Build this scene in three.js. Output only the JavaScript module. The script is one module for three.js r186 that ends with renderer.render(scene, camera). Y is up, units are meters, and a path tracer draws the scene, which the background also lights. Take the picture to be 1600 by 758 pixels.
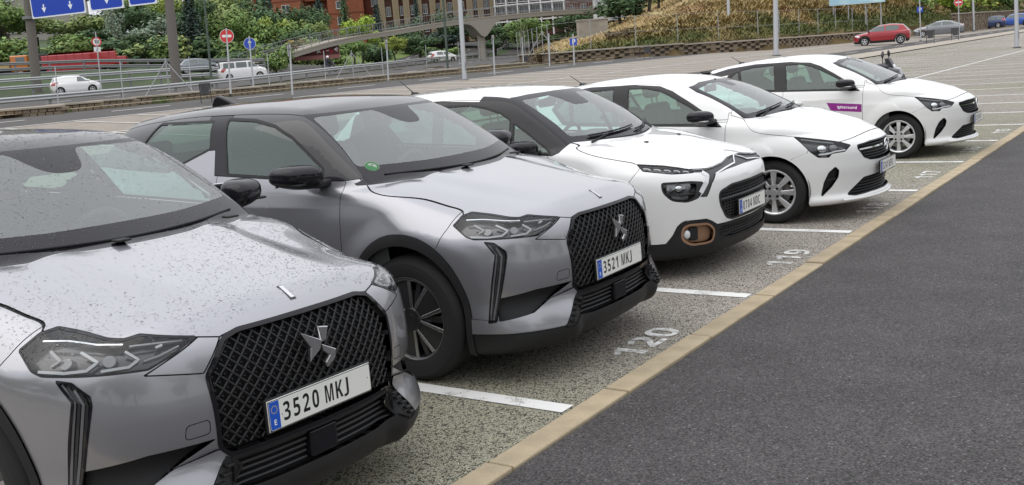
import * as THREE from 'three';
import { mergeGeometries, mergeVertices } from 'three/addons/utils/BufferGeometryUtils.js';
import { RoundedBoxGeometry } from 'three/addons/geometries/RoundedBoxGeometry.js';
import { FontLoader } from 'three/addons/loaders/FontLoader.js';
import { edgeTable, triTable } from 'three/addons/objects/MarchingCubes.js';

// ---------- camera, sky, sun, exposure ----------
const D2R = Math.PI / 180;
const scene = new THREE.Scene();
const camera = new THREE.PerspectiveCamera(2 * Math.atan(379 / 1612.4) / D2R, 1024 / 485, 0.1, 2500);
camera.rotation.order = 'YXZ';
camera.position.set(0, 1.7, 0);
camera.rotation.set(-10.23 * D2R, 34.78 * D2R, -4.5156 * D2R);
const SUN = new THREE.Vector3(-0.35, 1.0, 0.35).normalize();
{
  const w = 128, h = 64, px = new Float32Array(w * h * 4);
  for (let j = 0; j < h; j++) {
    const el = ((j + 0.5) / h - 0.5) * Math.PI, s = Math.max(0, Math.sin(el));
    for (let i = 0; i < w; i++) {
      const a = (i / w) * Math.PI * 2, k = (j * w + i) * 4;
      const cloud = 0.05 * Math.sin(3 * a + 5 * el + 1) * Math.cos(4 * el + 2 * a) + 0.035 * Math.sin(7 * a - 9 * el) * Math.cos(el);
      const L = (0.74 + 0.84 * s) * (1 + cloud);
      px[k] = L * 0.965; px[k + 1] = L * 0.985; px[k + 2] = L * 1.03; px[k + 3] = 1;
    }
  }
  const sky = new THREE.DataTexture(px, w, h, THREE.RGBAFormat, THREE.FloatType);
  sky.mapping = THREE.EquirectangularReflectionMapping; sky.magFilter = THREE.LinearFilter; sky.wrapS = THREE.RepeatWrapping; sky.needsUpdate = true;
  scene.background = sky; scene.environment = sky;
}
const sun = new THREE.DirectionalLight(0xfff4e8, 0.55);
sun.position.copy(SUN).multiplyScalar(90); sun.castShadow = true; sun.shadow.radius = 110;
sun.shadow.mapSize.set(2048, 2048);
Object.assign(sun.shadow.camera, { left: -60, right: 60, top: 60, bottom: -60, near: 1, far: 250 });
sun.target.position.set(-10, 0, -20); sun.position.add(sun.target.position); scene.add(sun, sun.target);
const EXPOSURE = 1.12;

// ---------- helpers ----------
let seed = 12345;
const rnd = () => { seed |= 0; seed = seed + 0x6D2B79F5 | 0; let t = Math.imul(seed ^ seed >>> 15, 1 | seed); t = t + Math.imul(t ^ t >>> 7, 61 | t) ^ t; return ((t ^ t >>> 14) >>> 0) / 4294967296; };
const rr = (a, b) => a + (b - a) * rnd();
const used = {};
function numbered(n) { const k = used[n] = (used[n] ?? -1) + 1; return k ? `${n}_${String(k).padStart(3, '0')}` : n; }
function tag(o, label, category, group, kind) {
  if (label) o.userData.label = label;
  if (category) o.userData.category = category;
  if (group) o.userData.group = group;
  if (kind) o.userData.kind = kind;
  return o;
}
function thing(name, label, category, pos = [0, 0, 0], turn = 0, group) {
  const o = new THREE.Group(); o.name = numbered(name); scene.add(o); o.position.set(...pos); o.rotation.y = turn;
  return tag(o, label, category, group);
}
function mesh(name, geo, m, parent, pos) {
  if (Array.isArray(geo)) geo = mergeGeometries(geo.map(g => { const q = g.index ? g.toNonIndexed() : g; for (const k of Object.keys(q.attributes)) if (!['position', 'normal', 'uv'].includes(k)) q.deleteAttribute(k); if (!q.attributes.uv) q.setAttribute('uv', new THREE.Float32BufferAttribute(q.attributes.position.count * 2, 2)); return q; }));
  const o = new THREE.Mesh(geo, m); o.name = parent && parent !== scene ? name : numbered(name); o.castShadow = o.receiveShadow = true;
  if (pos) o.position.set(...pos);
  (parent || scene).add(o); return o;
}
const lin = (r, g, b) => new THREE.Color().setRGB(r, g, b);
const std = (c, rough, o = {}) => new THREE.MeshStandardMaterial({ color: Array.isArray(c) ? lin(...c) : c, roughness: rough, ...o });
const phy = (c, rough, o = {}) => new THREE.MeshPhysicalMaterial({ color: Array.isArray(c) ? lin(...c) : c, roughness: rough, ...o });
const box = (w, h, d, x = 0, y = 0, z = 0) => new THREE.BoxGeometry(w, h, d).translate(x, y, z);
const rbox = (w, h, d, r, x = 0, y = 0, z = 0, seg = 2) => new RoundedBoxGeometry(w, h, d, seg, r).translate(x, y, z);
function rod(a, b, r0, r1 = r0, seg = 8) {            // a round bar between two points
  const A = new THREE.Vector3(...a), B = new THREE.Vector3(...b), d = B.clone().sub(A), g = new THREE.CylinderGeometry(r1, r0, d.length(), seg);
  g.applyQuaternion(new THREE.Quaternion().setFromUnitVectors(new THREE.Vector3(0, 1, 0), d.clone().normalize()));
  return g.translate(...A.add(B).multiplyScalar(.5).toArray());
}
function tube(pts, r, seg = 24, rs = 6, closed = false) { return new THREE.TubeGeometry(new THREE.CatmullRomCurve3(pts.map(p => new THREE.Vector3(...p)), closed, 'centripetal'), seg, r, rs, closed); }
function dataTex(n, fn, srgb, wrap = true) {           // fn(u, v) -> [r, g, b] in 0..1
  const px = new Uint8Array(n * n * 4);
  for (let j = 0; j < n; j++) for (let i = 0; i < n; i++) { const c = fn(i, j, n), k = (j * n + i) * 4; px[k] = c[0] * 255; px[k + 1] = c[1] * 255; px[k + 2] = c[2] * 255; px[k + 3] = 255; }
  const t = new THREE.DataTexture(px, n, n); t.magFilter = THREE.LinearFilter; t.minFilter = THREE.LinearMipmapLinearFilter; t.generateMipmaps = true;
  if (wrap) t.wrapS = t.wrapT = THREE.RepeatWrapping; if (srgb) t.colorSpace = THREE.SRGBColorSpace; t.needsUpdate = true; return t;
}
function hash2(i, j, s = 0) { let h = Math.imul(i, 374761393) + Math.imul(j, 668265263) + Math.imul(s, 1274126177) | 0; h = Math.imul(h ^ h >>> 13, 1274126177); return ((h ^ h >>> 16) >>> 0) / 4294967296; }
function vnoise(x, y, per, s = 0) {                    // periodic value noise
  const i = Math.floor(x), j = Math.floor(y), u = x - i, v = y - j, m = (a) => ((a % per) + per) % per, a = u * u * (3 - 2 * u), b = v * v * (3 - 2 * v);
  const h = (p, q) => hash2(m(p), m(q), s);
  return (h(i, j) * (1 - a) + h(i + 1, j) * a) * (1 - b) + (h(i, j + 1) * (1 - a) + h(i + 1, j + 1) * a) * b;
}
const fbm = (u, v, f, oct, s = 0) => { let t = 0, a = 0.5, w = 0; for (let k = 0; k < oct; k++) { t += a * vnoise(u * f, v * f, f, s + k); w += a; a *= 0.55; f *= 2; } return t / w; };
// ---------- curves and car shells (a car's own axes: x forward from the front axle, y up from the ground, z to its right) ----------
function sp(pts, sig = 0.03) {                       // smooth curve through points, tabulated
  const n = pts.length, x0 = pts[0][0], x1 = pts[n - 1][0], N = 240, d = [], m = [];
  for (let i = 0; i < n - 1; i++) d.push((pts[i + 1][1] - pts[i][1]) / (pts[i + 1][0] - pts[i][0]));
  for (let i = 0; i < n; i++) m.push(i === 0 ? d[0] : i === n - 1 ? d[n - 2] : d[i - 1] * d[i] <= 0 ? 0 : 2 * d[i - 1] * d[i] / (d[i - 1] + d[i]));
  const raw = (x) => {
    if (x <= x0) return pts[0][1] + (x - x0) * m[0];
    if (x >= x1) return pts[n - 1][1] + (x - x1) * m[n - 1];
    let i = 0; while (x > pts[i + 1][0]) i++;
    const h = pts[i + 1][0] - pts[i][0], t = (x - pts[i][0]) / h, t2 = t * t, t3 = t2 * t;
    return (2 * t3 - 3 * t2 + 1) * pts[i][1] + (t3 - 2 * t2 + t) * h * m[i] + (3 * t2 - 2 * t3) * pts[i + 1][1] + (t3 - t2) * h * m[i + 1];
  };
  const st = (x1 - x0) / N, tab = new Float64Array(N + 7);
  for (let i = 0; i < N + 7; i++) {
    const x = x0 + (i - 3) * st; let s = 0, w = 0;
    for (let k = -4; k <= 4; k++) { const g = Math.exp(-k * k / 5); s += g * raw(x + k * sig / 2.2); w += g; }
    tab[i] = s / w;
  }
  return (x) => {
    let u = (x - x0) / st + 3; u = u < 1 ? 1 : u > N + 4.999 ? N + 4.999 : u;
    const i = Math.floor(u), t = u - i, a = 1 - t;
    return (a * a * a * tab[i - 1] + (3 * t * t * t - 6 * t * t + 4) * tab[i] + (3 * a * a * a - 6 * a * a + 4) * tab[i + 1] + t * t * t * tab[i + 2]) / 6;
  };
}
const smax = (a, b, k) => { const h = k - Math.abs(a - b); return Math.max(a, b) + (h > 0 ? h * h / (4 * k) : 0); };
const smin = (a, b, k) => -smax(-a, -b, k);
const sstep = (a, b, x) => { const t = Math.min(1, Math.max(0, (x - a) / (b - a))); return t * t * (3 - 2 * t); };
const bell = (x, w) => Math.exp(-x * x / (w * w));

function shellOf(s) {                                // s holds curves; returns f(x, y, z), negative inside the skin
  return (x, y, z) => {
    z = Math.abs(z);
    const top = y - (s.deck(x) - s.crown(x) * Math.pow(z / 0.75, s.crownPow || 2.4)) - (s.hoodLine ? s.hoodLine(x, z) : 0);
    let side = z - (s.wide(x) + s.sect(y));
    if (s.sideLine) side -= s.sideLine(x, y);
    const front = 0.85 * (x - (s.nose(y) - s.nosePlan(z)) - (s.noseLine ? s.noseLine(y, z) : 0)), rear = 0.85 * (s.tail(y) + s.tailPlan(z) - x);
    let low = smax(top, side, s.kTop(x));
    low = smax(low, front, s.kNose); low = smax(low, rear, 0.1);
    low = smax(low, s.under(x) - y, 0.04);
    const roof = y - (s.roof(x) - s.roofCrown * z * z), gs = 0.92 * (z - s.glassZ(y) - s.glassPlan(x));
    const ws = s.wsN * (x - s.ws(y) + s.wsCurve * z * z), rw = 0.8 * (s.rw(y) + 0.22 * z * z - x);
    let g = smax(roof, gs, s.kRoof); g = smax(g, ws, 0.035); g = smax(g, rw, 0.06);
    g = smax(g, (s.under(x) + 0.3) - y, 0.02);
    return smin(low, g, s.kBelt || 0.02);
  };
}
const arches = (x, y, x1, r) => { const a = Math.hypot(x, y - r), b = Math.hypot(x - x1, y - r); return Math.min(a, b); };

const DS = {                                          // silver compact crossover
  deck: sp([[-3.35, 1.1], [-2.4, 1.115], [-1.3, 1.1], [-.5, 1.085], [-.2, 1.08], [.1, 1.035], [.4, .982], [.65, .93], [.78, .89], [.9, .83]], .05),
  crown: sp([[-3.3, .05], [-.5, .03], [-.2, .035], [.1, .075], [.35, .115], [.6, .105], [.8, .07]], .05), crownPow: 2.6,
  hoodLine: (x, z) => (-0.007 * bell(z - (.5 - .1 * (x + .2)), .07) + .005 * bell(z - (.36 - .1 * (x + .2)), .07)) * sstep(-.5, -.1, x) * sstep(.85, .1, x),
  wide: sp([[-3.3, .78], [-3.0, .85], [-2.5, .888], [-1.8, .88], [-1.2, .872], [-.5, .872], [0, .888], [.3, .88], [.55, .85]], .06),
  sect: sp([[.15, -.06], [.3, -.02], [.5, 0], [.7, .002], [.85, -.006], [1.0, -.03], [1.12, -.062], [1.25, -.12]], .03),
  sideLine: (x, y) => 0.02 * sstep(.17, 0, Math.abs(arches(x, y, -2.558, .345) - .42)) - .012 * bell(y - .48, .12) * sstep(-.25, -.6, x) * sstep(-2.3, -1.9, x),
  nose: sp([[.14, .68], [.2, .79], [.27, .825], [.34, .815], [.45, .83], [.6, .83], [.72, .815], [.82, .785], [.9, .73]], .025),
  noseLine: (y, z) => (.044 * sstep(.47, .31, y) - .018 * bell(y - .44, .07)) * sstep(.36, .48, z),
  nosePlan: sp([[0, 0], [.2, .01], [.35, .03], [.46, .055], [.58, .105], [.68, .165], [.76, .24], [.82, .33], [.87, .5], [.9, .72]], .03),
  tail: sp([[.2, -3.1], [.45, -3.25], [.7, -3.28], [.95, -3.22], [1.15, -3.08]], .04),
  tailPlan: sp([[0, 0], [.5, .04], [.7, .12], [.8, .25], [.88, .5]], .04),
  kTop: sp([[-3.3, .08], [-.6, .05], [-.2, .1], [.2, .17], [.8, .17]], .1), kNose: .07,
  under: sp([[-3.3, .26], [-2.9, .2], [.5, .17], [.85, .18]], .05),
  roof: sp([[-3.1, 1.39], [-2.6, 1.474], [-2.2, 1.516], [-1.75, 1.536], [-1.35, 1.534], [-1.0, 1.514], [-.75, 1.47], [-.3, 1.37]], .08), roofCrown: .1,
  glassZ: sp([[.95, .885], [1.08, .845], [1.2, .79], [1.35, .715], [1.48, .635], [1.55, .58]], .03),
  glassPlan: sp([[-3.2, -.17], [-2.8, -.09], [-2.3, -.025], [-1.7, 0], [-1.1, .0], [-.7, -.025], [-.35, -.075], [0, -.16]], .05),
  ws: sp([[.95, .06], [1.08, -.13], [1.2, -.32], [1.35, -.57], [1.47, -.795], [1.55, -.96]], .05), wsN: .52, wsCurve: .36,
  rw: sp([[1.0, -3.12], [1.15, -3.02], [1.35, -2.78], [1.46, -2.68], [1.55, -2.62]], .03), kRoof: .13, r: .345, x1: -2.558,
};
const C3 = {                                          // white small hatchback with a high nose and split lamps
  deck: sp([[-3.3, .98], [-2.4, .99], [-1.3, .98], [-.5, .985], [-.2, 1.0], [.1, .975], [.4, .925], [.6, .88], [.72, .84], [.85, .76]], .05),
  crown: sp([[-3.3, .05], [-.5, .01], [-.2, .015], [.1, .055], [.35, .1], [.6, .1], [.8, .09]], .05),
  hoodLine: (x, z) => -0.01 * bell(z - .5, .08) * sstep(-.4, -.1, x) * sstep(.7, .4, x),
  wide: sp([[-3.2, .76], [-2.9, .83], [-2.5, .862], [-1.8, .86], [-1.2, .855], [-.5, .86], [0, .872], [.3, .866], [.55, .83]], .06),
  sect: sp([[.15, -.05], [.3, -.015], [.5, 0], [.65, 0], [.8, -.012], [.95, -.04], [1.1, -.085], [1.25, -.14]], .03),
  sideLine: (x, y) => 0.016 * sstep(.15, 0, Math.abs(arches(x, y, -2.539, .316) - .39)),
  nose: sp([[.12, .66], [.17, .77], [.24, .815], [.35, .825], [.48, .835], [.6, .84], [.7, .83], [.78, .80], [.84, .75], [.9, .66]], .025),
  nosePlan: sp([[0, 0], [.2, .012], [.4, .04], [.52, .08], [.64, .15], [.72, .22], [.79, .33], [.84, .47], [.88, .68]], .03),
  tail: sp([[.2, -3.0], [.45, -3.12], [.7, -3.14], [.95, -3.06], [1.15, -2.95]], .04),
  tailPlan: sp([[0, 0], [.5, .04], [.7, .12], [.8, .26], [.87, .5]], .04),
  kTop: sp([[-3.3, .08], [-.6, .05], [-.2, .1], [.2, .16], [.8, .18]], .1), kNose: .1,
  under: sp([[-3.3, .22], [.5, .15], [.85, .15]], .05),
  roof: sp([[-3.0, 1.34], [-2.5, 1.405], [-2.0, 1.446], [-1.5, 1.456], [-1.1, 1.438], [-.8, 1.39], [-.4, 1.3]], .08), roofCrown: .12,
  glassZ: sp([[.85, .865], [.98, .825], [1.1, .765], [1.25, .69], [1.38, .62], [1.48, .56]], .03),
  glassPlan: sp([[-3.1, -.16], [-2.7, -.07], [-2.2, -.02], [-1.6, 0], [-1.1, .0], [-.7, -.02], [-.35, -.06], [0, -.14]], .05),
  ws: sp([[.9, .04], [1.0, -.12], [1.15, -.36], [1.28, -.6], [1.39, -.82], [1.48, -1.0]], .05), wsN: .52, wsCurve: .34,
  rw: sp([[.95, -2.98], [1.1, -2.86], [1.3, -2.68], [1.4, -2.6], [1.5, -2.55]], .03), kRoof: .12, r: .316, x1: -2.539,
};
const CO = {                                          // white small hatchback with slim grille
  deck: sp([[-3.3, .94], [-2.4, .95], [-1.3, .935], [-.5, .945], [-.2, .97], [.1, .93], [.4, .86], [.6, .79], [.72, .735], [.85, .65]], .05),
  crown: sp([[-3.3, .05], [-.5, .01], [-.2, .015], [.1, .04], [.35, .075], [.6, .085], [.8, .085]], .05),
  hoodLine: (x, z) => -0.008 * bell(z - (.42 - .12 * x), .07) * sstep(-.4, -.1, x) * sstep(.75, .5, x),
  wide: sp([[-3.25, .76], [-2.95, .83], [-2.5, .868], [-1.8, .868], [-1.2, .862], [-.5, .866], [0, .88], [.3, .872], [.55, .83]], .06),
  sect: sp([[.14, -.06], [.3, -.02], [.45, -.004], [.6, 0], [.72, -.006], [.74, -.012], [.85, -.03], [1.0, -.075], [1.2, -.15]], .02),
  sideLine: (x, y) => 0.014 * sstep(.14, 0, Math.abs(arches(x, y, -2.538, .3) - .36)) - .012 * bell(y - .5, .1) * sstep(-.35, -.7, x) * sstep(-2.2, -1.9, x),
  nose: sp([[.12, .62], [.165, .76], [.2, .785], [.25, .75], [.35, .765], [.5, .79], [.6, .79], [.67, .775], [.73, .73], [.8, .62]], .018),
  nosePlan: sp([[0, 0], [.2, .02], [.36, .06], [.5, .13], [.62, .215], [.7, .3], [.77, .41], [.82, .52], [.87, .7]], .03),
  tail: sp([[.2, -3.1], [.45, -3.22], [.7, -3.24], [.9, -3.18], [1.1, -3.05]], .04),
  tailPlan: sp([[0, 0], [.5, .04], [.7, .12], [.8, .26], [.87, .5]], .04),
  kTop: sp([[-3.3, .08], [-.6, .05], [-.2, .09], [.2, .15], [.8, .16]], .1), kNose: .08,
  under: sp([[-3.3, .22], [-2.9, .16], [.5, .15], [.85, .14]], .05),
  roof: sp([[-3.0, 1.2], [-2.75, 1.27], [-2.4, 1.328], [-1.95, 1.375], [-1.5, 1.393], [-1.15, 1.37], [-.9, 1.32], [-.5, 1.23]], .08), roofCrown: .13,
  glassZ: sp([[.8, .865], [.92, .825], [1.05, .755], [1.2, .675], [1.32, .605], [1.4, .55]], .03),
  glassPlan: sp([[-3.1, -.2], [-2.7, -.1], [-2.2, -.03], [-1.6, 0], [-1.1, .0], [-.7, -.02], [-.35, -.06], [0, -.14]], .05),
  ws: sp([[.86, .06], [.96, -.08], [1.08, -.32], [1.2, -.58], [1.32, -.86], [1.4, -1.05]], .05), wsN: .48, wsCurve: .34,
  rw: sp([[.9, -3.12], [1.05, -3.0], [1.2, -2.84], [1.3, -2.76], [1.4, -2.7]], .03), kRoof: .12, r: .3, x1: -2.538,
};
// ---------- car kit: mesh a shell, cut it into panels along drawn outlines ----------
function meshShell(f, cell, b = [-3.6, 1.1, 0.0, 1.66, 1.0]) {   // triangles of the right half as arrays of 3 x (position, normal)
  const nx = Math.ceil((b[1] - b[0]) / cell), ny = Math.ceil((b[3] - b[2]) / cell), nz = Math.ceil(b[4] / cell);
  const X = (i) => b[0] + i * cell, Y = (j) => b[2] + j * cell, Z = (k) => k * cell, sx = (ny + 1) * (nz + 1), sy = nz + 1;
  const v = new Float32Array((nx + 1) * sx);
  for (let i = 0; i <= nx; i++) for (let j = 0; j <= ny; j++) for (let k = 0; k <= nz; k++) v[i * sx + j * sy + k] = f(X(i), Y(j), Z(k));
  const grad = (p) => { const e = .0015, x = p[0], y = p[1], z = p[2]; return [f(x + e, y, z) - f(x - e, y, z), f(x, y + e, z) - f(x, y - e, z), z < e ? 0 : f(x, y, z + e) - f(x, y, z - e)].map(d => d / (2 * e)); };
  const co = [[0, 0, 0], [1, 0, 0], [1, 1, 0], [0, 1, 0], [0, 0, 1], [1, 0, 1], [1, 1, 1], [0, 1, 1]], ed = [[0, 1], [1, 2], [3, 2], [0, 3], [4, 5], [5, 6], [7, 6], [4, 7], [0, 4], [1, 5], [2, 6], [3, 7]];
  const at = new Map(), tris = [];
  const vert = (i, j, k, e) => {
    const a = co[ed[e][0]], c = co[ed[e][1]], ia = (i + a[0]) * sx + (j + a[1]) * sy + k + a[2], ic = (i + c[0]) * sx + (j + c[1]) * sy + k + c[2], key = Math.min(ia, ic) * 4 + (c[0] !== a[0] ? 0 : c[1] !== a[1] ? 1 : 2);
    let r = at.get(key); if (r) return r;
    const t = v[ia] / (v[ia] - v[ic]), p = [X(i + a[0] + t * (c[0] - a[0])), Y(j + a[1] + t * (c[1] - a[1])), Z(k + a[2] + t * (c[2] - a[2]))];
    for (let q = 0; q < 3; q++) { const g = grad(p), d = f(...p), l = g[0] * g[0] + g[1] * g[1] + g[2] * g[2]; if (l < .04) break; const s = Math.max(-.01, Math.min(.01, d / Math.sqrt(l))) / Math.sqrt(l); p[0] -= g[0] * s; p[1] -= g[1] * s; p[2] = Math.max(0, p[2] - g[2] * s); }
    const g = grad(p), l = Math.hypot(...g) || 1; r = [...p, g[0] / l, g[1] / l, g[2] / l]; at.set(key, r); return r;
  };
  for (let i = 0; i < nx; i++) for (let j = 0; j < ny; j++) for (let k = 0; k < nz; k++) {
    let c = 0; for (let q = 0; q < 8; q++) if (v[(i + co[q][0]) * sx + (j + co[q][1]) * sy + k + co[q][2]] < 0) c |= 1 << q;
    if (!edgeTable[c]) continue;
    for (let q = c * 16; triTable[q] !== -1; q += 3) {
      const A = vert(i, j, k, triTable[q]), B = vert(i, j, k, triTable[q + 1]), C = vert(i, j, k, triTable[q + 2]);
      const ux = B[0] - A[0], uy = B[1] - A[1], uz = B[2] - A[2], wx = C[0] - A[0], wy = C[1] - A[1], wz = C[2] - A[2];
      const n = [uy * wz - uz * wy, uz * wx - ux * wz, ux * wy - uy * wx]; if (Math.hypot(...n) < 1e-10) continue;
      tris.push(n[0] * A[3] + n[1] * A[4] + n[2] * A[5] < 0 ? [...A, ...C, ...B] : [...A, ...B, ...C]);
    }
  }
  return tris;
}
function roundPoly(pts, r) {                            // corners eased with short curves
  const out = [], n = pts.length;
  for (let i = 0; i < n; i++) {
    const p = pts[i], a = pts[(i + n - 1) % n], b = pts[(i + 1) % n], la = Math.hypot(a[0] - p[0], a[1] - p[1]), lb = Math.hypot(b[0] - p[0], b[1] - p[1]), ra = Math.min(p[2] ?? r, la * .48) / la, rb = Math.min(p[2] ?? r, lb * .48) / lb;
    for (let k = 0; k <= 4; k++) { const t = k / 4, s = 1 - t; out.push([0, 1].map(d => s * s * (p[d] + (a[d] - p[d]) * ra) + 2 * s * t * p[d] + t * t * (p[d] + (b[d] - p[d]) * rb))); }
  }
  return out;
}
function polyD(pts, r = 0) {                            // signed distance to a polygon, negative inside
  if (r) pts = roundPoly(pts, r);
  const n = pts.length, xs = pts.map(p => p[0]), ys = pts.map(p => p[1]), x0 = Math.min(...xs), x1 = Math.max(...xs), y0 = Math.min(...ys), y1 = Math.max(...ys);
  return (x, y) => {
    const far = Math.max(x0 - x, x - x1, y0 - y, y - y1); if (far > .1) return far;
    let d = 1e9, inside = false;
    for (let i = 0, j = n - 1; i < n; j = i++) {
      const ax = xs[j], ay = ys[j], bx = xs[i], by = ys[i], ex = bx - ax, ey = by - ay, px = x - ax, py = y - ay, t = Math.max(0, Math.min(1, (px * ex + py * ey) / (ex * ex + ey * ey || 1)));
      const q = (px - t * ex) ** 2 + (py - t * ey) ** 2; if (q < d) d = q;
      if ((by > y) !== (ay > y) && x < (ax - bx) * (y - by) / (ay - by) + bx) inside = !inside;
    }
    return inside ? -Math.sqrt(d) : Math.sqrt(d);
  };
}
const lineF = (pts) => (x) => { if (x <= pts[0][0]) return pts[0][1]; for (let i = 1; i < pts.length; i++) if (x <= pts[i][0]) return pts[i - 1][1] + (pts[i][1] - pts[i - 1][1]) * (x - pts[i - 1][0]) / (pts[i][0] - pts[i - 1][0]); return pts[pts.length - 1][1]; };
const DG = Math.SQRT1_2;
const onS = (pts, r) => { const d = polyD(pts, r); return (x, y, z, nx, ny, nz) => Math.max(d(x, y), .3 - z, (.3 - nz) * .2); };
const onF = (pts, r, cond) => { const d = polyD(pts, r); return (x, y, z, nx) => Math.max(d(z, y), .2 - x); };
const onD = (pts, r) => { const d = polyD(pts, r); return (x, y, z) => Math.max(d((x - z) * DG, y), -x - .1); };
const lerp6 = (t, i, j, s) => { const o = []; for (let k = 0; k < 6; k++) o.push(t[i * 6 + k] + (t[j * 6 + k] - t[i * 6 + k]) * s); return o; };
function clip(t, ga, gb, gc, lo, hi) {                  // splits one triangle by g = 0
  const g = [ga, gb, gc], A = [], B = [];
  for (let i = 0; i < 3; i++) {
    const j = (i + 1) % 3, p = t.slice(i * 6, i * 6 + 6);
    (g[i] < 0 ? A : B).push(p);
    if ((g[i] < 0) !== (g[j] < 0)) { const m = lerp6(t, i, j, g[i] / (g[i] - g[j])); A.push(m); B.push(m); }
  }
  for (const [P, out] of [[A, lo], [B, hi]]) for (let k = 2; k < P.length; k++) out.push([...P[0], ...P[k - 1], ...P[k]]);
}
function cut(list, g, w = 0, fine = .007) {             // -> in (g < -w), seam (|g| < w), rest
  const out = { in: [], seam: [], rest: [] };
  const ev = (t, i) => g(t[i * 6], t[i * 6 + 1], t[i * 6 + 2], t[i * 6 + 3], t[i * 6 + 4], t[i * 6 + 5]);
  const go = (t, ga, gb, gc, depth) => {
    const e = Math.sqrt(Math.max((t[0] - t[6]) ** 2 + (t[1] - t[7]) ** 2 + (t[2] - t[8]) ** 2, (t[6] - t[12]) ** 2 + (t[7] - t[13]) ** 2 + (t[8] - t[14]) ** 2, (t[0] - t[12]) ** 2 + (t[1] - t[13]) ** 2 + (t[2] - t[14]) ** 2));
    const lo = Math.min(ga, gb, gc), hi = Math.max(ga, gb, gc);
    if (lo > w + e || (lo > w && e < fine)) return out.rest.push(t);
    if (hi < -w - e || (hi < -w && e < fine)) return out.in.push(t);
    if (e > fine && depth < 3) {
      const m = [lerp6(t, 0, 1, .5), lerp6(t, 1, 2, .5), lerp6(t, 2, 0, .5)], p = [t.slice(0, 6), t.slice(6, 12), t.slice(12, 18)], gm = m.map(q => g(...q));
      go([...p[0], ...m[0], ...m[2]], ga, gm[0], gm[2], depth + 1); go([...m[0], ...p[1], ...m[1]], gm[0], gb, gm[1], depth + 1);
      go([...m[2], ...m[1], ...p[2]], gm[2], gm[1], gc, depth + 1); go([...m[0], ...m[1], ...m[2]], gm[0], gm[1], gm[2], depth + 1); return;
    }
    if (w === 0) return clip(t, ga, gb, gc, out.in, out.rest);
    const mid = []; clip(t, ga + w, gb + w, gc + w, out.in, mid);
    for (const q of mid) clip(q, ev(q, 0) - w, ev(q, 1) - w, ev(q, 2) - w, out.seam, out.rest);
  };
  for (const t of list) go(t, ev(t, 0), ev(t, 1), ev(t, 2), 0);
  return out;
}
function rim(list, g, w, depth) {                       // the walls round a recess: from the cut edge inward
  const out = [], onEdge = (t, i) => Math.abs(g(t[i * 6], t[i * 6 + 1], t[i * 6 + 2], t[i * 6 + 3], t[i * 6 + 4], t[i * 6 + 5]) + w) < 5e-4;
  for (const t of list) {
    const e = [0, 1, 2].map(i => onEdge(t, i));
    for (let i = 0; i < 3; i++) {
      const j = (i + 1) % 3; if (!e[i] || !e[j] || (t[i * 6 + 2] < 1e-5 && t[j * 6 + 2] < 1e-5)) continue;
      const a = t.slice(i * 6, i * 6 + 6), b = t.slice(j * 6, j * 6 + 6), k = (3 - i - j), c = t.slice(k * 6, k * 6 + 3), n = [c[0] - a[0], c[1] - a[1], c[2] - a[2]], l = Math.hypot(...n) || 1;
      const N = n.map(q => q / l), in_ = (p) => [p[0] - p[3] * depth, p[1] - p[4] * depth, p[2] - p[5] * depth, ...N], P = (p) => [p[0], p[1], p[2], ...N];
      out.push([...P(a), ...in_(b), ...P(b)], [...P(a), ...in_(a), ...in_(b)]);
    }
  }
  return out;
}
function soupGeo(list, off = 0, side = 1) {             // side: 1 right, -1 its mirror image, 0 both
  const sides = side === 0 ? [1, -1] : [side], n = list.length * 3 * sides.length, P = new Float32Array(n * 3), N = new Float32Array(n * 3), U = new Float32Array(n * 2); let q = 0;
  for (const s of sides) for (const t of list) for (let i = 0; i < 3; i++) {
    const k = (s > 0 ? i : 2 - i) * 6, x = t[k] + t[k + 3] * off, y = t[k + 1] + t[k + 4] * off, z = (t[k + 2] + t[k + 5] * off) * s;
    P.set([x, y, z], q * 3); N.set([t[k + 3], t[k + 4], t[k + 5] * s], q * 3); U.set(Math.abs(t[k + 5]) > .7 ? [x, y] : Math.abs(t[k + 3]) > .7 ? [z, y] : [x, z], q * 2); q++;
  }
  const g = new THREE.BufferGeometry(); g.setAttribute('position', new THREE.BufferAttribute(P, 3)); g.setAttribute('normal', new THREE.BufferAttribute(N, 3)); g.setAttribute('uv', new THREE.BufferAttribute(U, 2));
  return g;
}
// points on a shell: from the front, the side, above, or the front corner
function prober(f) {
  const bis = (p, hi, lo) => { for (let k = 0; k < 40; k++) { const m = (hi + lo) / 2; f(...p(m)) < 0 ? lo = m : hi = m; } return p(lo); };
  const first = (p, hi, lo, n = 60) => { for (let k = 1; k <= n; k++) { const m = hi + (lo - hi) * k / n; if (f(...p(m)) < 0) return bis(p, hi + (lo - hi) * (k - 1) / n, m); } return p(lo); };
  const nor = (p) => { const e = .003, [x, y, z] = p, g = [f(x + e, y, z) - f(x - e, y, z), f(x, y + e, z) - f(x, y - e, z), f(x, y, z + e) - f(x, y, z - e)], l = Math.hypot(...g) || 1; return g.map(q => q / l); };
  return {
    nor, front: (z, y) => first(x => [x, y, z], 1.1, -1.3, 120), side: (x, y, s = 1) => first(z => [x, y, z * s], 1.1, .2), top: (x, z) => first(y => [x, y, z], 1.7, .5),
    diag: (u, y, s = 1) => first(v => [(v + u) * DG, y, (v - u) * DG * s], 1.6, .4),
  };
}
const lift = (pr, p, d) => { const n = pr.nor(p); return [p[0] + n[0] * d, p[1] + n[1] * d, p[2] + n[2] * d]; };
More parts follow.
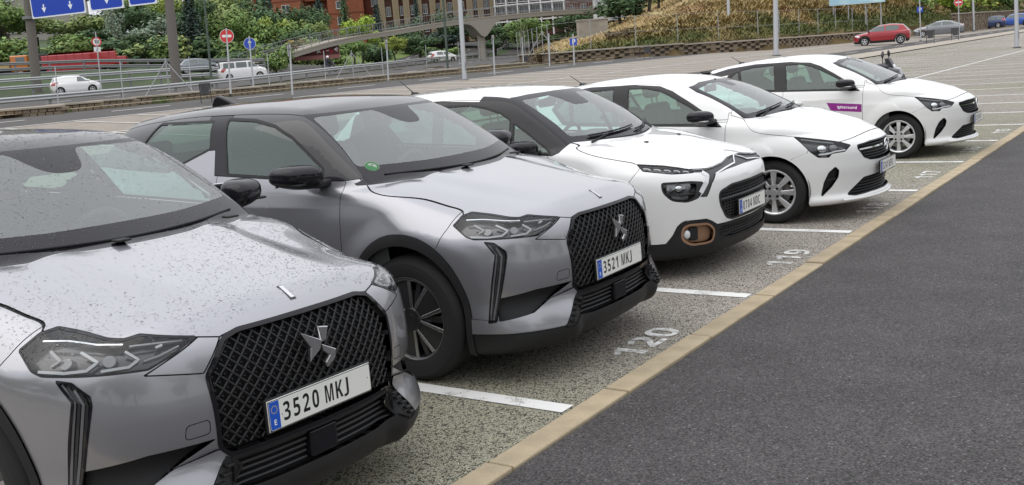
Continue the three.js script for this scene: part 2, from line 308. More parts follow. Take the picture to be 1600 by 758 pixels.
function ribbon(pr, pts, w, h, off, steps = 6) {        // a raised strip following points on the shell; w across, h proud
  const P = [], idx = [], fine = [];
  for (let i = 0; i < pts.length - 1; i++) for (let k = 0; k < steps; k++) fine.push(pts[i].map((v, d) => v + (pts[i + 1][d] - v) * k / steps));
  fine.push(pts[pts.length - 1]);
  const V = fine.map(p => new THREE.Vector3(...p)), pos = [];
  for (let i = 0; i < V.length; i++) {
    const t = V[Math.min(i + 1, V.length - 1)].clone().sub(V[Math.max(i - 1, 0)]).normalize(), n = new THREE.Vector3(...pr.nor(fine[i])), s = t.clone().cross(n).normalize(), ww = Array.isArray(w) ? w[0] + (w[1] - w[0]) * i / (V.length - 1) : w;
    for (const [a, b] of [[-.5, off], [-.5, off + h], [.5, off + h], [.5, off]]) { const q = V[i].clone().addScaledVector(s, a * ww).addScaledVector(n, b); pos.push(q.x, q.y, q.z); }
  }
  for (let i = 0; i < V.length - 1; i++) for (let k = 0; k < 4; k++) { const a = i * 4 + k, b = i * 4 + (k + 1) % 4; idx.push(a, b, a + 4, b, b + 4, a + 4); }
  const e = (V.length - 1) * 4; idx.push(0, 2, 1, 0, 3, 2, e, e + 1, e + 2, e, e + 2, e + 3);
  const g = new THREE.BufferGeometry(); g.setAttribute('position', new THREE.Float32BufferAttribute(pos, 3)); g.setIndex(idx);
  const o = g.toNonIndexed(); o.computeVertexNormals(); return o;
}
const flipZ = (g) => { const o = (g.index ? g.toNonIndexed() : g.clone()), p = o.attributes.position, n = o.attributes.normal; for (let i = 0; i < p.count; i++) { p.setZ(i, -p.getZ(i)); n.setZ(i, -n.getZ(i)); } for (const k of Object.keys(o.attributes)) { const a = o.attributes[k]; for (let i = 0; i < a.count; i += 3) for (let d = 0; d < a.itemSize; d++) { const t = a.array[(i + 1) * a.itemSize + d]; a.array[(i + 1) * a.itemSize + d] = a.array[(i + 2) * a.itemSize + d]; a.array[(i + 2) * a.itemSize + d] = t; } } return o; };

function patch(pr, rowF, nu, nv, off, s = 1) {           // a thin sheet that lies on the flank: rowF(u, v) -> [x, y]
  const P = [], U = [], idx = [];
  for (let j = 0; j <= nv; j++) for (let i = 0; i <= nu; i++) { const [x, y] = rowF(i / nu, j / nv), p = lift(pr, pr.side(x, y, s), off); P.push(...p); U.push(i / nu, j / nv); }
  for (let j = 0; j < nv; j++) for (let i = 0; i < nu; i++) { const a = j * (nu + 1) + i, b = a + 1, c = a + nu + 1; idx.push(a, b, c + 1, a, c + 1, c); }
  const g = new THREE.BufferGeometry(); g.setAttribute('position', new THREE.Float32BufferAttribute(P, 3)); g.setAttribute('uv', new THREE.Float32BufferAttribute(U, 2)); g.setIndex(idx); g.computeVertexNormals(); return g;
}
// ---------- materials of the cars ----------
const flake = dataTex(256, (i, j) => { const v = .82 + .18 * hash2(i, j, 5); return [v, v, v]; }, false); flake.repeat.set(12, 12);
const M = {
  silver: phy([.34, .34, .364], .30, { metalness: .68, clearcoat: 1, clearcoatRoughness: .03 }),
  white: phy([.80, .80, .79], .42, { clearcoat: 1, clearcoatRoughness: .04 }),
  blackGloss: phy([.012, .011, .014], .4, { clearcoat: .7, clearcoatRoughness: .03, specularIntensity: 0 }),
  plastic: std([.009, .009, .010], .58), plasticSoft: std([.024, .024, .026], .5), rubber: std([.014, .014, .015], .7), dark: std([.006, .006, .007], .8),
  tyre: std([.013, .013, .0135], .85), chrome: std([.75, .75, .76], .12, { metalness: 1 }), satin: std([.62, .62, .64], .28, { metalness: 1 }),
  alloy: std([.72, .72, .73], .3, { metalness: .8 }), alloyDark: phy([.02, .02, .022], .35, { clearcoat: .8, clearcoatRoughness: .1 }),
  steel: std([.3, .29, .28], .4, { metalness: .9 }), bronze: std([.36, .21, .13], .42, { metalness: .35 }),
  glass: phy([.48, .70, .62], .0, { transmission: .9, thickness: 0, ior: 1.6 }), screen: phy([.74, .88, .85], .0, { transmission: .955, thickness: 0, ior: 2.1 }), privacy: phy([.36, .52, .46], .0, { transmission: .92, thickness: 0, ior: 1.65 }),
  lens: phy([.96, .97, .97], .0, { transmission: 1, thickness: 0, ior: 1.45 }),
  lampBlack: phy([.02, .02, .022], .25, { clearcoat: .6 }), lampChrome: std([.7, .71, .73], .16, { metalness: 1 }), lampWhite: phy([.72, .73, .75], .2, { clearcoat: 1 }), lampGrey: phy([.12, .12, .13], .25, { clearcoat: 1 }), amber: phy([.5, .42, .16], .2, { clearcoat: 1 }),
  grille: std([.006, .006, .007], .5), lampDim: phy([.30, .31, .32], .25, { clearcoat: 1 }), trimGrey: std([.06, .06, .063], .5), roofGrey: phy([.014, .013, .015], .4, { specularIntensity: .25, clearcoat: .9, clearcoatRoughness: .05 }), cabin: std([.07, .076, .075], .85), seat: std([.075, .082, .083], .9), roofLining: std([.25, .25, .26], .95), red: phy([.35, .02, .02], .2, { clearcoat: 1 }),
};
function canvasTex(w, h, draw) { const c = document.createElement('canvas'); c.width = w; c.height = h; draw(c.getContext('2d'), w, h); const t = new THREE.CanvasTexture(c); t.colorSpace = THREE.SRGBColorSpace; t.magFilter = THREE.LinearFilter; t.anisotropy = 8; return t; }
function plateTex(text) {
  return canvasTex(1040, 220, (c, w, h) => {
    c.fillStyle = '#111'; c.fillRect(0, 0, w, h); c.fillStyle = '#e9e9e3'; c.beginPath(); c.roundRect(5, 5, w - 10, h - 10, 16); c.fill();
    c.fillStyle = '#1c57c4'; c.beginPath(); c.roundRect(8, 8, 92, h - 16, [14, 0, 0, 14]); c.fill();
    c.fillStyle = '#e8c92c'; for (let i = 0; i < 12; i++) { const a = i * Math.PI / 6; c.beginPath(); c.arc(54 + 27 * Math.cos(a), 68 + 27 * Math.sin(a), 4.2, 0, 7); c.fill(); }
    c.fillStyle = '#f4f4f0'; c.font = 'bold 56px sans-serif'; c.textAlign = 'center'; c.fillText('E', 54, 182);
    c.fillStyle = '#15151a'; const glyphs = [...text], step = 94; let x = 168;
    for (const g of glyphs) { if (g === ' ') { x += 46; continue; } c.save(); c.translate(x, 176); const m = 84 / 100; c.scale(g === 'M' ? .62 : g === 'W' ? .5 : g === '1' ? .8 : .72, 1.0); c.font = 'bold 188px sans-serif'; if (g === 'J') { c.translate(0, -24); c.scale(1.15, .83); } c.fillText(g, 0, 0); c.restore(); x += step + (g === 'M' || g === 'W' ? 6 : 0); }
    c.fillStyle = '#b9b9b2'; c.beginPath(); c.arc(122, h / 2 + 12, 8, 0, 7); c.fill(); c.beginPath(); c.arc(w - 34, h / 2, 8, 0, 7); c.fill();
  });
}
function plate(car, text, x, y, tilt, w = .52, h = .11) {
  const t = plateTex(text), b = new THREE.Group(); b.name = 'licence_plate'; b.position.set(x, y, 0); b.rotation.set(0, Math.PI / 2, 0); car.add(b); b.rotation.order = 'YXZ'; b.rotation.x = tilt;
  mesh('plate_holder', rbox(w + .012, h + .012, .012, .004, 0, 0, -.008), M.plastic, b);
  mesh('plate_base', rbox(w, h, .004, .0015, 0, 0, 0), std([.75, .75, .72], .4), b);
  mesh('plate_print', new THREE.PlaneGeometry(w - .004, h - .004).translate(0, 0, .0035), phy(0xffffff, .38, { map: t }), b);
}
// ---------- wheels ----------
function wheel(car, o) {                                // part: wheel > tyre, rim, spokes, hub_cap, brake_disc, wheel_bolt
  const R = o.R, r = o.rim, w = o.w / 2, g = new THREE.Group(); g.name = 'wheel';
  const prof = [[r - .012, -w * .82], [r + .006, -w * .92], [r + (R - r) * .35, -w * 1.02], [r + (R - r) * .7, -w * 1.0], [R - .022, -w * .93], [R - .008, -w * .82], [R, -w * .66]];
  for (const q of [-.4, 0, .4]) prof.push([R, (q - .06) * w * 1.3], [R - .008, (q - .05) * w * 1.3], [R - .008, (q + .05) * w * 1.3], [R, (q + .06) * w * 1.3]);
  prof.push([R, w * .66], [R - .008, w * .82], [R - .022, w * .93], [r + (R - r) * .72, w * 1.0], [r + (R - r) * .7, w * 1.012], [r + (R - r) * .45, w * 1.02], [r + (R - r) * .43, w * 1.008], [r + (R - r) * .2, w * .985], [r + .006, w * .92], [r - .012, w * .82]);
  mesh('tyre', new THREE.LatheGeometry(prof.map(p => new THREE.Vector2(p[0], p[1])), 72).rotateX(Math.PI / 2), M.tyre, g);
  mesh('rim', new THREE.LatheGeometry([[r - .03, -w * .9], [r - .028, w * .45], [r - .02, w * .78], [r - .01, w * .9], [r, w * .93], [r + .004, w * .88]].map(p => new THREE.Vector2(p[0], p[1])), 72).rotateX(Math.PI / 2), o.rimMat || M.alloy, g);
  mesh('brake_disc', [new THREE.CylinderGeometry(r * .66, r * .66, .02, 40).rotateX(Math.PI / 2).translate(0, 0, w * .1), new THREE.CylinderGeometry(r * .3, r * .33, .05, 30).rotateX(Math.PI / 2).translate(0, 0, w * .2)], M.steel, g);
  mesh('brake_caliper', rbox(.07, .16, .07, .015, -r * .55, .03, w * .16), M.dark, g);
  o.spokes(g, r, w); return g;
}
function prism(pts, z0, z1, bev = .003) {
  const s = new THREE.Shape(pts.map(p => new THREE.Vector2(...p)));
  return new THREE.ExtrudeGeometry(s, { depth: z1 - z0 - 2 * bev, bevelEnabled: true, bevelThickness: bev, bevelSize: bev * .8, bevelSegments: 2, curveSegments: 6 }).translate(0, 0, z0 + bev);
}
const dish = (g, k, r) => { const p = g.attributes.position; for (let i = 0; i < p.count; i++) { const q = Math.hypot(p.getX(i), p.getY(i)) / r; p.setZ(i, p.getZ(i) - k * q * q + k * .3 * q); } g.computeVertexNormals(); return g; };
function spokesDS(g, r, w) {
  for (let i = 0; i < 5; i++) {
    const a = i * Math.PI * 2 / 5 + .35;
    const wide = prism([[-.022, .045], [.022, .045], [.075, r - .012], [.0, r - .006], [-.075, r - .012]], w * .62, w * .8, .004); mesh('spoke', dish(wide.rotateZ(a), .012, r), M.alloyDark, g);
    for (const s of [-1, 1]) mesh('spoke_edge', dish(prism([[s * .021, .05], [s * .033, .05], [s * .088, r - .012], [s * .068, r - .01]].map(p => p), w * .74, w * .835, .002).rotateZ(a), .012, r), M.satin, g);
    const thin = prism([[-.01, .05], [.01, .05], [.016, r - .01], [-.016, r - .01]], w * .5, w * .68, .003); mesh('spoke', dish(thin.rotateZ(a + Math.PI / 5), .012, r), M.alloyDark, g);
  }
  mesh('hub_cap', [new THREE.CylinderGeometry(.03, .034, .02, 30).rotateX(Math.PI / 2).translate(0, 0, w * .82), new THREE.CylinderGeometry(.062, .07, .05, 30).rotateX(Math.PI / 2).translate(0, 0, w * .66)], M.alloyDark, g);
  for (let i = 0; i < 5; i++) { const a = i * Math.PI * 2 / 5 + .35 + Math.PI / 5; mesh('wheel_bolt', new THREE.CylinderGeometry(.009, .009, .02, 6).rotateX(Math.PI / 2).translate(.05 * Math.sin(a), .05 * Math.cos(a), w * .78), M.steel, g); }
}
function spokesCorsa(g, r, w) {
  for (let i = 0; i < 8; i++) {
    const a = i * Math.PI / 4;
    mesh('spoke', dish(prism([[-.012, .03], [.012, .03], [.013, .08], [.026, r - .008], [-.026, r - .008], [-.013, .08]], w * .6, w * .86, .005).rotateZ(a), .016, r), M.alloy, g);
  }
  mesh('hub_cap', [new THREE.CylinderGeometry(.03, .033, .02, 30).rotateX(Math.PI / 2).translate(0, 0, w * .86), new THREE.CylinderGeometry(.07, .078, .04, 30).rotateX(Math.PI / 2).translate(0, 0, w * .68)], M.alloy, g);
  for (let i = 0; i < 4; i++) { const a = i * Math.PI / 2 + Math.PI / 4; mesh('wheel_bolt', new THREE.CylinderGeometry(.013, .013, .012, 12).rotateX(Math.PI / 2).translate(.05 * Math.sin(a), .05 * Math.cos(a), w * .85), M.dark, g); }
}
function putWheels(car, S, o, track) {
  const first = wheel(car, o);
  [[0, 1], [S.x1, 1], [0, -1], [S.x1, -1]].forEach(([x, s], i) => { const q = i ? first.clone() : first; q.position.set(x, o.R, s * track); if (s < 0) q.rotation.y = Math.PI; q.rotation.z = i * .7; car.add(q); });
}
// ---------- inside of a car ----------
function cabin(car, S, f, o) {
  const g = new THREE.Group(); g.name = 'cabin'; car.add(g);
  const seatAt = (x, z, tall = true) => {
    const back = rbox(.13, .58, .46, .06, 0, .29, 0, 3).rotateZ(.28).translate(x - .22, o.seatY + .06, z), base = rbox(.5, .15, .48, .06, x, o.seatY, z, 3);
    mesh('seat', [back, base], M.seat, g);
    mesh('headrest', [rbox(.11, .19, .27, .05, 0, 0, 0, 3).rotateZ(.18).translate(x - .43, o.seatY + .77, z), rod([x - .4, o.seatY + .7, z - .06], [x - .38, o.seatY + .58, z - .06], .007), rod([x - .4, o.seatY + .7, z + .06], [x - .38, o.seatY + .58, z + .06], .007)], M.seat, g);
  };
  seatAt(o.frontX, .36); seatAt(o.frontX, -.36);
  mesh('rear_seat', [rbox(.14, .56, 1.2, .05, 0, .28, 0, 3).rotateZ(.34).translate(o.frontX - 1.12, o.seatY + .04, 0), rbox(.5, .16, 1.22, .05, o.frontX - .9, o.seatY - .02, 0, 3)], M.seat, g);
  for (const z of [-.38, .38]) mesh('headrest', rbox(.09, .16, .27, .04, o.frontX - 1.34, o.seatY + .66, z, 3), M.seat, g);
  const d = o.dashY;
  mesh('dashboard', [rbox(.42, .2, 1.3, .07, -.62, d - .12, 0, 3), rbox(.5, .08, 1.26, .03, -.36, d - .08, 0, 2), rbox(.2, .09, .42, .04, -.75, d - .0, -.36, 3), rbox(.5, .3, .22, .06, -.95, d - .42, 0, 2)], M.cabin, g);
  mesh('infotainment_screen', rbox(.02, .15, .26, .006, -.84, d - .02, .02), M.blackGloss, g);
  mesh('steering_wheel', [new THREE.TorusGeometry(.178, .0155, 10, 36).rotateY(Math.PI / 2).rotateZ(-.42).translate(-.98, d - .06, -.37), rbox(.05, .12, .13, .03, -.96, d - .07, -.37, 2), rbox(.02, .035, .34, .01, -.965, d - .05, -.37)], M.cabin, g);
  mesh('floor_pan', [box(3.0, .03, 1.42, -1.6, .3, 0), box(.04, .55, 1.4, -.2, .58, 0), box(.75, .03, 1.2, -2.75, o.shelfY, 0)], M.cabin, g);
  mesh('inner_mirror', [rbox(.04, .07, .24, .018, o.mirrorX, o.mirrorY, 0, 3), rod([o.mirrorX + .02, o.mirrorY + .03, 0], [o.mirrorX + .06, o.mirrorY + .09, 0], .012)], M.cabin, g);
  const inner = meshShell((x, y, z) => f(x, y, z) + .045, .045, [-3.4, -.12, .28, 1.6, .95]).filter(t => { const c = [0, 1, 2, 3, 4, 5].map(k => (t[k] + t[6 + k] + t[12 + k]) / 3); return !o.windows.some(q => q(c[0], c[1], c[2], c[3], c[4], c[5]) < .012); });
  mesh('cabin_lining', soupGeo(inner, 0, 0), M.cabin, g);
}
// ---------- cutting a shell into named parts ----------
function carver(car, f, cell) {
  const c = { rest: meshShell(f, cell) };
  c.take = (g, w = 0, fine) => { const r = cut(c.rest, g, w, fine); c.rest = r.rest; return r; };
  c.both = (name, list, m, off = 0, parent = car) => list.length ? mesh(name, soupGeo(list, off, 0), m, parent) : null;
  c.pair = (name, list, m, off = 0, parent = car) => list.length ? [1, -1].map(s => mesh(name, soupGeo(list, off, s), m, parent)) : null;
  c.gap = (list) => c.seams.push(...list); c.seams = [];
  c.panel = (name, g, m, pair, w = .0022) => { const r = c.take(g, w); c.gap(r.seam); (pair ? c.pair : c.both)(name, [...r.in, ...rim(r.in, g, w, .008)], m); return r; };
  c.recess = (name, g, m, depth, pair, edge = 0, edgeMat, edgeName = 'surround', edgeOff = .002) => {  // a hollow with walls; the floor takes m
    const r = c.take(g, edge); const wall = rim(r.in, g, edge, depth);
    (pair ? c.pair : c.both)(name, [...r.in.map(t => { const q = t.slice(); for (let i = 0; i < 3; i++) for (let k = 0; k < 3; k++) q[i * 6 + k] -= t[i * 6 + 3 + k] * depth; return q; }), ...wall], m);
    if (edge) (pair ? c.pair : c.both)(edgeName, r.seam, edgeMat, edgeOff);
    return r;
  };
  c.finish = () => c.both('seam', c.seams, M.dark, -.006);
  return c;
}
function archParts(c, S, o) {                           // wheel openings with liners and, if asked, plastic cladding
  const el = (x, y, cx, rx, ry, cy) => (Math.hypot((x - cx) / rx, (y - cy) / ry) - 1) * Math.min(rx, ry);
  const hole = (grow) => (x, y, z) => Math.max(Math.min(...[0, S.x1].map(cx => y < S.r ? Math.abs(x - cx + .004) - o.rx - grow : el(x, y, cx - .004, o.rx + grow, o.ry + grow * (o.tall ?? 1), S.r))), .42 - z);
  c.take(hole(0));
  if (o.clad) { const g = hole(o.clad), r = c.take(g, .0); c.pair('arch_cladding', [...r.in, ...rim(r.in, hole(0), 0, .03)], M.plastic, .007); }
  else { const r = c.take(hole(.012)); c.pair('wheel_arch_edge', [...r.in, ...rim(r.in, hole(0), 0, .03)], o.mat, 0); }
  for (const cx of [0, S.x1]) for (const s of [1, -1]) {
    const a0 = -.42, top = new THREE.CylinderGeometry(1, 1, .46, 24, 1, true, a0 + Math.PI / 2, Math.PI - 2 * a0).rotateX(Math.PI / 2).rotateZ(Math.PI / 2 * 0);
    const sh = []; for (let i = 0; i <= 24; i++) { const t = -.45 + (Math.PI + .9) * i / 24; sh.push([cx - .004 + (o.rx + .014) * Math.cos(t), S.r + (o.ry + .014) * Math.sin(t)]); }
    const P = [], I = [];
    sh.forEach(([x, y], i) => { const yy = Math.max(y, .2); P.push(x, yy, s * .30, x, yy, s * .80); if (i) { const q = i * 2; I.push(q - 2, q - 1, q, q, q - 1, q + 1); } });
    const m = P.length / 3; P.push(cx, S.r, s * .30); for (let i = 1; i < sh.length; i++) I.push(m, i * 2, i * 2 - 2);
    const g = new THREE.BufferGeometry(); g.setAttribute('position', new THREE.Float32BufferAttribute(P, 3)); g.setIndex(I); const q = g.toNonIndexed(); q.computeVertexNormals(); mesh('wheel_arch_liner', q, M.dark, c.car);
  }
}
// ---------- things that every car here carries ----------
function mirrors(car, x, y, z, sx, sy, sz, m, band) {
  for (const s of [1, -1]) {
    const g = new THREE.Group(); g.name = 'door_mirror'; car.add(g); const fl = (q) => s > 0 ? q : flipZ(q);
    const b = new THREE.SphereGeometry(1, 32, 20), p = b.attributes.position, q = (v, e) => Math.sign(v) * Math.pow(Math.abs(v), e);
    for (let i = 0; i < p.count; i++) { let X = q(p.getX(i), .75), Y = q(p.getY(i), .7); const Z = q(p.getZ(i), .65); if (X < 0) X *= .55; Y *= (1 - .12 * Z) * (Y > 0 ? 1 : 1 - .25 * Math.max(0, Z)); p.setXYZ(i, X * sx - .04 * Z, Y * sy + .008 * Z, Z * sz); }
    b.computeVertexNormals(); mesh('mirror_shell', fl(b.clone().translate(x, y, z)), m, g);
    mesh('mirror_band', fl(rbox(sx * 1.3, .012, sz * 1.6, .005, x + .03, y - sy * .5, z - .01)), band, g);
    mesh('mirror_glass', fl(rbox(.006, sy * 1.45, sz * 1.6, .003, 0, 0, 0).rotateY(.3).translate(x - sx * .62, y, z)), M.chrome, g);
    mesh('mirror_arm', fl(rbox(.1, .04, .15, .016, x + .06, y - sy * .75, z - sz - .01)), M.plastic, g);
  }
}
function wipers(car, pr, list, y0) {
  for (const [z0, z1, dy] of list) {
    const n = 8, a = []; for (let i = 0; i <= n; i++) { const z = z0 + (z1 - z0) * i / n, p = pr.front(z, y0(z) + dy * i / n); a.push(lift(pr, p, .016)); }
    mesh('wiper', [tube(a, .0065, 16, 6), tube(a.map(p => [p[0] + .012, p[1] - .012, p[2]]), .004, 16, 5), rod([a[0][0] + .05, a[0][1] - .05, a[0][2] + .04], a[4], .009, .006)], M.rubber, car);
  }
}
function mast(car, x, y, dx, dy) { mesh('roof_antenna', [rod([x, y + .01, 0], [x + dx, y + dy, 0], .005, .003), new THREE.SphereGeometry(1, 16, 10).scale(.05, .018, .025).translate(x + .01, y + .004, 0), rod([x + .005, y + .008, 0], [x + dx * .18, y + dy * .18, 0], .012, .007)], M.rubber, car); }
const sink = (list, d) => list.map(t => { const q = t.slice(); for (let i = 0; i < 3; i++) for (let k = 0; k < 3; k++) q[i * 6 + k] -= t[i * 6 + 3 + k] * d; return q; });
// ---------- silver crossover ----------
function buildDS() {
  const S = DS, f = shellOf(S), pr = prober(f), car = new THREE.Group();
  const c = carver(car, f, .018); c.car = car;
  archParts(c, S, { rx: .372, ry: .412, clad: .036, tall: 1.75, mat: M.plastic });
  // glass
  const wsPoly = (k) => polyD([[-.8, 1.03], [.8, 1.03], [.735 - k, 1.098 + k * 1.1], [.66 - k, 1.26], [.597 - k, 1.452 - k], [-.597 + k, 1.452 - k], [-.66 + k, 1.26], [-.735 + k, 1.098 + k * 1.1]].map(p => [p[0], p[1] < 1.06 ? 1.06 : p[1]]), .02);
  const wsG = (d) => (x, y, z, nx) => Math.max(d(z, y), -1.25 - x, x - .05, (.2 - nx) * .2);
  const w0 = wsG(wsPoly(0)), scr = c.take(w0, .0);
  const frit = polyD([[-.705, 1.155], [-.3, 1.143], [.3, 1.143], [.705, 1.155], [.652, 1.26], [.585, 1.432], [.16, 1.44], [.1, 1.365], [.05, 1.345], [-.05, 1.345], [-.1, 1.365], [-.16, 1.44], [-.585, 1.432], [-.652, 1.26]], .03);
  const cl = cut(scr.in, (x, y, z) => frit(z, y)); c.both('windscreen', cl.in, M.screen); c.both('windscreen_border', cl.rest, M.blackGloss);
  const fw = onS([[-1.376, 1.128], [-1.0, 1.113], [-.6, 1.1], [-.615, 1.155], [-.758, 1.247], [-.897, 1.331], [-1.075, 1.400], [-1.268, 1.436], [-1.46, 1.447], [-1.52, 1.449]], .012);
  const rwn = onS([[-1.645, 1.44], [-1.585, 1.285], [-1.605, 1.27], [-1.847, 1.182], [-1.93, 1.155], [-2.24, 1.17], [-2.3, 1.3], [-2.2, 1.437]], .012);
  for (const [n, g, m] of [['front_window', fw, M.glass], ['rear_window', rwn, M.privacy]]) { const r = c.take(g, .008); c.pair(n, r.in, m, -.004); c.pair('window_seal', r.seam, M.rubber, .0); }
  const rg = (x, y, z, nx) => Math.max(Math.abs(z) - .56 + (y - 1.2) * .3, 1.16 - y, y - 1.41, x + 2.4, (nx + .25) * .2); { const r = c.take(rg, .01); c.both('rear_windscreen', r.in, M.privacy, -.003); c.both('rear_windscreen_seal', r.seam, M.rubber); }
  // black upper body: roof, pillars; the silver fin of the rear door stays with the door
  const fin = polyD([[-2.0, 1.1], [-1.92, 1.150], [-1.845, 1.178], [-1.6, 1.268], [-1.535, 1.272], [-1.48, 1.1]], .01);
  const beltY = lineF([[-3.4, 1.2], [-2.3, 1.15], [-1.38, 1.118], [-1.0, 1.103], [-.47, 1.086], [-.36, 1.096]]);
  const upper = (x, y, z, nx, ny) => { const b = Math.max(beltY(x) - y, x + .3); return Math.max(b, z > .3 ? -fin(x, y) : -1); };
  const up = c.take(upper, .002); c.gap(up.seam);
  const ditch = (x, y, z, nx, ny) => Math.max(z - .6 - (y - 1.47) * .2, 1.40 - y, -2.66 - x);
  const rf = cut(up.in, ditch, .003); c.gap(rf.seam); c.both('roof', [...rf.in, ...rim(rf.in, ditch, .003, .01)], M.roofGrey);
  const bp = polyD([[-1.71, 1.47], [-1.62, 1.26], [-1.53, 1.1], [-1.36, 1.09], [-1.5, 1.47]], .005), bpl = cut(rf.rest, (x, y, z) => Math.max(bp(x, y), .4 - z), .0015); c.gap(bpl.seam);
  c.pair('door_pillar_trim', bpl.in, M.blackGloss); c.pair('pillar', bpl.rest, M.roofGrey);
  // lower black: inlet, lower grille, lip, sills
  const slot = onF([[.44, .512], [.47, .511], [.645, .507], [.785, .482], [.802, .362], [.676, .386], [.574, .445]], .006);
  const grilleP = [[-.29, .842], [.29, .842], [.355, .826], [.444, .724], [.432, .478], [.405, .445], [-.405, .445], [-.432, .478], [-.444, .724], [-.355, .826]];
  const gg = onF(grilleP, .015), gr = c.recess('grille_backing', gg, M.dark, .036, false, .007, M.blackGloss, 'grille_frame', .004);
  const lowP = [[-.40, .432], [.40, .432], [.365, .39], [.43, .315], [.3, .30], [-.3, .30], [-.43, .315], [-.365, .39]], lg = onF(lowP, .01); c.recess('lower_grille_backing', lg, M.dark, .04, false, .006, M.plastic, 'lower_grille_frame', .002);
  c.recess('side_inlet', slot, M.plastic, .028, true);
  const drlG = onD([[-.222, .775], [-.175, .767], [-.122, .722], [-.120, .693], [-.172, .47], [-.197, .362], [-.234, .357], [-.203, .573], [-.1755, .71]], .005); const drl = c.recess('running_light', drlG, M.lampBlack, .014, true, .004, M.blackGloss, 'running_light_frame', .002);
  const comb = onF([[.395, .444], [.425, .436], [.545, .29], [.49, .284], [.41, .335]], .004); { const r = c.take(comb, .001); c.pair('comb_panel', [...r.in, ...rim(r.in, comb, .001, -.012)], M.plasticSoft, .0); }
  const blade = onF([[.415, .462], [.44, .473], [.574, .445], [.676, .386], [.8, .363], [.875, .385], [.875, .300], [.545, .296], [.425, .436]], .006); { const r = c.take(blade, .0); c.pair('bumper_blade', [...r.in, ...rim(r.in, blade, 0, .03)], M.silver, .010); }
  const lip = (x, y, z) => Math.max(y - lineF([[0, .44], [.42, .44], [.5, .315], [1, .295]])(z), .2 - x - (z > .5 ? .15 : 0)); { const r = c.take(lip, .0); c.both('bumper_lip', r.in, M.plastic, .0); }
  const sill = (x, y) => Math.max(y - .33, -9); { const r = c.take(sill, .001); c.both('sill_cladding', r.in, M.plastic, .004); }
  // lamps
  const HL = [[-.357, .856], [-.300, .896], [-.244, .908], [-.146, .894], [-.065, .879], [-.019, .874], [.03, .881], [.198, .850], [.13, .812], [.0566, .781], [-.081, .785], [-.2715, .790], [-.306, .803]], hg = onD(HL, .006);
  const hl = c.take(hg, .0035); c.pair('headlight_frame', hl.seam, M.blackGloss, -.001);
  for (const s of [1, -1]) {
    const h = new THREE.Group(); h.name = 'headlight'; car.add(h);
    mesh('lens', soupGeo(hl.in, -.001, s), M.lens, h); mesh('housing', soupGeo([...hl.in.map(t => { const q = t.slice(); for (let i = 0; i < 3; i++) for (let k = 0; k < 3; k++) q[i * 6 + k] -= t[i * 6 + 3 + k] * .04; return q; }), ...rim(hl.in, hg, .0035, .04)], 0, s), M.lampBlack, h);
    const D = (u, y) => lift(pr, pr.diag(u, y, s), -.02);
    const strip = (pts, w, m, n = 'light_guide', off = 0, hh = .012) => mesh(n, ribbon(pr, pts.map(p => D(...p)), w, hh, off, 5), m, h);
    strip([[-.285, .882], [-.2, .882], [-.1, .872], [-.02, .866]], .007, M.lampChrome, 'chrome_strip', .002);
    strip([[-.29, .803], [-.2, .799], [-.13, .803], [-.095, .826], [-.15, .857]], .010, M.lampDim); strip([[-.085, .797], [0, .799], [.03, .818], [-.012, .848]], .009, M.lampDim); strip([[-.245, .82], [-.215, .835], [-.255, .86]], .010, M.lampGrey);
    strip([[.045, .81], [.09, .818], [.15, .838]], .006, M.lampGrey); strip([[.08, .845], [.1, .85]], .008, M.lampDim); strip([[.0, .86], [.06, .858], [.16, .852]], .007, M.lampGrey);
    for (const [u, y] of [[-.2, .83], [-.06, .828]]) { const p = D(u, y), n = pr.nor(p), q = new THREE.CylinderGeometry(.02, .026, .03, 20).applyQuaternion(new THREE.Quaternion().setFromUnitVectors(new THREE.Vector3(0, 1, 0), new THREE.Vector3(...n))).translate(p[0] - n[0] * .012, p[1] - n[1] * .012, p[2] - n[2] * .012); mesh('projector', q, M.lampGrey, h); }
    // vertical running light: three stepped bars behind a dark frame
    const q = new THREE.Group(); q.name = 'running_light_bars'; car.add(q);
    for (const [a, m] of [[.1, M.lampGrey], [.38, M.lampBlack], [.62, M.lampGrey], [.85, M.lampBlack]]) {
      const mix = (A, B) => [A[0] + (B[0] - A[0]) * a, A[1] + (B[1] - A[1]) * a], line = [mix([-.215, .768], [-.14, .733]), mix([-.176, .708], [-.125, .695]), mix([-.188, .64], [-.14, .61]), mix([-.203, .56], [-.158, .52]), mix([-.231, .37], [-.2, .37])];
      mesh('light_bar', ribbon(pr, line.map(p => lift(pr, pr.diag(p[0], p[1], s), -.013)), .009, .011, 0, 4), m, q);
    }
  }
  const trim = onF([[.428, .848], [.36, .834], [.452, .735], [.62, .764], [.54, .80]], .004); c.panel('headlight_trim', trim, M.silver, true);
  // panels
  const yF = lineF([[0, .849], [.29, .847], [.365, .833], [.433, .849], [.567, .879], [.616, .874], [.65, .886], [.681, .905], [.728, .898], [.8, .87]]);
  const seamY = sp([[-.42, 1.12], [-.343, 1.081], [-.30, 1.05], [-.195, 1.02], [.011, .990], [.192, .942], [.307, .903], [.33, .85], [.42, .5]], .02);
  const hood = (x, y, z) => Math.max(z > .4 ? seamY(x) - y : -1, z - .84, x > .2 ? yF(z) - y : -1, -.40 - x, .8 - y); c.panel('bonnet', hood, M.silver, false);
  c.panel('tow_cover', onF([[.462, .535], [.462, .583], [.535, .578], [.54, .53]], .015), M.silver, true, .0014);
  const bumperS = lineF([[.60, .265], [.725, .174], [.753, .229], [.845, .27], [1, .3]]); c.panel('front_bumper', (x, y, z) => Math.max(bumperS(y) - x, (y > 1 ? 1 : -1)), M.silver, false);
  c.panel('front_fender', (x, y, z) => Math.max(-.446 - x, .3 - z), M.silver, true);
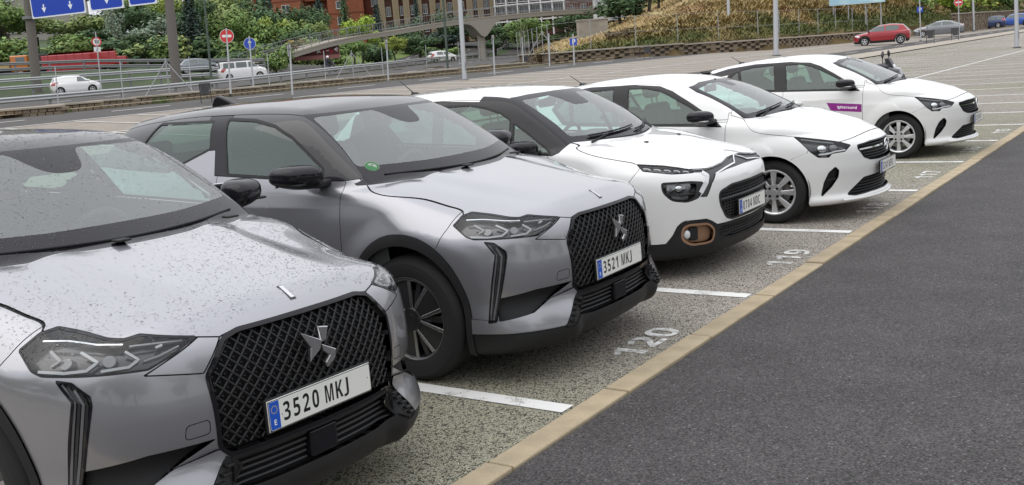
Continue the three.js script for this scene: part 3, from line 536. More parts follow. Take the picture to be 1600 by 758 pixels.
  c.panel('front_door', (x, y, z) => Math.max(-1.46 - x, .3 - z, .33 - y), M.silver, true);
  c.panel('rear_door', (x, y, z) => Math.max(-2.32 - x - .25 * Math.max(0, y - .9) , x < -1.46 ? -1 : 1, .4 - z, .33 - y, .43 - Math.hypot(x + 2.558, y - .345)), M.silver, true);
  c.both('rear_body', c.rest, M.silver); c.finish();
  // grille: crossing bars with studs
  const gp = polyD(grilleP.map(p => [p[0] * .972, (p[1] - .64) * .965 + .64])), bars = new THREE.Group(); bars.name = 'grille'; car.add(bars);
  const G = (z, y, d) => { const p = pr.front(z, y); return [p[0] - d, p[1], p[2]]; };
  const plateHole = (z, y) => Math.abs(z) < .25 && y > .48 && y < .585;
  for (const s of [1, -1]) for (let k = -26; k <= 26; k++) {
    let run = [];
    const flush = () => { if (run.length > 2) { const g = []; for (let i = 0; i < run.length - 1; i++) g.push(rod(run[i], run[i + 1], .0056, .0056, 6)); mesh('grille_bar', g, M.grille, bars); } run = []; };
    for (let t = 0; t <= 36; t++) { const y = .44 + t * .0115, z = k * .046 + s * (y - .64); if (gp(z, y) < 0) run.push(G(z, y, .018)); else flush(); } flush();
  }
  const stud = [];
  for (let r = -9; r <= 9; r++) for (let k = -22; k <= 22; k++) {
    const y = .64 + r * .023, z = (k + (r & 1) * .5) * .046 + .023; if (gp(z, y) > -.006 || plateHole(z, y)) continue;
    const p = G(z, y, .034), b = new THREE.SphereGeometry(.0085, 8, 6).scale(1.6, .8, .9).translate(...p); stud.push(b, rbox(.012, .011, .016, .003, p[0] - .004, y + .002, z, 1));
  }
  tag(mesh('grille_studs', stud, M.plasticSoft, bars), 0, 0, 0, 'stuff');
  for (let k = 0; k < 5; k++) { const y = .415 - k * .023, hw = k < 2 ? .37 : .37 + (k - 1) * .012; for (const s of [-1, 1]) { const pts = []; for (let i = 0; i <= 6; i++) { const z = s * (.075 + (hw - .075) * i / 6); pts.push(G(z, y, .022)); } mesh('lower_grille_slat', tube(pts, .0062, 12, 6), M.plasticSoft, car); } }
  mesh('radar_sensor', rbox(.04, .1, .135, .01, S.nose(.37) - .02, .367, 0), M.blackGloss, car);
  for (const s of [-1, 1]) for (let k = 0; k < 5; k++) { const t = (k + .5) / 5, p = pr.front(s * (.408 + .1 * t), .425 - .125 * t); mesh('comb_tooth', rbox(.03, .009, .03, .002, p[0] + .010, p[1], p[2]), M.plastic, car); }
  // emblems, plate
  { const e = new THREE.Group(); e.name = 'emblem'; car.add(e); const x = S.nose(.72) + .004;
    const L = (pts, name) => mesh(name, prism(pts.map(p => [p[0] * 1.12, p[1] * 1.12]), 0, .02, .005).rotateY(Math.PI / 2).translate(x, .722, 0), M.satin, e);
    L([[-.074, .055], [.01, .012], [0, -.011], [-.043, -.04], [-.034, 0]], 'emblem_blade'); L([[.003, .058], [.04, .05], [.03, .016], [.012, .01]], 'emblem_blade'); L([[.012, -.003], [.068, -.032], [.063, -.054], [.03, -.076], [.024, -.064], [.044, -.044], [.018, -.022]], 'emblem_blade'); }
  mesh('bonnet_badge', ribbon(pr, [pr.top(.728, .0), pr.top(.66, .0)], .026, .003, .0, 4), M.trimGrey, car); mesh('badge_plate', ribbon(pr, [pr.top(.723, .0), pr.top(.665, .0)], .018, .0045, .0, 4), M.satin, car);
  mirrors(car, -.65, 1.132, .98, .13, .068, .12, M.blackGloss, M.plastic);
  // wipers, shark fin, interior, wheels
  mesh('cowl', tube([[-.30, 1.108, .62], [-.175, 1.099, .3], [-.14, 1.094, 0], [-.175, 1.099, -.3], [-.30, 1.108, -.62]].map(p => [p[0], p[1] - .006, p[2]]), .006, 30, 6), M.dark, car);
  for (const z of [.1, -.52]) mesh('washer_jet', rbox(.05, .01, .06, .004, -.1 - z * z * .3, 1.087, z), M.rubber, car);
  { const s = new THREE.Shape(); s.moveTo(-.11, 0); s.quadraticCurveTo(-.09, .065, -.05, .068); s.quadraticCurveTo(0, .06, .12, 0); mesh('roof_antenna', new THREE.ExtrudeGeometry(s, { depth: .02, bevelEnabled: true, bevelSize: .012, bevelThickness: .014, bevelSegments: 3 }).translate(-2.28, S.roof(-2.28) - .008, -.01), M.blackGloss, car); }
  cabin(car, S, f, { seatY: .56, frontX: -1.28, dashY: 1.02, shelfY: 1.0, mirrorX: -.86, mirrorY: 1.36, windows: [w0, fw, rwn, rg] });
  mesh('mirror_housing', rbox(.1, .06, .2, .02, -.77, 1.4, 0), M.cabin, car);
  putWheels(car, S, { R: S.r, rim: .232, w: .215, spokes: spokesDS, rimMat: M.alloyDark }, .77);
  return car;
}
// ---------- white hatchback with split lamps, black pillars and lower cladding ----------
function buildC3() {
  const S = C3, f = shellOf(S), pr = prober(f), car = new THREE.Group();
  const c = carver(car, f, .018); c.car = car;
  archParts(c, S, { rx: .345, ry: .362, clad: .045, tall: 1.1, mat: M.plastic });
  const wsP = polyD([[-.74, .9], [.74, .9], [.722, 1.018], [.66, 1.14], [.575, 1.37], [.36, 1.385], [0, 1.391], [-.36, 1.385], [-.575, 1.37], [-.66, 1.14], [-.722, 1.018]], .02), wsBase = (z) => 1.003 + .03 * z * z;
  const w0 = (x, y, z, nx) => Math.max(wsP(z, y), wsBase(z) - y, -1.3 - x, x - .1, (.2 - nx) * .2), scr = c.take(w0);
  const frit = polyD([[-.64, 1.06], [-.3, 1.045], [.3, 1.045], [.64, 1.06], [.6, 1.14], [.54, 1.345], [.2, 1.36], [.12, 1.27], [-.12, 1.27], [-.2, 1.36], [-.54, 1.345], [-.6, 1.14]], .03), cl = cut(scr.in, (x, y, z) => frit(z, y));
  c.both('windscreen', cl.in, M.screen); c.both('windscreen_border', cl.rest, M.blackGloss);
  const fw = onS([[-1.535, 1.328], [-1.46, .985], [-.80, .962], [-.838, 1.205], [-.939, 1.258], [-1.1, 1.306], [-1.276, 1.331]], .012), qw = onS([[-.805, 1.18], [-.677, 1.112], [-.46, .975], [-.42, .95], [-.765, .962]], .008);
  const rwn = onS([[-1.63, 1.326], [-1.55, .99], [-2.2, 1.02], [-2.38, 1.19], [-2.2, 1.275], [-1.9, 1.317]], .02);
  for (const [n, g, m] of [['front_window', fw, M.glass], ['quarter_window', qw, M.glass], ['rear_window', rwn, M.privacy]]) { const r = c.take(g, .007); c.pair(n, r.in, m, -.004); c.pair('window_seal', r.seam, M.rubber, 0); }
  const rg = (x, y, z, nx) => Math.max(Math.abs(z) - .52, 1.04 - y, y - 1.33, x + 2.3, (nx + .25) * .2); { const r = c.take(rg, .01); c.both('rear_windscreen', r.in, M.privacy, -.003); c.both('rear_windscreen_seal', r.seam, M.rubber); }
  const belt = lineF([[-2.5, .99], [-1.5, .972], [-.81, .95], [-.40, .932], [-.345, .955], [-.30, 1.02]]), rail = lineF([[-2.7, 1.26], [-2.4, 1.32], [-1.937, 1.366], [-1.57, 1.37], [-1.187, 1.352], [-1.186, 1.5]]);
  const side = (x, y, z) => Math.max(belt(x) - y, y - rail(x), .40 - z, x + .28, -2.55 - x, x > -1.2 ? .555 - z : -1), sd = c.take(side, .0015); c.gap(sd.seam);
  const ap = cut(sd.in, (x) => -1.0 - x + 0); c.pair('windscreen_pillar', ap.in, M.blackGloss); c.pair('door_pillar_trim', ap.rest, M.blackGloss);
  c.panel('roof', (x, y, z) => Math.max(1.34 - y, z - .6, -2.5 - x), M.white, false);
  // nose
  const dark = onF([[-.01, .83], [.12, .824], [.29, .799], [.49, .784], [.61, .793], [.618, .776], [.515, .764], [.548, .70], [.60, .632], [.625, .60], [.575, .595], [.52, .685], [.455, .742], [.29, .758], [-.01, .766]], .004);
  const slim = [[-.336, .851], [-.152, .831], [.02, .796], [.03, .775], [-.132, .779], [-.316, .808]], sg = onD(slim, .004), mainS = [[-.2227, .727], [-.006, .723], [.10, .706], [.05, .595], [-.0467, .570], [-.159, .588], [-.2185, .652]], mg = onD(mainS, .03);
  const lens = polyD([[-.212, .716], [-.02, .716], [.035, .70], [.012, .61], [-.05, .583], [-.15, .60], [-.205, .655]], .02), lg = (x, y, z) => Math.max(lens((x - z) * DG, y), -x);
  const sl = c.take(sg, .003); c.pair('lamp_frame', sl.seam, M.dark, -.002);
  const ml = c.take(lg, .003); c.pair('lamp_frame', ml.seam, M.dark, -.002); { const r = c.take(mg); c.pair('lamp_surround', r.in, M.plasticSoft, -.003); }
  c.recess('nose_trim', dark, M.trimGrey, .008, true);
  for (const s of [1, -1]) {
    const h = new THREE.Group(); h.name = 'headlight'; car.add(h); const D = (u, y, d = -.016) => lift(pr, pr.diag(u, y, s), d);
    mesh('lens', soupGeo([...sl.in, ...ml.in], -.001, s), M.lens, h); mesh('housing', soupGeo([...sink(sl.in, .028), ...rim(sl.in, sg, .003, .028), ...sink(ml.in, .05), ...rim(ml.in, lg, .003, .05)], 0, s), M.lampBlack, h);
    for (let k = 0; k < 5; k++) { const u = -.305 + k * .065, y = .828 - k * .0085; mesh('light_cell', ribbon(pr, [D(u, y), D(u + .03, y - .003), D(u + .042, y - .012)], .011, .012, 0, 3), M.lampDim, h); }
    for (const [u, y, r, m] of [[-.10, .68, .030, M.lampChrome], [-.16, .672, .018, M.lampGrey], [-.03, .675, .022, M.lampGrey]]) { const p = D(u, y, -.03), n = pr.nor(p); mesh('reflector', new THREE.SphereGeometry(r, 20, 12).scale(1, 1, .5).applyQuaternion(new THREE.Quaternion().setFromUnitVectors(new THREE.Vector3(0, 0, 1), new THREE.Vector3(...n))).translate(...p), m, h); }
    mesh('reflector', ribbon(pr, [D(-.185, .69, -.03), D(-.09, .692, -.03), D(-.01, .69, -.03)], .042, .006, 0, 4), M.lampDim, h); mesh('reflector', ribbon(pr, [D(-.16, .612, -.035), D(-.09, .602, -.035), D(-.03, .606, -.035)], .026, .006, 0, 4), M.lampGrey, h);
    mesh('lamp_divider', ribbon(pr, [D(-.2, .642), D(-.09, .636), D(.01, .634)], .01, .02, 0, 4), M.lampBlack, h);
    const F = (z, y, d = .0) => lift(pr, pr.front(s * z, y), d);
    mesh('lamp_hook_trim', ribbon(pr, [F(.55, .772), F(.532, .745), F(.565, .70), F(.618, .63)], .034, .008, -.004, 6), M.lampWhite, car);
    mesh('chevron_trim', ribbon(pr, [F(.60, .801), F(.49, .793), F(.3, .808), F(.13, .832), F(.085, .85), F(0, .868)], .011, .006, -.001, 6), M.chrome, car);
    mesh('chevron_trim', ribbon(pr, [F(.45, .745), F(.29, .771), F(.12, .786), F(.08, .806), F(0, .832)], .012, .008, -.006, 6), M.chrome, car);
  }
  const G1 = [[-.31, .648], [.31, .648], [.45, .618], [.468, .59], [.455, .518], [.39, .42], [.31, .395], [-.31, .395], [-.39, .42], [-.455, .518], [-.468, .59], [-.45, .618]], g1 = onF(G1, .03); c.recess('grille_backing', g1, M.dark, .035, false, .008, M.plasticSoft, 'grille_frame', .002);
  const G2 = [[-.45, .362], [.45, .362], [.476, .32], [.44, .275], [.32, .262], [-.32, .262], [-.44, .275], [-.476, .32]], g2 = onF(G2, .02); c.recess('lower_grille_backing', g2, M.dark, .03, false, .006, M.plastic, 'lower_grille_frame', .002);
  const fog = onD([[-.097, .345], [-.085, .388], [-.05, .408], [.11, .40], [.168, .35], [.152, .268], [.1, .258], [-.03, .260], [-.088, .295]], .03); const fr = c.recess('fog_pocket', fog, M.bronze, .03, true, .008, M.bronze, 'fog_bezel', .005);
  for (const s of [1, -1]) { const p = lift(pr, pr.diag(-.055, .335, s), -.014), q = lift(pr, pr.diag(.0, .335, s), -.02), n = new THREE.Vector3(...pr.nor(p)), r = new THREE.Quaternion().setFromUnitVectors(new THREE.Vector3(0, 0, 1), n); mesh('fog_lamp', new THREE.SphereGeometry(.033, 20, 14).scale(.8, 1, .5).applyQuaternion(r).translate(...p), M.lampWhite, car); mesh('fog_insert', rbox(.07, .095, .02, .01).applyQuaternion(r).translate(...q), M.plastic, car); }
  const cl2 = lineF([[-3, .274], [-.3, .274], [-.208, .279], [-.16, .34], [-.13, .40], [-.1, .428], [-.07, .44], [.1, .435], [.15, .412], [.197, .38], [.8, .376]]);
  { const g = (x, y, z) => (x > .12 ? (y - cl2((x - z) * DG)) * .7 : y - .274), r = c.take(g, .0015); c.gap(r.seam); c.both('lower_cladding', r.in, M.plastic, .005); }
  const yF = lineF([[0, .832], [.12, .827], [.29, .802], [.49, .787], [.605, .797], [.68, .838], [.745, .856], [.9, .86]]), seamY = sp([[-.42, 1.06], [-.267, 1.0], [-.2, .972], [-.144, .954], [-.022, .920], [.168, .880], [.265, .855], [.3, .80], [.4, .5]], .02);
  c.panel('bonnet', (x, y, z) => Math.max(z > .4 ? seamY(x) - y : -1, z - .84, x > .2 ? yF(z) - y : -1, -.42 - x, .76 - y), M.white, false);
  const bs = lineF([[.64, .19], [.72, .24], [.81, .30], [1, .33]]); c.panel('front_bumper', (x, y, z) => bs(y) - x, M.white, false);
  c.panel('front_fender', (x, y, z) => Math.max(-.44 - x, .3 - z), M.white, true);
  c.panel('front_door', (x, y, z) => Math.max(-1.5 - x, .3 - z), M.white, true);
  c.panel('rear_door', (x, y, z) => Math.max(-2.3 - x, .4 - z, .4 - Math.hypot(x + 2.539, y - .316), y - 1.0), M.white, true);
  c.both('rear_body', c.rest, M.white); c.finish();
  const mk = (P, name, sy) => { const d = polyD(P.map(p => [p[0] * .965, p[1]])), ps = new THREE.Group(); ps.name = name; car.add(ps);
    const ys = P.map(p => p[1]), lo = Math.min(...ys), n = Math.round((Math.max(...ys) - lo) / .022);
    for (let r = 0; r < n; r++) { const y = lo + (r + .5) * .022; const pts = []; for (let i = -24; i <= 24; i++) { const z = i * .0195, yy = y + (i & 1 ? .007 : -.007); if (d(z, yy) < -.004) { const p = pr.front(z, yy); pts.push([p[0] - .016, p[1], p[2]]); } } if (pts.length > 3) mesh('grille_bar', tube(pts, .0045, pts.length * 2, 5), M.plasticSoft, ps); } };
  mk(G1, 'grille'); mk(G2, 'lower_grille');
  mesh('grille_divider', tube([-.45, -.3, 0, .3, .45].map(z => { const p = pr.front(z, .553 + .02 * (.2 - z * z)); return [p[0] - .008, p[1], p[2]]; }), .012, 20, 8), M.plasticSoft, car);
  mirrors(car, -.62, 1.0, .95, .12, .06, .11, M.blackGloss, M.plastic);
  wipers(car, pr, [[.50, -.12, .03], [-.1, -.62, .02]].map(q => [q[0], q[1], q[2]]), (z) => 1.03 + .04 * z * z);
  mesh('cowl', tube([[-.34, 1.018, .7], [-.165, 1.003, .3], [-.115, 1.0, 0], [-.165, 1.003, -.3], [-.34, 1.018, -.7]], .012, 30, 6), M.dark, car);
  for (const z of [.28, -.3]) mesh('washer_jet', rbox(.03, .014, .03, .005, .12, S.deck(.12) - .004, z), M.rubber, car);
  mast(car, -2.36, S.roof(-2.36), -.16, .13);
  cabin(car, S, f, { seatY: .5, frontX: -1.35, dashY: .97, shelfY: .93, mirrorX: -.93, mirrorY: 1.29, windows: [w0, fw, qw, rwn, rg] });
  putWheels(car, S, { R: S.r, rim: .2, w: .205, spokes: spokesCorsa }, .75);
  return car;
}
// ---------- white hatchback with slim grille and hooked lamps ----------
function buildCorsa() {
  const S = CO, f = shellOf(S), pr = prober(f), car = new THREE.Group();
  const c = carver(car, f, .018); c.car = car;
  archParts(c, S, { rx: .318, ry: .328, mat: M.white });
  const wsP = polyD([[-.75, .85], [.75, .85], [.735, .955], [.68, 1.08], [.598, 1.268], [.34, 1.304], [0, 1.314], [-.34, 1.304], [-.598, 1.268], [-.68, 1.08], [-.735, .955]], .02), wsBase = (z) => .978 - .05 * z * z;
  const w0 = (x, y, z, nx) => Math.max(wsP(z, y), wsBase(z) - y, -1.3 - x, x - .15, (.2 - nx) * .2), scr = c.take(w0);
  const frit = polyD([[-.66, 1.0], [-.3, 1.015], [.3, 1.015], [.66, 1.0], [.62, 1.08], [.555, 1.25], [.3, 1.282], [.1, 1.286], [.08, 1.24], [-.08, 1.24], [-.1, 1.286], [-.3, 1.282], [-.555, 1.25], [-.62, 1.08]], .03), cl = cut(scr.in, (x, y, z) => frit(z, y));
  c.both('windscreen', cl.in, M.screen); c.both('windscreen_border', cl.rest, M.blackGloss);
  const fw = onS([[-1.535, 1.285], [-1.468, .945], [-.6, .925], [-.645, .985], [-.86, 1.105], [-1.081, 1.212], [-1.2, 1.258], [-1.344, 1.285]], .012);
  const rwn = onS([[-1.70, 1.292], [-1.63, .958], [-2.11, .972], [-2.2, 1.245], [-2.0, 1.28]], .012), qw = onS([[-2.14, .985], [-2.2, .985], [-2.37, 1.115], [-2.27, 1.21], [-2.225, 1.232]], .01);
  for (const [n, g, m] of [['front_window', fw, M.glass], ['rear_window', rwn, M.glass], ['quarter_window', qw, M.privacy]]) { const r = c.take(g, .007); c.pair(n, r.in, m, -.004); c.pair('window_seal', r.seam, M.rubber, 0); }
  const rg = (x, y, z, nx) => Math.max(Math.abs(z) - .52, .98 - y, y - 1.22, x + 2.45, (nx + .2) * .2); { const r = c.take(rg, .01); c.both('rear_windscreen', r.in, M.privacy, -.003); c.both('rear_windscreen_seal', r.seam, M.rubber); }
  const blk = onS([[-.478, .897], [-1.05, .918], [-1.6, .932], [-2.15, .948], [-2.24, .965], [-2.42, 1.115], [-2.36, 1.19], [-2.74, 1.15], [-2.74, 1.19], [-2.4, 1.275], [-2.0, 1.316], [-1.5, 1.318], [-1.2, 1.294], [-1.05, 1.243], [-.86, 1.142], [-.62, 1.0]], .01);
  { const g = (x, y, z, nx, ny, nz) => Math.max(blk(x, y, z, nx, ny, Math.max(nz, .31)), .35 - z), r = c.take(g, .0015); c.gap(r.seam); const bp = polyD([[-1.72, 1.34], [-1.64, .9], [-1.46, .9], [-1.525, 1.34]]), q = cut(r.in, (x, y) => bp(x, y)); c.pair('door_pillar_trim', q.in, M.plastic); c.pair('window_trim', q.rest, M.blackGloss); }
  const HL = [[-.422, .789], [-.219, .754], [-.040, .717], [.060, .681], [-.012, .631], [-.135, .624], [-.165, .593], [-.258, .598], [-.319, .649]], hg = onD(HL, .006), hl = c.take(hg, .003); c.pair('headlight_frame', hl.seam, M.dark, -.002);
  for (const s of [1, -1]) {
    const h = new THREE.Group(); h.name = 'headlight'; car.add(h); const D = (u, y, d = -.016) => lift(pr, pr.diag(u, y, s), d);
    mesh('lens', soupGeo(hl.in, -.001, s), M.lens, h); mesh('housing', soupGeo([...sink(hl.in, .04), ...rim(hl.in, hg, .003, .04)], 0, s), M.lampBlack, h);
    mesh('running_light', ribbon(pr, [D(-.25, .622), D(-.165, .627), D(-.1, .640), D(0, .645)], .014, .012, 0, 5), M.lampWhite, h);
    mesh('running_light', ribbon(pr, [D(-.235, .611), D(-.18, .607)], .022, .01, 0, 4), M.lampGrey, h); mesh('chrome_strip', ribbon(pr, [D(-.37, .768), D(-.25, .742), D(-.1, .716)], .009, .008, 0, 4), M.lampGrey, h);
    for (const [u, y, r, m] of [[-.215, .675, .034, M.lampChrome], [-.105, .675, .032, M.lampGrey]]) { const p = D(u, y, -.026), n = pr.nor(p); mesh('reflector', new THREE.SphereGeometry(r, 24, 14).scale(1.25, 1, .55).applyQuaternion(new THREE.Quaternion().setFromUnitVectors(new THREE.Vector3(0, 0, 1), new THREE.Vector3(...n))).translate(...p), m, h); }
  }
  const GP = [[-.28, .688], [.28, .688], [.47, .672], [.478, .64], [.42, .56], [.34, .530], [.2, .522], [-.2, .522], [-.34, .530], [-.42, .56], [-.478, .64], [-.47, .672]], g1 = onF(GP, .012); c.recess('grille_backing', g1, M.dark, .035, false, .005, M.blackGloss, 'grille_frame', .002);
  const LP = [[-.4, .372], [-.1, .385], [.1, .385], [.4, .372], [.56, .235], [.5, .222], [.3, .232], [-.3, .232], [-.5, .222], [-.56, .235]], g2 = onF(LP, .015); c.recess('lower_grille_backing', g2, M.dark, .035, false, .005, M.plastic, 'lower_grille_frame', .002);
  const no = onD([[-.108, .503], [-.073, .465], [-.081, .405], [-.134, .328], [-.224, .242], [-.227, .26], [-.206, .37], [-.168, .454]], .012); c.recess('side_vent', no, M.plastic, .03, true, .003, M.plastic, 'side_vent_frame', .002);
  const yF = lineF([[0, .761], [.2, .756], [.347, .746], [.597, .718], [.70, .755], [.78, .790], [.9, .8]]), seamY = sp([[-.42, 1.0], [-.26, .94], [-.21, .885], [-.165, .853], [-.1, .835], [.078, .806], [.18, .789], [.21, .76], [.3, .5]], .018);
  c.panel('bonnet', (x, y, z) => Math.max(z > .4 ? seamY(x) - y : -1, z - .862, x > .15 ? yF(z) - y : -1, -.42 - x, .68 - y), M.white, false);
  const bs = lineF([[.58, .16], [.605, .20], [.645, .31], [.7, .33], [1, .4]]); c.panel('front_bumper', (x, y, z) => bs(y) - x, M.white, false);
  c.panel('roof', (x, y, z) => Math.max(1.22 - y, z - .575 + (1.33 - y) * .2, -2.72 - x, x + .86), M.white, false);
  c.panel('front_fender', (x, y, z) => Math.max(-.442 - x, .3 - z, y - 1.02), M.white, true);
  c.panel('front_door', (x, y, z) => Math.max(-1.51 - x, .3 - z, y - .94, .24 - y), M.white, true);
  c.panel('rear_door', (x, y, z) => Math.max(-2.3 - x, .4 - z, .4 - Math.hypot(x + 2.538, y - .3), y - .96, .24 - y), M.white, true);
  c.both('body_side', c.rest, M.white); c.finish();
  const gp = polyD(GP.map(p => [p[0] * .98, p[1]])), lp = polyD(LP.map(p => [p[0] * .975, p[1]]));
  const gr = new THREE.Group(); gr.name = 'grille'; car.add(gr);
  for (const y of [.545, .57, .595, .66]) { const pts = []; for (let i = -20; i <= 20; i++) { const z = i * .023; if (gp(z, y) < -.004) { const p = pr.front(z, y); pts.push([p[0] - .022, y, z]); } } mesh('grille_bar', tube(pts, .005, 30, 5), M.plasticSoft, gr); }
  for (const y of [.355, .328, .30, .272, .248]) { const pts = []; for (let i = -26; i <= 26; i++) { const z = i * .0215; if (lp(z, y) < -.004) { const p = pr.front(z, y); pts.push([p[0] - .018, y, z]); } } mesh('lower_grille_slat', tube(pts, .0065, 40, 5), M.plasticSoft, car); }
  for (const s of [1, -1]) { mesh('grille_wing_bar', ribbon(pr, [.46, .3, .15, .065].map((z, i) => pr.front(s * z, .632 + i * .003)), [.012, .016], .006, -.008, 4), M.chrome, gr); mesh('side_vent_blade', ribbon(pr, [pr.diag(-.185, .385, s), pr.diag(-.1, .392, s)], .012, .01, -.014, 4), M.plasticSoft, car); }
  { const x = S.nose(.635) + .004; mesh('emblem', [new THREE.TorusGeometry(.052, .006, 8, 36).rotateY(Math.PI / 2).translate(x, .632, 0), prism([[-.075, -.008], [-.0, .008], [-.005, -.014], [.075, .008], [.0, -.006], [.012, .012], [-.02, .008]], 0, .01, .002).rotateY(Math.PI / 2).translate(x, .632, 0)], M.chrome, gr); }
  mesh('bumper_lip', tube([.62, .5, .3, 0, -.3, -.5, -.62].map(z => { const p = pr.front(z, .2); return [p[0] + .004, .192, z]; }), .012, 40, 8), M.white, car);
  mirrors(car, -.655, 1.0, .945, .115, .062, .105, M.blackGloss, M.satin);
  wipers(car, pr, [[.55, -.05, .03], [-.05, -.6, .02]], (z) => 1.005 - .05 * z * z);
  mesh('cowl', tube([[-.38, .95, .72], [-.2, .968, .4], [-.12, .98, 0], [-.2, .968, -.4], [-.38, .95, -.72]], .011, 30, 6), M.dark, car);
  for (const s of [1, -1]) for (const [x, y] of [[-1.335, .768], [-2.18, .79]]) { const p = pr.side(x, y, s); mesh('door_handle', [rbox(.2, .032, .022, .01, x, y, p[2] + s * .022, 3).rotateZ(0), rbox(.03, .028, .03, .008, x - .085, y, p[2] + s * .008), rbox(.03, .028, .03, .008, x + .085, y, p[2] + s * .008)], M.white, car); mesh('handle_cup', new THREE.SphereGeometry(1, 20, 10).scale(.06, .03, .006).translate(x + .01, y, p[2] + s * .0005), M.white, car); }
  mast(car, -2.42, S.roof(-2.42), -.15, .11);
  mesh('spoiler', [rbox(.14, .03, 1.06, .012, -2.77, 1.245, 0), rbox(.12, .1, .05, .015, -2.74, 1.2, .53), rbox(.12, .1, .05, .015, -2.74, 1.2, -.53)], M.blackGloss, car);
  for (const s of [1, -1]) mesh('rear_lamp', ribbon(pr, [.82, .88].map(y => pr.side(-3.0, y, s)), .16, .012, 0, 3), M.red, car);
  cabin(car, S, f, { seatY: .46, frontX: -1.35, dashY: .93, shelfY: .88, mirrorX: -.93, mirrorY: 1.225, windows: [w0, fw, qw, rwn, rg] });
  putWheels(car, S, { R: .29, rim: .206, w: .195, spokes: spokesCorsa }, .745);
  return car;
}
// ---------- the five parked cars ----------
function park(car, name, label, x, z, y = 0, roll = 0) { car.name = numbered(name); scene.add(car); car.position.set(x, y, z); car.rotation.x = roll; return tag(car, label, 'car', 'cars parked in the row along the kerb'); }
const ds = buildDS(), ds1 = ds.clone(), co = buildCorsa(), co5 = co.clone(), c3 = buildC3();
park(ds1, 'silver_crossover', 'rain-beaded silver crossover with number plate 3520 MKJ, nearest in the row', -3.47, -2.52, .015, -1.2 * D2R);
park(ds, 'silver_crossover', 'silver crossover with number plate 3521 MKJ, between its twin and a white car', -3.56, -4.98);
park(c3, 'white_hatchback', 'white hatchback with black windscreen pillars, split lamps and bronze fog lamp surround', -3.75, -7.42);
park(co, 'white_compact_car', 'plain white compact car with slim grille, beside the car with bronze fog surrounds', -3.33, -9.86);
park(co5, 'white_compact_car', 'white compact car with a purple sticker on its door, last in the row', -3.40, -14.63);
plate(ds1, '3520 MKJ', .823, .53, -.02); plate(ds, '3521 MKJ', .823, .53, -.02); plate(c3, '0704 MDC', .845, .47, 0); plate(co, '3241 MFK', .805, .445, 0); plate(co5, '3238 MFK', .805, .445, 0);
// ---------- terrain: a car park that rises to a dual carriageway on the left and a grassy bank at the back ----------
const HK = [[-900, 40], [-200, 13], [-150, 8], [-130, 5.2], [-113, 3.1], [-105, 2.0], [-93, 1.65], [-80, 1.5], [-72, 1.35], [-66, 1.2], [-58, .92], [-53, .82], [-35, .85], [-21.5, .25], [-10, 0], [0, 0]], hx = lineF(HK);
const H = (x, z) => hx(x) + 1.8 * sstep(-84, -93, x) * sstep(-108, -76, z);
const WALL = [[-90, -136], [-57, -86], [-42.7, -68.8], [-35, -68.6], [-29.2, -77.9], [-27, -95.4], [-25.4, -104], [-26.5, -116], [-24.2, -122], [-23.9, -200]];
function wallSide(x, z) {                               // distance behind the bank's foot (positive), and the place along it
  let best = 1e9, sg = -1, along = 0, acc = 0;
  for (let i = 1; i < WALL.length; i++) { const [ax, az] = WALL[i - 1], [bx, bz] = WALL[i], ex = bx - ax, ez = bz - az, L = Math.hypot(ex, ez), t = Math.max(0, Math.min(1, ((x - ax) * ex + (z - az) * ez) / (L * L))), dx = x - ax - t * ex, dz = z - az - t * ez, d = Math.hypot(dx, dz); if (d < best) { best = d; sg = (ex * dz - ez * dx) < 0 ? 1 : -1; along = acc + t * L; } acc += L; }
  return [best * sg, along];
}
function hill(x, z) { const [d] = wallSide(x, z); if (d < 0) return null; const q = x - .64 * z, crest = 2.2 + 6.5 * sstep(0, 34, q), e = sstep(-3, 6, q); return H(x, z) + e * (.78 * sstep(0, .3, d) + crest * (1 - Math.exp(-d / (16 + 8 * sstep(20, 0, q)))) * (1 + .12 * (vnoise(x * .12, z * .12, 64, 3) - .5))) - (1 - e) * .05; }
const asphaltT = dataTex(1024, (i, j, n) => { const g = hash2(i >> 1, j >> 1, 1), h = hash2(i, j, 2), c = fbm(i / n, j / n, 8, 4, 7); let v = .085 + .05 * g + .05 * (h - .5) + .11 * (hash2(i >> 2, j >> 2, 6) - .5) + .05 * (c - .5); if (hash2(i >> 2, j >> 2, 9) > .980) v += .04 + .16 * hash2(i >> 2, j >> 2, 4); if (hash2(i >> 2, j >> 2, 19) < .14) v -= .05; v = Math.max(.02, v); return [v * 1.06, v * .99, v * .995].map(q => Math.pow(q, .56)); }, true);
const aspBump = dataTex(512, (i, j) => { const v = .5 * hash2(i >> 1, j >> 1, 11) + .5 * hash2(i, j, 12); return [v, v, v]; }, false);
const cell = (x, y, per) => { const i = Math.floor(x), j = Math.floor(y); let a = 9, b = 9, id = 0; for (let p = -1; p <= 1; p++) for (let q = -1; q <= 1; q++) { const I = i + p, J = j + q, mi = ((I % per) + per) % per, mj = ((J % per) + per) % per, d = Math.hypot(I + .15 + .7 * hash2(mi, mj, 21) - x, J + .15 + .7 * hash2(mi, mj, 22) - y); if (d < a) { b = a; a = d; id = hash2(mi, mj, 23); } else if (d < b) b = d; } return [a, b - a, id]; };
const chipH = new Float32Array(1024 * 1024);
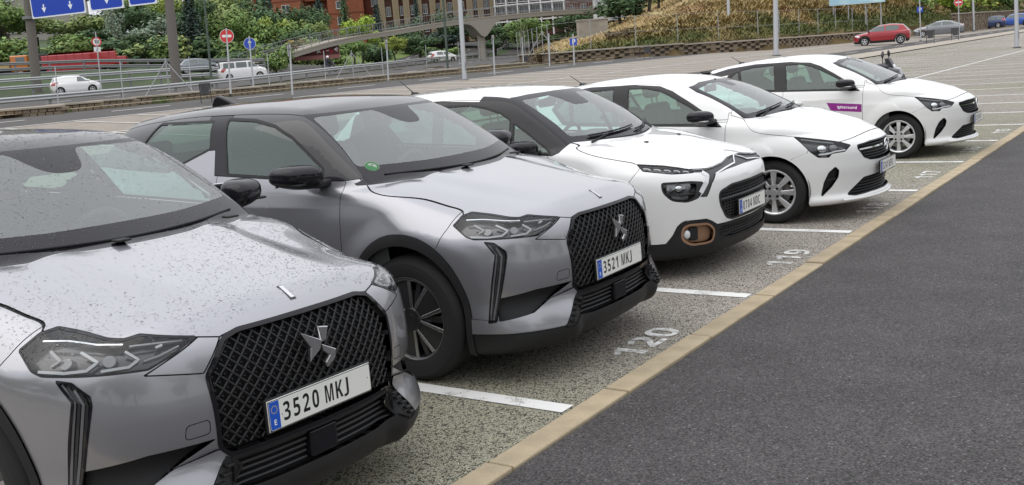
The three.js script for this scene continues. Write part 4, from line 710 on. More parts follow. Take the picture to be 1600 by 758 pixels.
const chipT = dataTex(1024, (i, j, n) => {                // rough open-graded surface: small stones with dark voids
  const w = fbm(i / n, j / n, 16, 3, 31) - .5, [a, e, id] = cell(i / n * 150 + w * 2, j / n * 150, 150), big = fbm(i / n, j / n, 6, 4, 41), deep = hash2(Math.floor(i / 7), Math.floor(j / 7), 43);
  let v = .36 + .27 * id + .06 * (hash2(i, j, 5) - .5) + .10 * (big - .5); const gap = sstep(.0, .34, e); v *= .1 + .9 * gap; if (hash2(Math.round(id * 9999), 7, 8) < .17) v *= .22; if (vnoise(i / n * 260, j / n * 260, 260, 77) > .76) v *= .3;
  chipH[j * n + i] = gap * (.5 + .5 * id) * (vnoise(i / n * 130, j / n * 130, 130, 77) > .69 ? .3 : 1);
  const tint = vnoise(i / n * 40, j / n * 40, 40, 51); v = Math.max(v, .01); return [v * (1.10 + .04 * tint), v * 1.02, v * (.91 - .05 * tint)].map(q => Math.min(1, Math.pow(q, 1 / 2.2)));
}, true);
const chipB = dataTex(1024, (i, j, n) => { const v = chipH[j * n + i]; return [v, v, v]; }, false);
const TX = (t, k) => { const q = t.clone(); q.repeat.set(k, k); q.needsUpdate = true; return q; };
const concreteT = dataTex(512, (i, j, n) => { const v = .78 + .16 * (fbm(i / n, j / n, 8, 5, 61) - .5) + .12 * (hash2(i, j, 62) - .5); return [v, v * .985, v * .95]; }, true);
const G = {
  asphalt: std(0xffffff, .88, { map: TX(asphaltT, .5), bumpMap: TX(aspBump, 1), bumpScale: .004, vertexColors: true }), asphaltFar: std([.11, .105, .108], .9, { map: TX(concreteT, .2) }),
  chip: std(0xffffff, .95, { map: TX(chipT, .72), bumpMap: TX(chipB, .72), bumpScale: .004, vertexColors: true }),
  earth: std([.10, .10, .05], .95, { vertexColors: true, map: TX(concreteT, .3) }), kerb: std([.68, .575, .42], .9, { map: TX(concreteT, 1.1), bumpMap: TX(concreteT, 2), bumpScale: .003 }), kerb2: std([.63, .53, .385], .9, { map: TX(concreteT, .9), bumpMap: TX(concreteT, 2), bumpScale: .003 }),
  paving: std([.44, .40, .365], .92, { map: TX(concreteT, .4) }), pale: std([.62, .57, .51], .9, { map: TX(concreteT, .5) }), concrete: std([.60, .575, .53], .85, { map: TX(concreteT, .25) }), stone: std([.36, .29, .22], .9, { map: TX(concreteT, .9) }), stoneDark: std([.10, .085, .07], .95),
  galv: std([.42, .43, .44], .45, { metalness: .55 }), galvDull: std([.22, .225, .23], .6, { metalness: .3 }), steelDark: std([.08, .08, .085], .6), greenPole: std([.06, .085, .065], .6), white: std([.72, .72, .70], .5),
};
const wornA = dataTex(256, (i, j, n) => { const v = .62 * fbm(i / n, j / n, 10, 4, 71) + .38 * hash2(i, j, 72); const o = v > .335 ? 1 : 0; return [o, o, o]; }, false), wornB = dataTex(256, (i, j, n) => { const v = .6 * fbm(i / n, j / n, 8, 4, 75) + .4 * hash2(i, j, 76); const o = v > .43 ? 1 : 0; return [o, o, o]; }, false);
G.paint = std([.70, .70, .68], .75, { alphaMap: TX(wornA, 1.3), alphaTest: .5 }); G.paintWorn = std([.74, .74, .72], .8, { alphaMap: TX(wornB, 1.6), alphaTest: .5 }); G.paintFar = std([.60, .58, .55], .8);
function sheet(name, xs, zs, off, m, color, hf = H, parent) {
  const P = [], U = [], C = [], I = [], nz = zs.length;
  xs.forEach((x) => zs.forEach((z) => { const y = hf(x, z); P.push(x, y + off, z); U.push(x, z); const c = color ? color(x, z) : [1, 1, 1]; C.push(...c); }));
  for (let i = 0; i < xs.length - 1; i++) for (let j = 0; j < nz - 1; j++) { const a = i * nz + j, b = a + nz; I.push(a, a + 1, b + 1, a, b + 1, b); }
  const g = new THREE.BufferGeometry(); g.setAttribute('position', new THREE.Float32BufferAttribute(P, 3)); g.setAttribute('uv', new THREE.Float32BufferAttribute(U, 2)); if (m.vertexColors) g.setAttribute('color', new THREE.Float32BufferAttribute(C, 3)); g.setIndex(I); g.computeVertexNormals();
  const o = new THREE.Mesh(g, m); o.name = parent ? name : numbered(name); o.receiveShadow = true; (parent || scene).add(o); if (!parent) tag(o, 0, 0, 0, 'structure'); return o;
}
const range = (a, b, n) => Array.from({ length: n + 1 }, (_, i) => a + (b - a) * i / n), knots = HK.map(k => k[0]);
const span = (a, b, n) => [...new Set([...range(a, b, n), ...knots.filter(k => k > a && k < b)])].sort((p, q) => p - q);
sheet('ground', [-900, -600, -400, -300, -200, -170, -150, -130, -115, -105, -93, -91, -89, -87, -84, -80, -76, -72, -66, -58, -53, -45, -35, -28, -21.5, -16, -10, 0, 60, 300], [-900, -500, -350, -260, -220, -190, ...range(-170, -20, 75), 0, 40, 120], -.012, G.earth, (x, z) => { const n = .7 + .6 * vnoise(x * .21, z * .21, 512, 81), g = sstep(-70, -90, x); return [n * (1 - .25 * g), n * (1 + .25 * g), n * (1 - .1 * g)]; });
const patchy = (x, z) => { const a = vnoise(x * .9 + 40, z * .9 + 40, 256, 91), b = vnoise(x * .28 + 9, z * .28 + 77, 256, 92), moss = sstep(.45, .8, b * .7 + a * .3), k = .88 + .2 * a; const line = bell(((z + 4.035) % 2.35 + 2.35) % 2.35 - 1.2, .5); return [k * (1 - .16 * moss), k * (1 - .12 * moss), k * (1 - .24 * moss)].map((v, i) => v * (1 + .0 * line)); };
sheet('parking_lot', span(-15.55, -2.53, 46), range(-40, 8, 160), 0, G.chip, patchy);
sheet('parking_lot', span(-15.55, -2.53, 16), range(-150, -40, 60), 0, G.chip, patchy);
const streak = (x, z) => { const k = .92 + .2 * vnoise(x * .8 + 5, z * .16 + 30, 256, 93) + .14 * (vnoise(x * 3.1 + 5, z * 1.4 + 30, 512, 94) - .5), w = bell(x + 1.3, .5) * .06; return [k + w, k + w, k + w].map(v => v * .80); };
sheet('asphalt_lane', range(-2.375, 7, 30), range(-60, 10, 140), 0, G.asphalt, streak); sheet('asphalt_lane', range(-2.375, 7, 8), range(-200, -60, 40), 0, G.asphalt, streak);
// kerb of tan concrete blocks, flush with the lane
{ const k = thing('kerb', 0, 0); k.userData = { kind: 'structure' }; const stone = [0, 1].map(i => rbox(.138, .16, 1.018, .01, 0, -.066, 0, 2)); for (const g of stone) { const p = g.attributes.position, u = g.attributes.uv; for (let i = 0; i < p.count; i++) u.setXY(i, p.getX(i) + p.getY(i), p.getZ(i)); }
  for (let i = -5; i < 60; i++) { const z = -4.346 - i * 1.034 - .517, m = mesh('kerb_stone', stone[i & 1], hash2(i, 3) > .5 ? G.kerb : G.kerb2, k, [-2.452 + rr(-.004, .004), rr(-.003, .004), z]); m.rotation.y = rr(-.004, .004); m.rotation.x = rr(-.002, .002); }
  mesh('kerb_run', box(.138, .16, 90, -2.452, -.07, -4.346 - 60 * 1.034 - 45), G.kerb, k); }
// painted bay lines and the long line between the two rows
{ const k = thing('bay_markings', 0, 0); k.userData = { kind: 'structure' };
  for (let i = -1; i < 52; i++) { const z = -4.04 - (i - 0) * 2.352, wob = rr(-.01, .01); sheet('bay_line', span(-7.98, -2.58 + (i < 8 ? 0.03 : 0), 4), [z - .055 + wob, z + .055 + wob], .004, i < 12 ? G.paint : G.paintFar, 0, H, k); sheet('bay_line', span(-13.4, -8.12, 3), [z - .055, z + .055], .004, i < 12 ? G.paint : G.paintFar, 0, H, k); }
  sheet('row_line', [-8.1, -8.0], range(-150, 4, 30), .004, G.paint, 0, H, k); }
const font = await new FontLoader().loadAsync('fonts/droid/droid_sans_bold.typeface.json');
[['121', -2.655], ['120', -5.19], ['119', -7.62], ['118', -9.97], ['117', -12.3], ['116', -14.7], ['115', -17.1]].forEach(([t, z]) => {
  const g = new THREE.ShapeGeometry(font.generateShapes(t, .2)); g.computeBoundingBox(); const b = g.boundingBox; g.translate(-(b.min.x + b.max.x) / 2, -(b.min.y + b.max.y) / 2, 0); g.scale(.6 / (b.max.x - b.min.x), .2 / (b.max.y - b.min.y), 1).rotateX(-Math.PI / 2).rotateY(Math.PI / 2); const u = g.attributes.uv, p = g.attributes.position; for (let i = 0; i < p.count; i++) u.setXY(i, p.getX(i) * 2, p.getZ(i) * 2);
  const m = mesh('bay_number', g, G.paintWorn, scene, [-2.71, .005, z]); tag(m, 0, 0, 0, 'structure');
});
// pale strip, aisle, second bays, and the far aisle with its kerb
sheet('kerb_strip', span(-17.8, -15.55, 1), range(-190, 10, 100), .05, G.pale);
sheet('asphalt_aisle', span(-20.6, -17.8, 1), range(-190, 10, 100), .03, G.asphaltFar); sheet('bay_paving', span(-31, -20.6, 2), range(-190, 10, 100), .03, G.paving); sheet('asphalt_aisle', span(-36.4, -31, 1), range(-110, 10, 60), .03, G.asphaltFar); sheet('kerb_strip', [-37.1, -36.4], range(-110, 10, 60), .16, G.kerb);
{ const k = thing('far_markings', 0, 0); k.userData = { kind: 'structure' };
  for (let i = 0; i < 60; i++) { const z = -8 - i * 2.4; sheet('bay_line', span(-25.4, -20.8, 1), [z - .07, z + .07], .045, G.paintFar, 0, H, k); if (z > -72) sheet('bay_line', span(-30.8, -26, 1), [z - .07, z + .07], .045, G.paintFar, 0, H, k); }
  for (let i = 0; i < 16; i++) sheet('lane_dash', [-33.75, -33.6], [-20 - i * 6, -17.4 - i * 6], .045, G.paintFar, 0, H, k);
  for (let i = 0; i < 24; i++) sheet('lane_dash', [-19.3, -19.15], [-20 - i * 6, -17.4 - i * 6], .045, G.paintFar, 0, H, k); sheet('edge_line', [-31.15, -31], range(-110, 0, 40), .045, G.paintFar, 0, H, k); sheet('edge_line', [-25.6, -25.45], range(-86, 0, 40), .045, G.paintFar, 0, H, k); }
// roads along the guard rail
const RAIL = [[-53, 12], [-53, -20], [-54, -38], [-57.5, -49], [-63.5, -64], [-70.6, -81], [-87, -113], [-110, -160], [-140, -220]];
const railC = new THREE.CatmullRomCurve3(RAIL.map(p => new THREE.Vector3(p[0], 0, p[1])), false, 'centripetal');
function along(o, n, t0 = 0, t1 = 1) { const r = []; for (let i = 0; i <= n; i++) { const t = t0 + (t1 - t0) * i / n, p = railC.getPointAt(t), d = railC.getTangentAt(t); r.push([p.x + d.z * o, p.z - d.x * o]); } return r; } // o > 0 lies to the left of the rail, towards the highway
function road(name, o0, o1, off, m, n = 70, t0 = 0, t1 = 1) {
  const A = along(o0, n, t0, t1), B = along(o1, n, t0, t1), P = [], I = [], U = [], K = 5;
  for (let i = 0; i <= n; i++) for (let k = 0; k <= K; k++) { const x = A[i][0] + (B[i][0] - A[i][0]) * k / K, z = A[i][1] + (B[i][1] - A[i][1]) * k / K; P.push(x, H(x, z) + off, z); U.push(x, z); if (i && k) { const q = i * (K + 1) + k; I.push(q, q - 1, q - K - 2, q, q - K - 2, q - K - 1); } }
  const g = new THREE.BufferGeometry(); g.setAttribute('position', new THREE.Float32BufferAttribute(P, 3)); g.setAttribute('uv', new THREE.Float32BufferAttribute(U, 2)); g.setIndex(I); g.computeVertexNormals(); const q = mesh(name, g, m); return tag(q, 0, 0, 0, 'structure');
}
road('service_road', -13, -1.2, .05, G.asphaltFar); road('highway', 1, 16, .05, G.asphaltFar); road('lawn', 12.5, 60, .09, std([.13, .19, .045], .95), 40, .52, 1); 
for (const [o, n] of [[-7, 40], [6, 40], [11.5, 40]]) for (let i = 0; i < n; i++) road('lane_dash', o - .08, o + .08, .075, G.paintFar, 2, i / n, (i + .4) / n);
// ---------- posts, rails, walls ----------
function lean(o, base, top) { o.quaternion.setFromUnitVectors(new THREE.Vector3(0, 1, 0), new THREE.Vector3(top[0] - base[0], top[1] - base[1], top[2] - base[2]).normalize()); }
function pole(name, label, cat, base, top, r, m, group) { const t = thing(name, label, cat, base, 0, group), h = Math.hypot(top[0] - base[0], top[1] - base[1], top[2] - base[2]); mesh('post', new THREE.CylinderGeometry(r * .8, r, h, 12).translate(0, h / 2, 0), m, t); mesh('base_plate', new THREE.CylinderGeometry(r * 2, r * 2.1, .05, 12).translate(0, .025, 0), G.galvDull, t); lean(t, base, top); t.userData.h = h; return t; }
function lampPost(label, base, top, r) { const t = pole('street_lamp', label, 'street lamp', base, [base[0] + (top[0] - base[0]) * 1.7, base[1] + (top[1] - base[1]) * 1.7, base[2] + (top[2] - base[2]) * 1.7], r, G.galv, 'tall grey lamp posts of the car park'), h = t.userData.h; delete t.userData.h; mesh('lamp_arm', rod([0, h, 0], [.9, h + .15, 0], .04), G.galv, t); mesh('lamp_head', rbox(.6, .1, .25, .03, 1.1, h + .15, 0), G.galvDull, t); mesh('access_door', rbox(.02, .4, .1, .005, r, .7, 0), G.galvDull, t); }
lampPost('tall grey lamp post rising left of centre, before the footbridge', [-30.98, .67, -41.61], [-31.43, 5.87, -42.43], .12);
lampPost('thick grey lamp post behind the white car with the purple sticker', [-23.66, .35, -65.45], [-23.95, 6.33, -66.57], .17);
lampPost('slender grey lamp post in front of the block wall and dry bank', [-33.53, .78, -81.78], [-33.92, 7.94, -83.07], .13);
lampPost('grey lamp post at the right edge, beside the pale strip', [-9.11, 0, -62.18], [-9.34, 4.58, -63.03], .11);
lampPost('grey lamp post beyond the silver saloon, by the far block wall', [-23.2, .4, -128], [-23.5, 6.2, -129], .12);
function disc(t, y, r, face, rim_, turn, decal) { const g = new THREE.Group(); g.name = 'sign_plate'; g.position.set(0, y, 0); g.rotation.y = turn; t.add(g); mesh('sign_back', new THREE.CylinderGeometry(r, r, .02, 40).rotateX(Math.PI / 2), G.galv, g); mesh('sign_rim', new THREE.TorusGeometry(r * .97, r * .03, 6, 40).translate(0, 0, .012), rim_, g); mesh('sign_face', new THREE.CircleGeometry(r * .95, 40).translate(0, 0, .014), face, g); decal(g, r); }
const SM = { red: std([.55, .02, .02], .45), blue: std([.01, .06, .42], .45), white: std([.75, .75, .74], .5), black: std([.02, .02, .02], .6) };
const arrow = (w, h) => { const s = new THREE.Shape([[-.14, -.5], [.14, -.5], [.14, .1], [.36, .1], [0, .5], [-.36, .1], [-.14, .1]].map(p => new THREE.Vector2(p[0] * w, p[1] * h))); return new THREE.ShapeGeometry(s); };
{ const t = pole('road_sign', 'red no entry sign on a grey post before the white van', 'road sign', [-36.73, .85, -31.71], [-36.97, 3.9, -32.13], .045, G.galv); delete t.userData.h; disc(t, 2.74, .31, SM.red, SM.white, 45 * D2R, (g, r) => mesh('white_bar', box(r * 1.3, r * .36, .004, 0, 0, .017), SM.white, g)); }
{ const t = pole('road_sign', 'blue round sign with a white upward arrow, right of the no entry sign', 'road sign', [-40.3, .84, -36.3], [-40.5, 3.7, -36.6], .045, G.galv); delete t.userData.h; disc(t, 2.5, .30, SM.blue, SM.white, 45 * D2R, (g, r) => mesh('white_arrow', arrow(r * .9, r * 1.4).translate(0, 0, .018), SM.white, g)); }
{ const t = pole('road_sign', 'round red and white weight limit sign above the red lorry', 'road sign', [-71.84, 1.35, -49.3], [-72.1, 6.0, -49.7], .05, G.galv); delete t.userData.h; disc(t, 3.92, .36, SM.white, SM.red, 55 * D2R, (g, r) => { mesh('red_ring', new THREE.RingGeometry(r * .74, r * .95, 40).translate(0, 0, .017), SM.red, g); const q = new THREE.ShapeGeometry(font.generateShapes('10', r * .72)); mesh('sign_number', q.translate(-r * .52, -r * .36, .018), SM.black, g); }); const b = new THREE.Group(); b.name = 'sub_plate'; b.position.set(0, 3.34, 0); b.rotation.y = 55 * D2R; t.add(b); mesh('plate', rbox(.5, .36, .02, .005), SM.white, b); mesh('lorry_arrow', arrow(.2, .26).rotateZ(-.8).translate(0, 0, .013), SM.black, b); }
const backSign = (label, base, top, tall) => { const t = pole('road_sign', label, 'road sign', base, top, .045, G.galv); delete t.userData.h; const h = Math.hypot(top[0] - base[0], top[1] - base[1], top[2] - base[2]); mesh('sign_back', rbox(.34, .5, .02, .01, 0, h - .28, -.06).rotateY(2.2), G.galv, t); mesh('bracket', rbox(.1, .06, .1, .01, 0, h - .2, 0), G.galvDull, t); };
backSign('grey sign seen edge-on from behind, before the graffiti under the bridge', [-32.6, .74, -31.48], [-32.78, 2.9, -31.82]); backSign('grey sign seen from behind on a post left of the tall lamp post', [-37.97, .84, -43.97], [-38.14, 3.1, -44.34]); backSign('grey sign seen from behind on a post before the bridge pier', [-31.82, .71, -45.43], [-31.97, 2.85, -45.78]); backSign('grey sign from behind at the left end of the block wall', [-43.5, .83, -66], [-43.7, 3.0, -66.4]);
pole('steel_post', 'bare grey post beside the small parking sign at the wall', 'post', [-34.92, .8, -55.95], [-35.05, 2.9, -56.32], .05, G.galv); pole('steel_post', 'thin white post behind the tall lamp post', 'post', [-36.5, .85, -49.0], [-36.7, 2.9, -49.3], .04, G.white);
const pSign = (label, base, top, tall) => { const t = pole('parking_sign', label, 'parking sign', base, top, .05, G.galv), y = t.userData.h - tall; delete t.userData.h; const g = new THREE.Group(); g.name = 'sign_plate'; g.position.set(0, y, 0); g.rotation.y = 25 * D2R; t.add(g); mesh('plate', rbox(.46, .46, .02, .01), SM.blue, g); const q = new THREE.ShapeGeometry(font.generateShapes('P', .32)); mesh('letter', q.translate(-.11, -.15, .013), SM.white, g); };
pSign('small blue parking sign before the left end of the block wall', [-33.62, .6, -56.8], [-33.8, 2.75, -57.2], .5); pSign('small blue parking sign on a post left of the silver saloon', [-20.5, .3, -90.68], [-20.7, 4.2, -91.3], 1.4);
{ const t = pole('road_sign', 'red sign on a grey post before the rear of the silver saloon', 'road sign', [-18.5, .2, -95.75], [-18.66, 3.5, -96.2], .05, G.galv); delete t.userData.h; disc(t, 3.05, .36, SM.red, SM.white, 20 * D2R, (g, r) => mesh('white_bar', box(r * 1.3, r * .36, .004, 0, 0, .017), SM.white, g)); }
const greenPole = (label, a, b) => { const t = pole('steel_post', label, 'post', a, b, .09, G.greenPole); delete t.userData.h; };
greenPole('tall dark green post just left of the grey lamp post by the footbridge', [-45.1, .83, -58.7], [-45.5, 9, -59.5]); greenPole('tall dark green post above the blue arrow sign', [-62.9, 1.05, -52.6], [-63.5, 9.5, -53.5]);
// litter bins
function bin(label, x, z, turn, s = 1) { const t = thing('litter_bin', label, 'litter bin', [x, H(x, z) + .03, z], turn, 'dark litter bins on two legs'); const g = new THREE.CylinderGeometry(.3, .22, .52, 4, 1).rotateY(Math.PI / 4).scale(1, 1, .72).translate(0, .62, 0); mesh('bin_body', g, G.steelDark, t); mesh('bin_rim', rbox(.45, .04, .33, .012, 0, .885, 0), G.steelDark, t); for (const q of [-1, 1]) mesh('leg', box(.04, .92, .05, q * .235, .44, 0), G.steelDark, t); for (let i = -3; i <= 3; i++) mesh('slat', box(.03, .5, .008, i * .055, .63, .245).rotateX(-.08), G.steelDark, t); t.scale.setScalar(s); }
bin('dark litter bin beside the no entry sign, above the silver car roof', -33.25, -27.44, .75, .86); bin('dark litter bin at the left end of the block wall', -43.6, -66.5, .6, .85); bin('dark litter bin before the middle of the block wall', -33.06, -65.91, .5, .9); bin('dark litter bin left of the silver saloon', -17.5, -80.4, .3, 1.1); bin('dark litter bin before the rear door of the silver saloon', -17.1, -86.9, .3, 1.1);
// guard rails: beam of corrugated steel on posts
function beam(pts, m) { const prof = [[-.16, 0], [-.12, .05], [-.06, .07], [-.02, .01], [.02, .01], [.06, .07], [.12, .05], [.16, 0]], P = [], I = []; pts.forEach((p, i) => { const a = pts[Math.max(0, i - 1)], b = pts[Math.min(pts.length - 1, i + 1)], dx = b[0] - a[0], dz = b[2] - a[2], l = Math.hypot(dx, dz), nx = -dz / l, nz = dx / l; for (const [y, o] of prof) P.push(p[0] + nx * o, p[1] + y, p[2] + nz * o); }); const n = prof.length; for (let i = 1; i < pts.length; i++) for (let k = 1; k < n; k++) { const q = i * n + k; I.push(q - n - 1, q - 1, q, q - n - 1, q, q - n); } const g = new THREE.BufferGeometry(); g.setAttribute('position', new THREE.Float32BufferAttribute(P, 3)); g.setIndex(I); g.computeVertexNormals(); return g; }
function guardRail(label, pts, hs, gap, m, postH) { const t = thing('guard_rail', label, 'guard rail', [0, 0, 0]); for (const h of hs) mesh('rail', beam(pts.map(p => [p[0], p[1] + h, p[2]]), m), m, t); let acc = gap; for (let i = 1; i < pts.length; i++) { const L = Math.hypot(pts[i][0] - pts[i - 1][0], pts[i][2] - pts[i - 1][2]); acc += L; if (acc >= gap) { acc = 0; const y = H(pts[i][0], pts[i][2]), top = pts[i][1] + postH; mesh('rail_post', box(.12, top - y, .16, pts[i][0] - .1, (top + y) / 2, pts[i][2]), G.galvDull, t); } } }
guardRail('long grey guard rail in front of the white car and white van', along(0, 130, .03, .92).map(p => [p[0], H(...p), p[1]]), [.62], 3.6, G.galv, .72);
const lerpPts = (A, n) => { const o = []; for (let i = 0; i < A.length - 1; i++) for (let k = 0; k < n; k++) o.push(A[i].map((v, d) => v + (A[i + 1][d] - v) * k / n)); o.push(A[A.length - 1]); return o; };
guardRail('double grey guard rail on the median behind the white car', lerpPts([[-88, 1.55, -38], [-84, 1.55, -48], [-80, 1.5, -58], [-79.2, 1.45, -66], [-78.2, .9, -68.5]], 8), [.75, 1.38], 3, G.galv, 1.4);
guardRail('high grey guard rail along the raised road in front of the red lorry', lerpPts([[-106, 3.5, -54], [-102, 3.45, -59.3], [-95, 3.1, -65], [-86, 2.3, -71], [-80, 1.8, -74]], 8), [.35, .85, 1.4], 2.6, G.galvDull, 1.5);
// thin posts of the wire fence before the highway
for (const [x, z, h] of [[-47.7, -30.2, 2.1], [-47.5, -33.8, 2.2], [-47.2, -38, 2.2], [-48.5, -45, 2.2], [-50.5, -52, 2.2], [-54, -62, 2.3], [-60, -75, 2.3], [-66, -88, 2.4], [-72, -100, 2.4]]) pole('fence_post', 'thin pale post of the wire fence along the highway', 'fence post', [x, H(x, z), z], [x - .1, H(x, z) + h, z - .2], .03, G.galv, 'thin posts along the highway');
for (const [x, z] of [[-46.5, -36], [-52.5, -57]]) { const t = thing('braced_post', x > -50 ? 'braced fence post with two slanting struts near the white car' : 'braced fence post with slanting strut left of the tall lamp post', 'fence post', [x, H(x, z), z]); mesh('post', rod([0, 0, 0], [0, 2.2, 0], .035), G.galv, t); for (const s of [-1, 1]) mesh('strut', rod([0, 2.0, 0], [s * .9, 0, s * -1.1], .025), G.galv, t); }
// stepped planter walls with caps
[[-34.7, -19.5, -34.0, -19.9], [-38.1, -20.6, -35.6, -22.4], [-38.6, -22.1, -36.9, -23.2], [-38.9, -24.5, -37.6, -25.4], [-39.4, -26.6, -38.2, -27.4], [-40.1, -29.4, -38.8, -30.2], [-40.6, -31.3, -39.2, -32.3], [-41.0, -33.0, -38.5, -34.7], [-40.7, -35.4, -38.8, -36.7], [-40.9, -38.6, -39.4, -39.6], [-41.2, -40.6, -39.6, -41.7], [-41.8, -42.5, -39.0, -44.4], [-41.0, -46.0, -38.6, -47.6], [-41.2, -49.5, -38.8, -51], [-41.3, -53.2, -38.9, -54.6], [-41.4, -57.5, -39, -59]].forEach(([ax, az, bx, bz], i) => {
  if (!i) return; const L = Math.hypot(bx - ax, bz - az) + .5, t = thing('planter_wall', ['low stone planter wall with flat cap, stepping along the far kerb', 0][0], 'stone wall', [(ax + bx) / 2, H((ax + bx) / 2, (az + bz) / 2), (az + bz) / 2], Math.atan2(-(bz - az), bx - ax), 'stepped planter walls behind the far kerb');
  mesh('cap', rbox(L + .1, .08, .42, .015, 0, .33, 0), G.pale, t); const g = []; for (let r = 0; r < 2; r++) for (let k = 0; k < L / .3; k++) g.push(rbox(.27, .125, .3 + rr(-.02, .02), .015, -L / 2 + .15 + k * .3 + (r ? .07 : 0), .07 + r * .145, rr(-.01, .01), 1)); tag(mesh('wall_stones', g, G.stone, t), 0, 0, 0, 'stuff');
});
for (const [x, z] of [[-38.3, -29.2], [-38.6, -24.6], [-39.5, -37.5], [-39.4, -48], [-39.5, -52]]) { const g = []; for (let i = 0; i < 60; i++) { const a = rr(0, 6.28), r = rr(0, .5), h = rr(.15, .4); g.push(new THREE.ConeGeometry(.02, h, 3).rotateX(rr(-.5, .5)).rotateZ(rr(-.5, .5)).translate(r * Math.cos(a), h / 2, r * Math.sin(a))); } const m = mesh('weed_clump', g, std([.07, .12, .03], .9), scene, [x, H(x, z), z]); tag(m, 'green weeds growing between the low planter walls', 'weeds', 'weeds between the planter walls'); }
// block retaining wall with open pockets, and its cap
function blockWall(label, pts, h, capH) {
  const t = thing('block_wall', label, 'retaining wall', [0, 0, 0]), g = [], dk = [], caps = [];
  for (let i = 1; i < pts.length; i++) { const [ax, ay, az] = pts[i - 1], [bx, by, bz] = pts[i], L = Math.hypot(bx - ax, bz - az), yaw = Math.atan2(-(bz - az), bx - ax), place = (q, u, y, o) => q.rotateY(yaw).translate(ax + (bx - ax) * u - Math.sin(yaw) * -o, ay + (by - ay) * u + y, az + (bz - az) * u + Math.cos(yaw) * o);
    const n = Math.round(L / .4), rows = Math.round(h / .2);
    for (let r = 0; r < rows; r++) for (let k = 0; k < n; k++) if (((k + r) & 1) === 0 || hash2(k, r, i) > .8) g.push(place(box(.42 + rr(-.04, .04), .185, .3), (k + .5) / n, r * .2 + .1, rr(-.04, .04)));
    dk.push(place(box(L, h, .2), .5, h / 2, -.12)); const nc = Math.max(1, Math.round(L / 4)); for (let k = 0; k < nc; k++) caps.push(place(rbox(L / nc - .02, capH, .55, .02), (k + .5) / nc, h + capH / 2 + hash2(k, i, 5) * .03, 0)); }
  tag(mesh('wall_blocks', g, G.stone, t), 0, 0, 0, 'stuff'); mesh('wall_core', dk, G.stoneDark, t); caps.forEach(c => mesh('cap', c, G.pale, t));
}
blockWall('brown openwork block wall at the foot of the dry grass bank', [[-57, .9, -86], [-42.7, .84, -68.8], [-35, .82, -68.6], [-29.2, .6, -77.9], [-27, .5, -95.4], [-25.4, .42, -104]], .75, .1);
blockWall('openwork block wall behind the dark blue estate car', [[-24.2, .4, -122], [-23.9, .36, -180]], 2.0, .1);
// the bank itself: earth, dry grass, weeds
{ const xs = range(-110, -22, 60), zs = range(-260, -66, 110), P = [], I = [], C = [], nz = zs.length; xs.forEach(x => zs.forEach(z => { const h = hill(x, z), y = h === null ? H(x, z) - .6 : h; P.push(x, y, z); const n = .75 + .5 * vnoise(x * .3 + 50, z * .3 + 90, 256, 101); C.push(n * 1.0, n * .82, n * .5); })); for (let i = 0; i < xs.length - 1; i++) for (let j = 0; j < nz - 1; j++) { const a = i * nz + j, b = a + nz; I.push(a, a + 1, b + 1, a, b + 1, b); }
  const g = new THREE.BufferGeometry(); g.setAttribute('position', new THREE.Float32BufferAttribute(P, 3)); g.setAttribute('color', new THREE.Float32BufferAttribute(C, 3)); g.setIndex(I); g.computeVertexNormals(); tag(mesh('hill', g, std([.105, .085, .045], .95, { vertexColors: true })), 0, 0, 0, 'structure'); }
function tuft(n, h, w, spread, bend) { const P = [], N = []; for (let i = 0; i < n; i++) { const a = rr(0, 6.28), r = rr(0, spread), x = r * Math.cos(a), z = r * Math.sin(a), b = rr(0, 6.28), hh = h * rr(.6, 1.1), bx = Math.cos(b) * bend * hh, bz = Math.sin(b) * bend * hh, c = rr(0, 3.14), wx = Math.cos(c) * w, wz = Math.sin(c) * w; P.push(x - wx, 0, z - wz, x + wx, 0, z + wz, x + bx * .4 + wx * .6, hh * .6, z + bz * .4 + wz * .6, x - wx, 0, z - wz, x + bx * .4 + wx * .6, hh * .6, z + bz * .4 + wz * .6, x + bx, hh, z + bz); for (let k = 0; k < 6; k++) N.push(bx * .3, 1, bz * .3); } const g = new THREE.BufferGeometry(); g.setAttribute('position', new THREE.Float32BufferAttribute(P, 3)); g.setAttribute('normal', new THREE.Float32BufferAttribute(N, 3)); return g; }
function scatter(name, label, cat, n, geo, pick, colors, m) { const q = new THREE.InstancedMesh(geo, m, n), M4 = new THREE.Matrix4(), Q = new THREE.Quaternion(), c = new THREE.Color(); let i = 0, tries = 0; while (i < n && tries++ < n * 8) { const p = pick(); if (!p) continue; Q.setFromAxisAngle(new THREE.Vector3(0, 1, 0), rr(0, 6.28)); const s = p[3] * rr(.7, 1.3); M4.compose(new THREE.Vector3(p[0], p[1] - .05, p[2]), Q, new THREE.Vector3(s, s * rr(.8, 1.25), s)); q.setMatrixAt(i, M4); const k = colors[Math.floor(Math.min(.999, Math.max(0, p[4])) * colors.length)], v = rr(.75, 1.25); c.setRGB(k[0] * v, k[1] * v, k[2] * v); q.setColorAt(i, c); i++; } q.count = i; q.name = numbered(name); q.castShadow = q.receiveShadow = true; scene.add(q); return tag(q, label, cat, 0, 'stuff'); }
const golds = [[.15, .18, .06], [.22, .22, .08], [.34, .28, .12], [.46, .35, .16], [.54, .42, .20], [.44, .29, .15], [.58, .47, .25]];
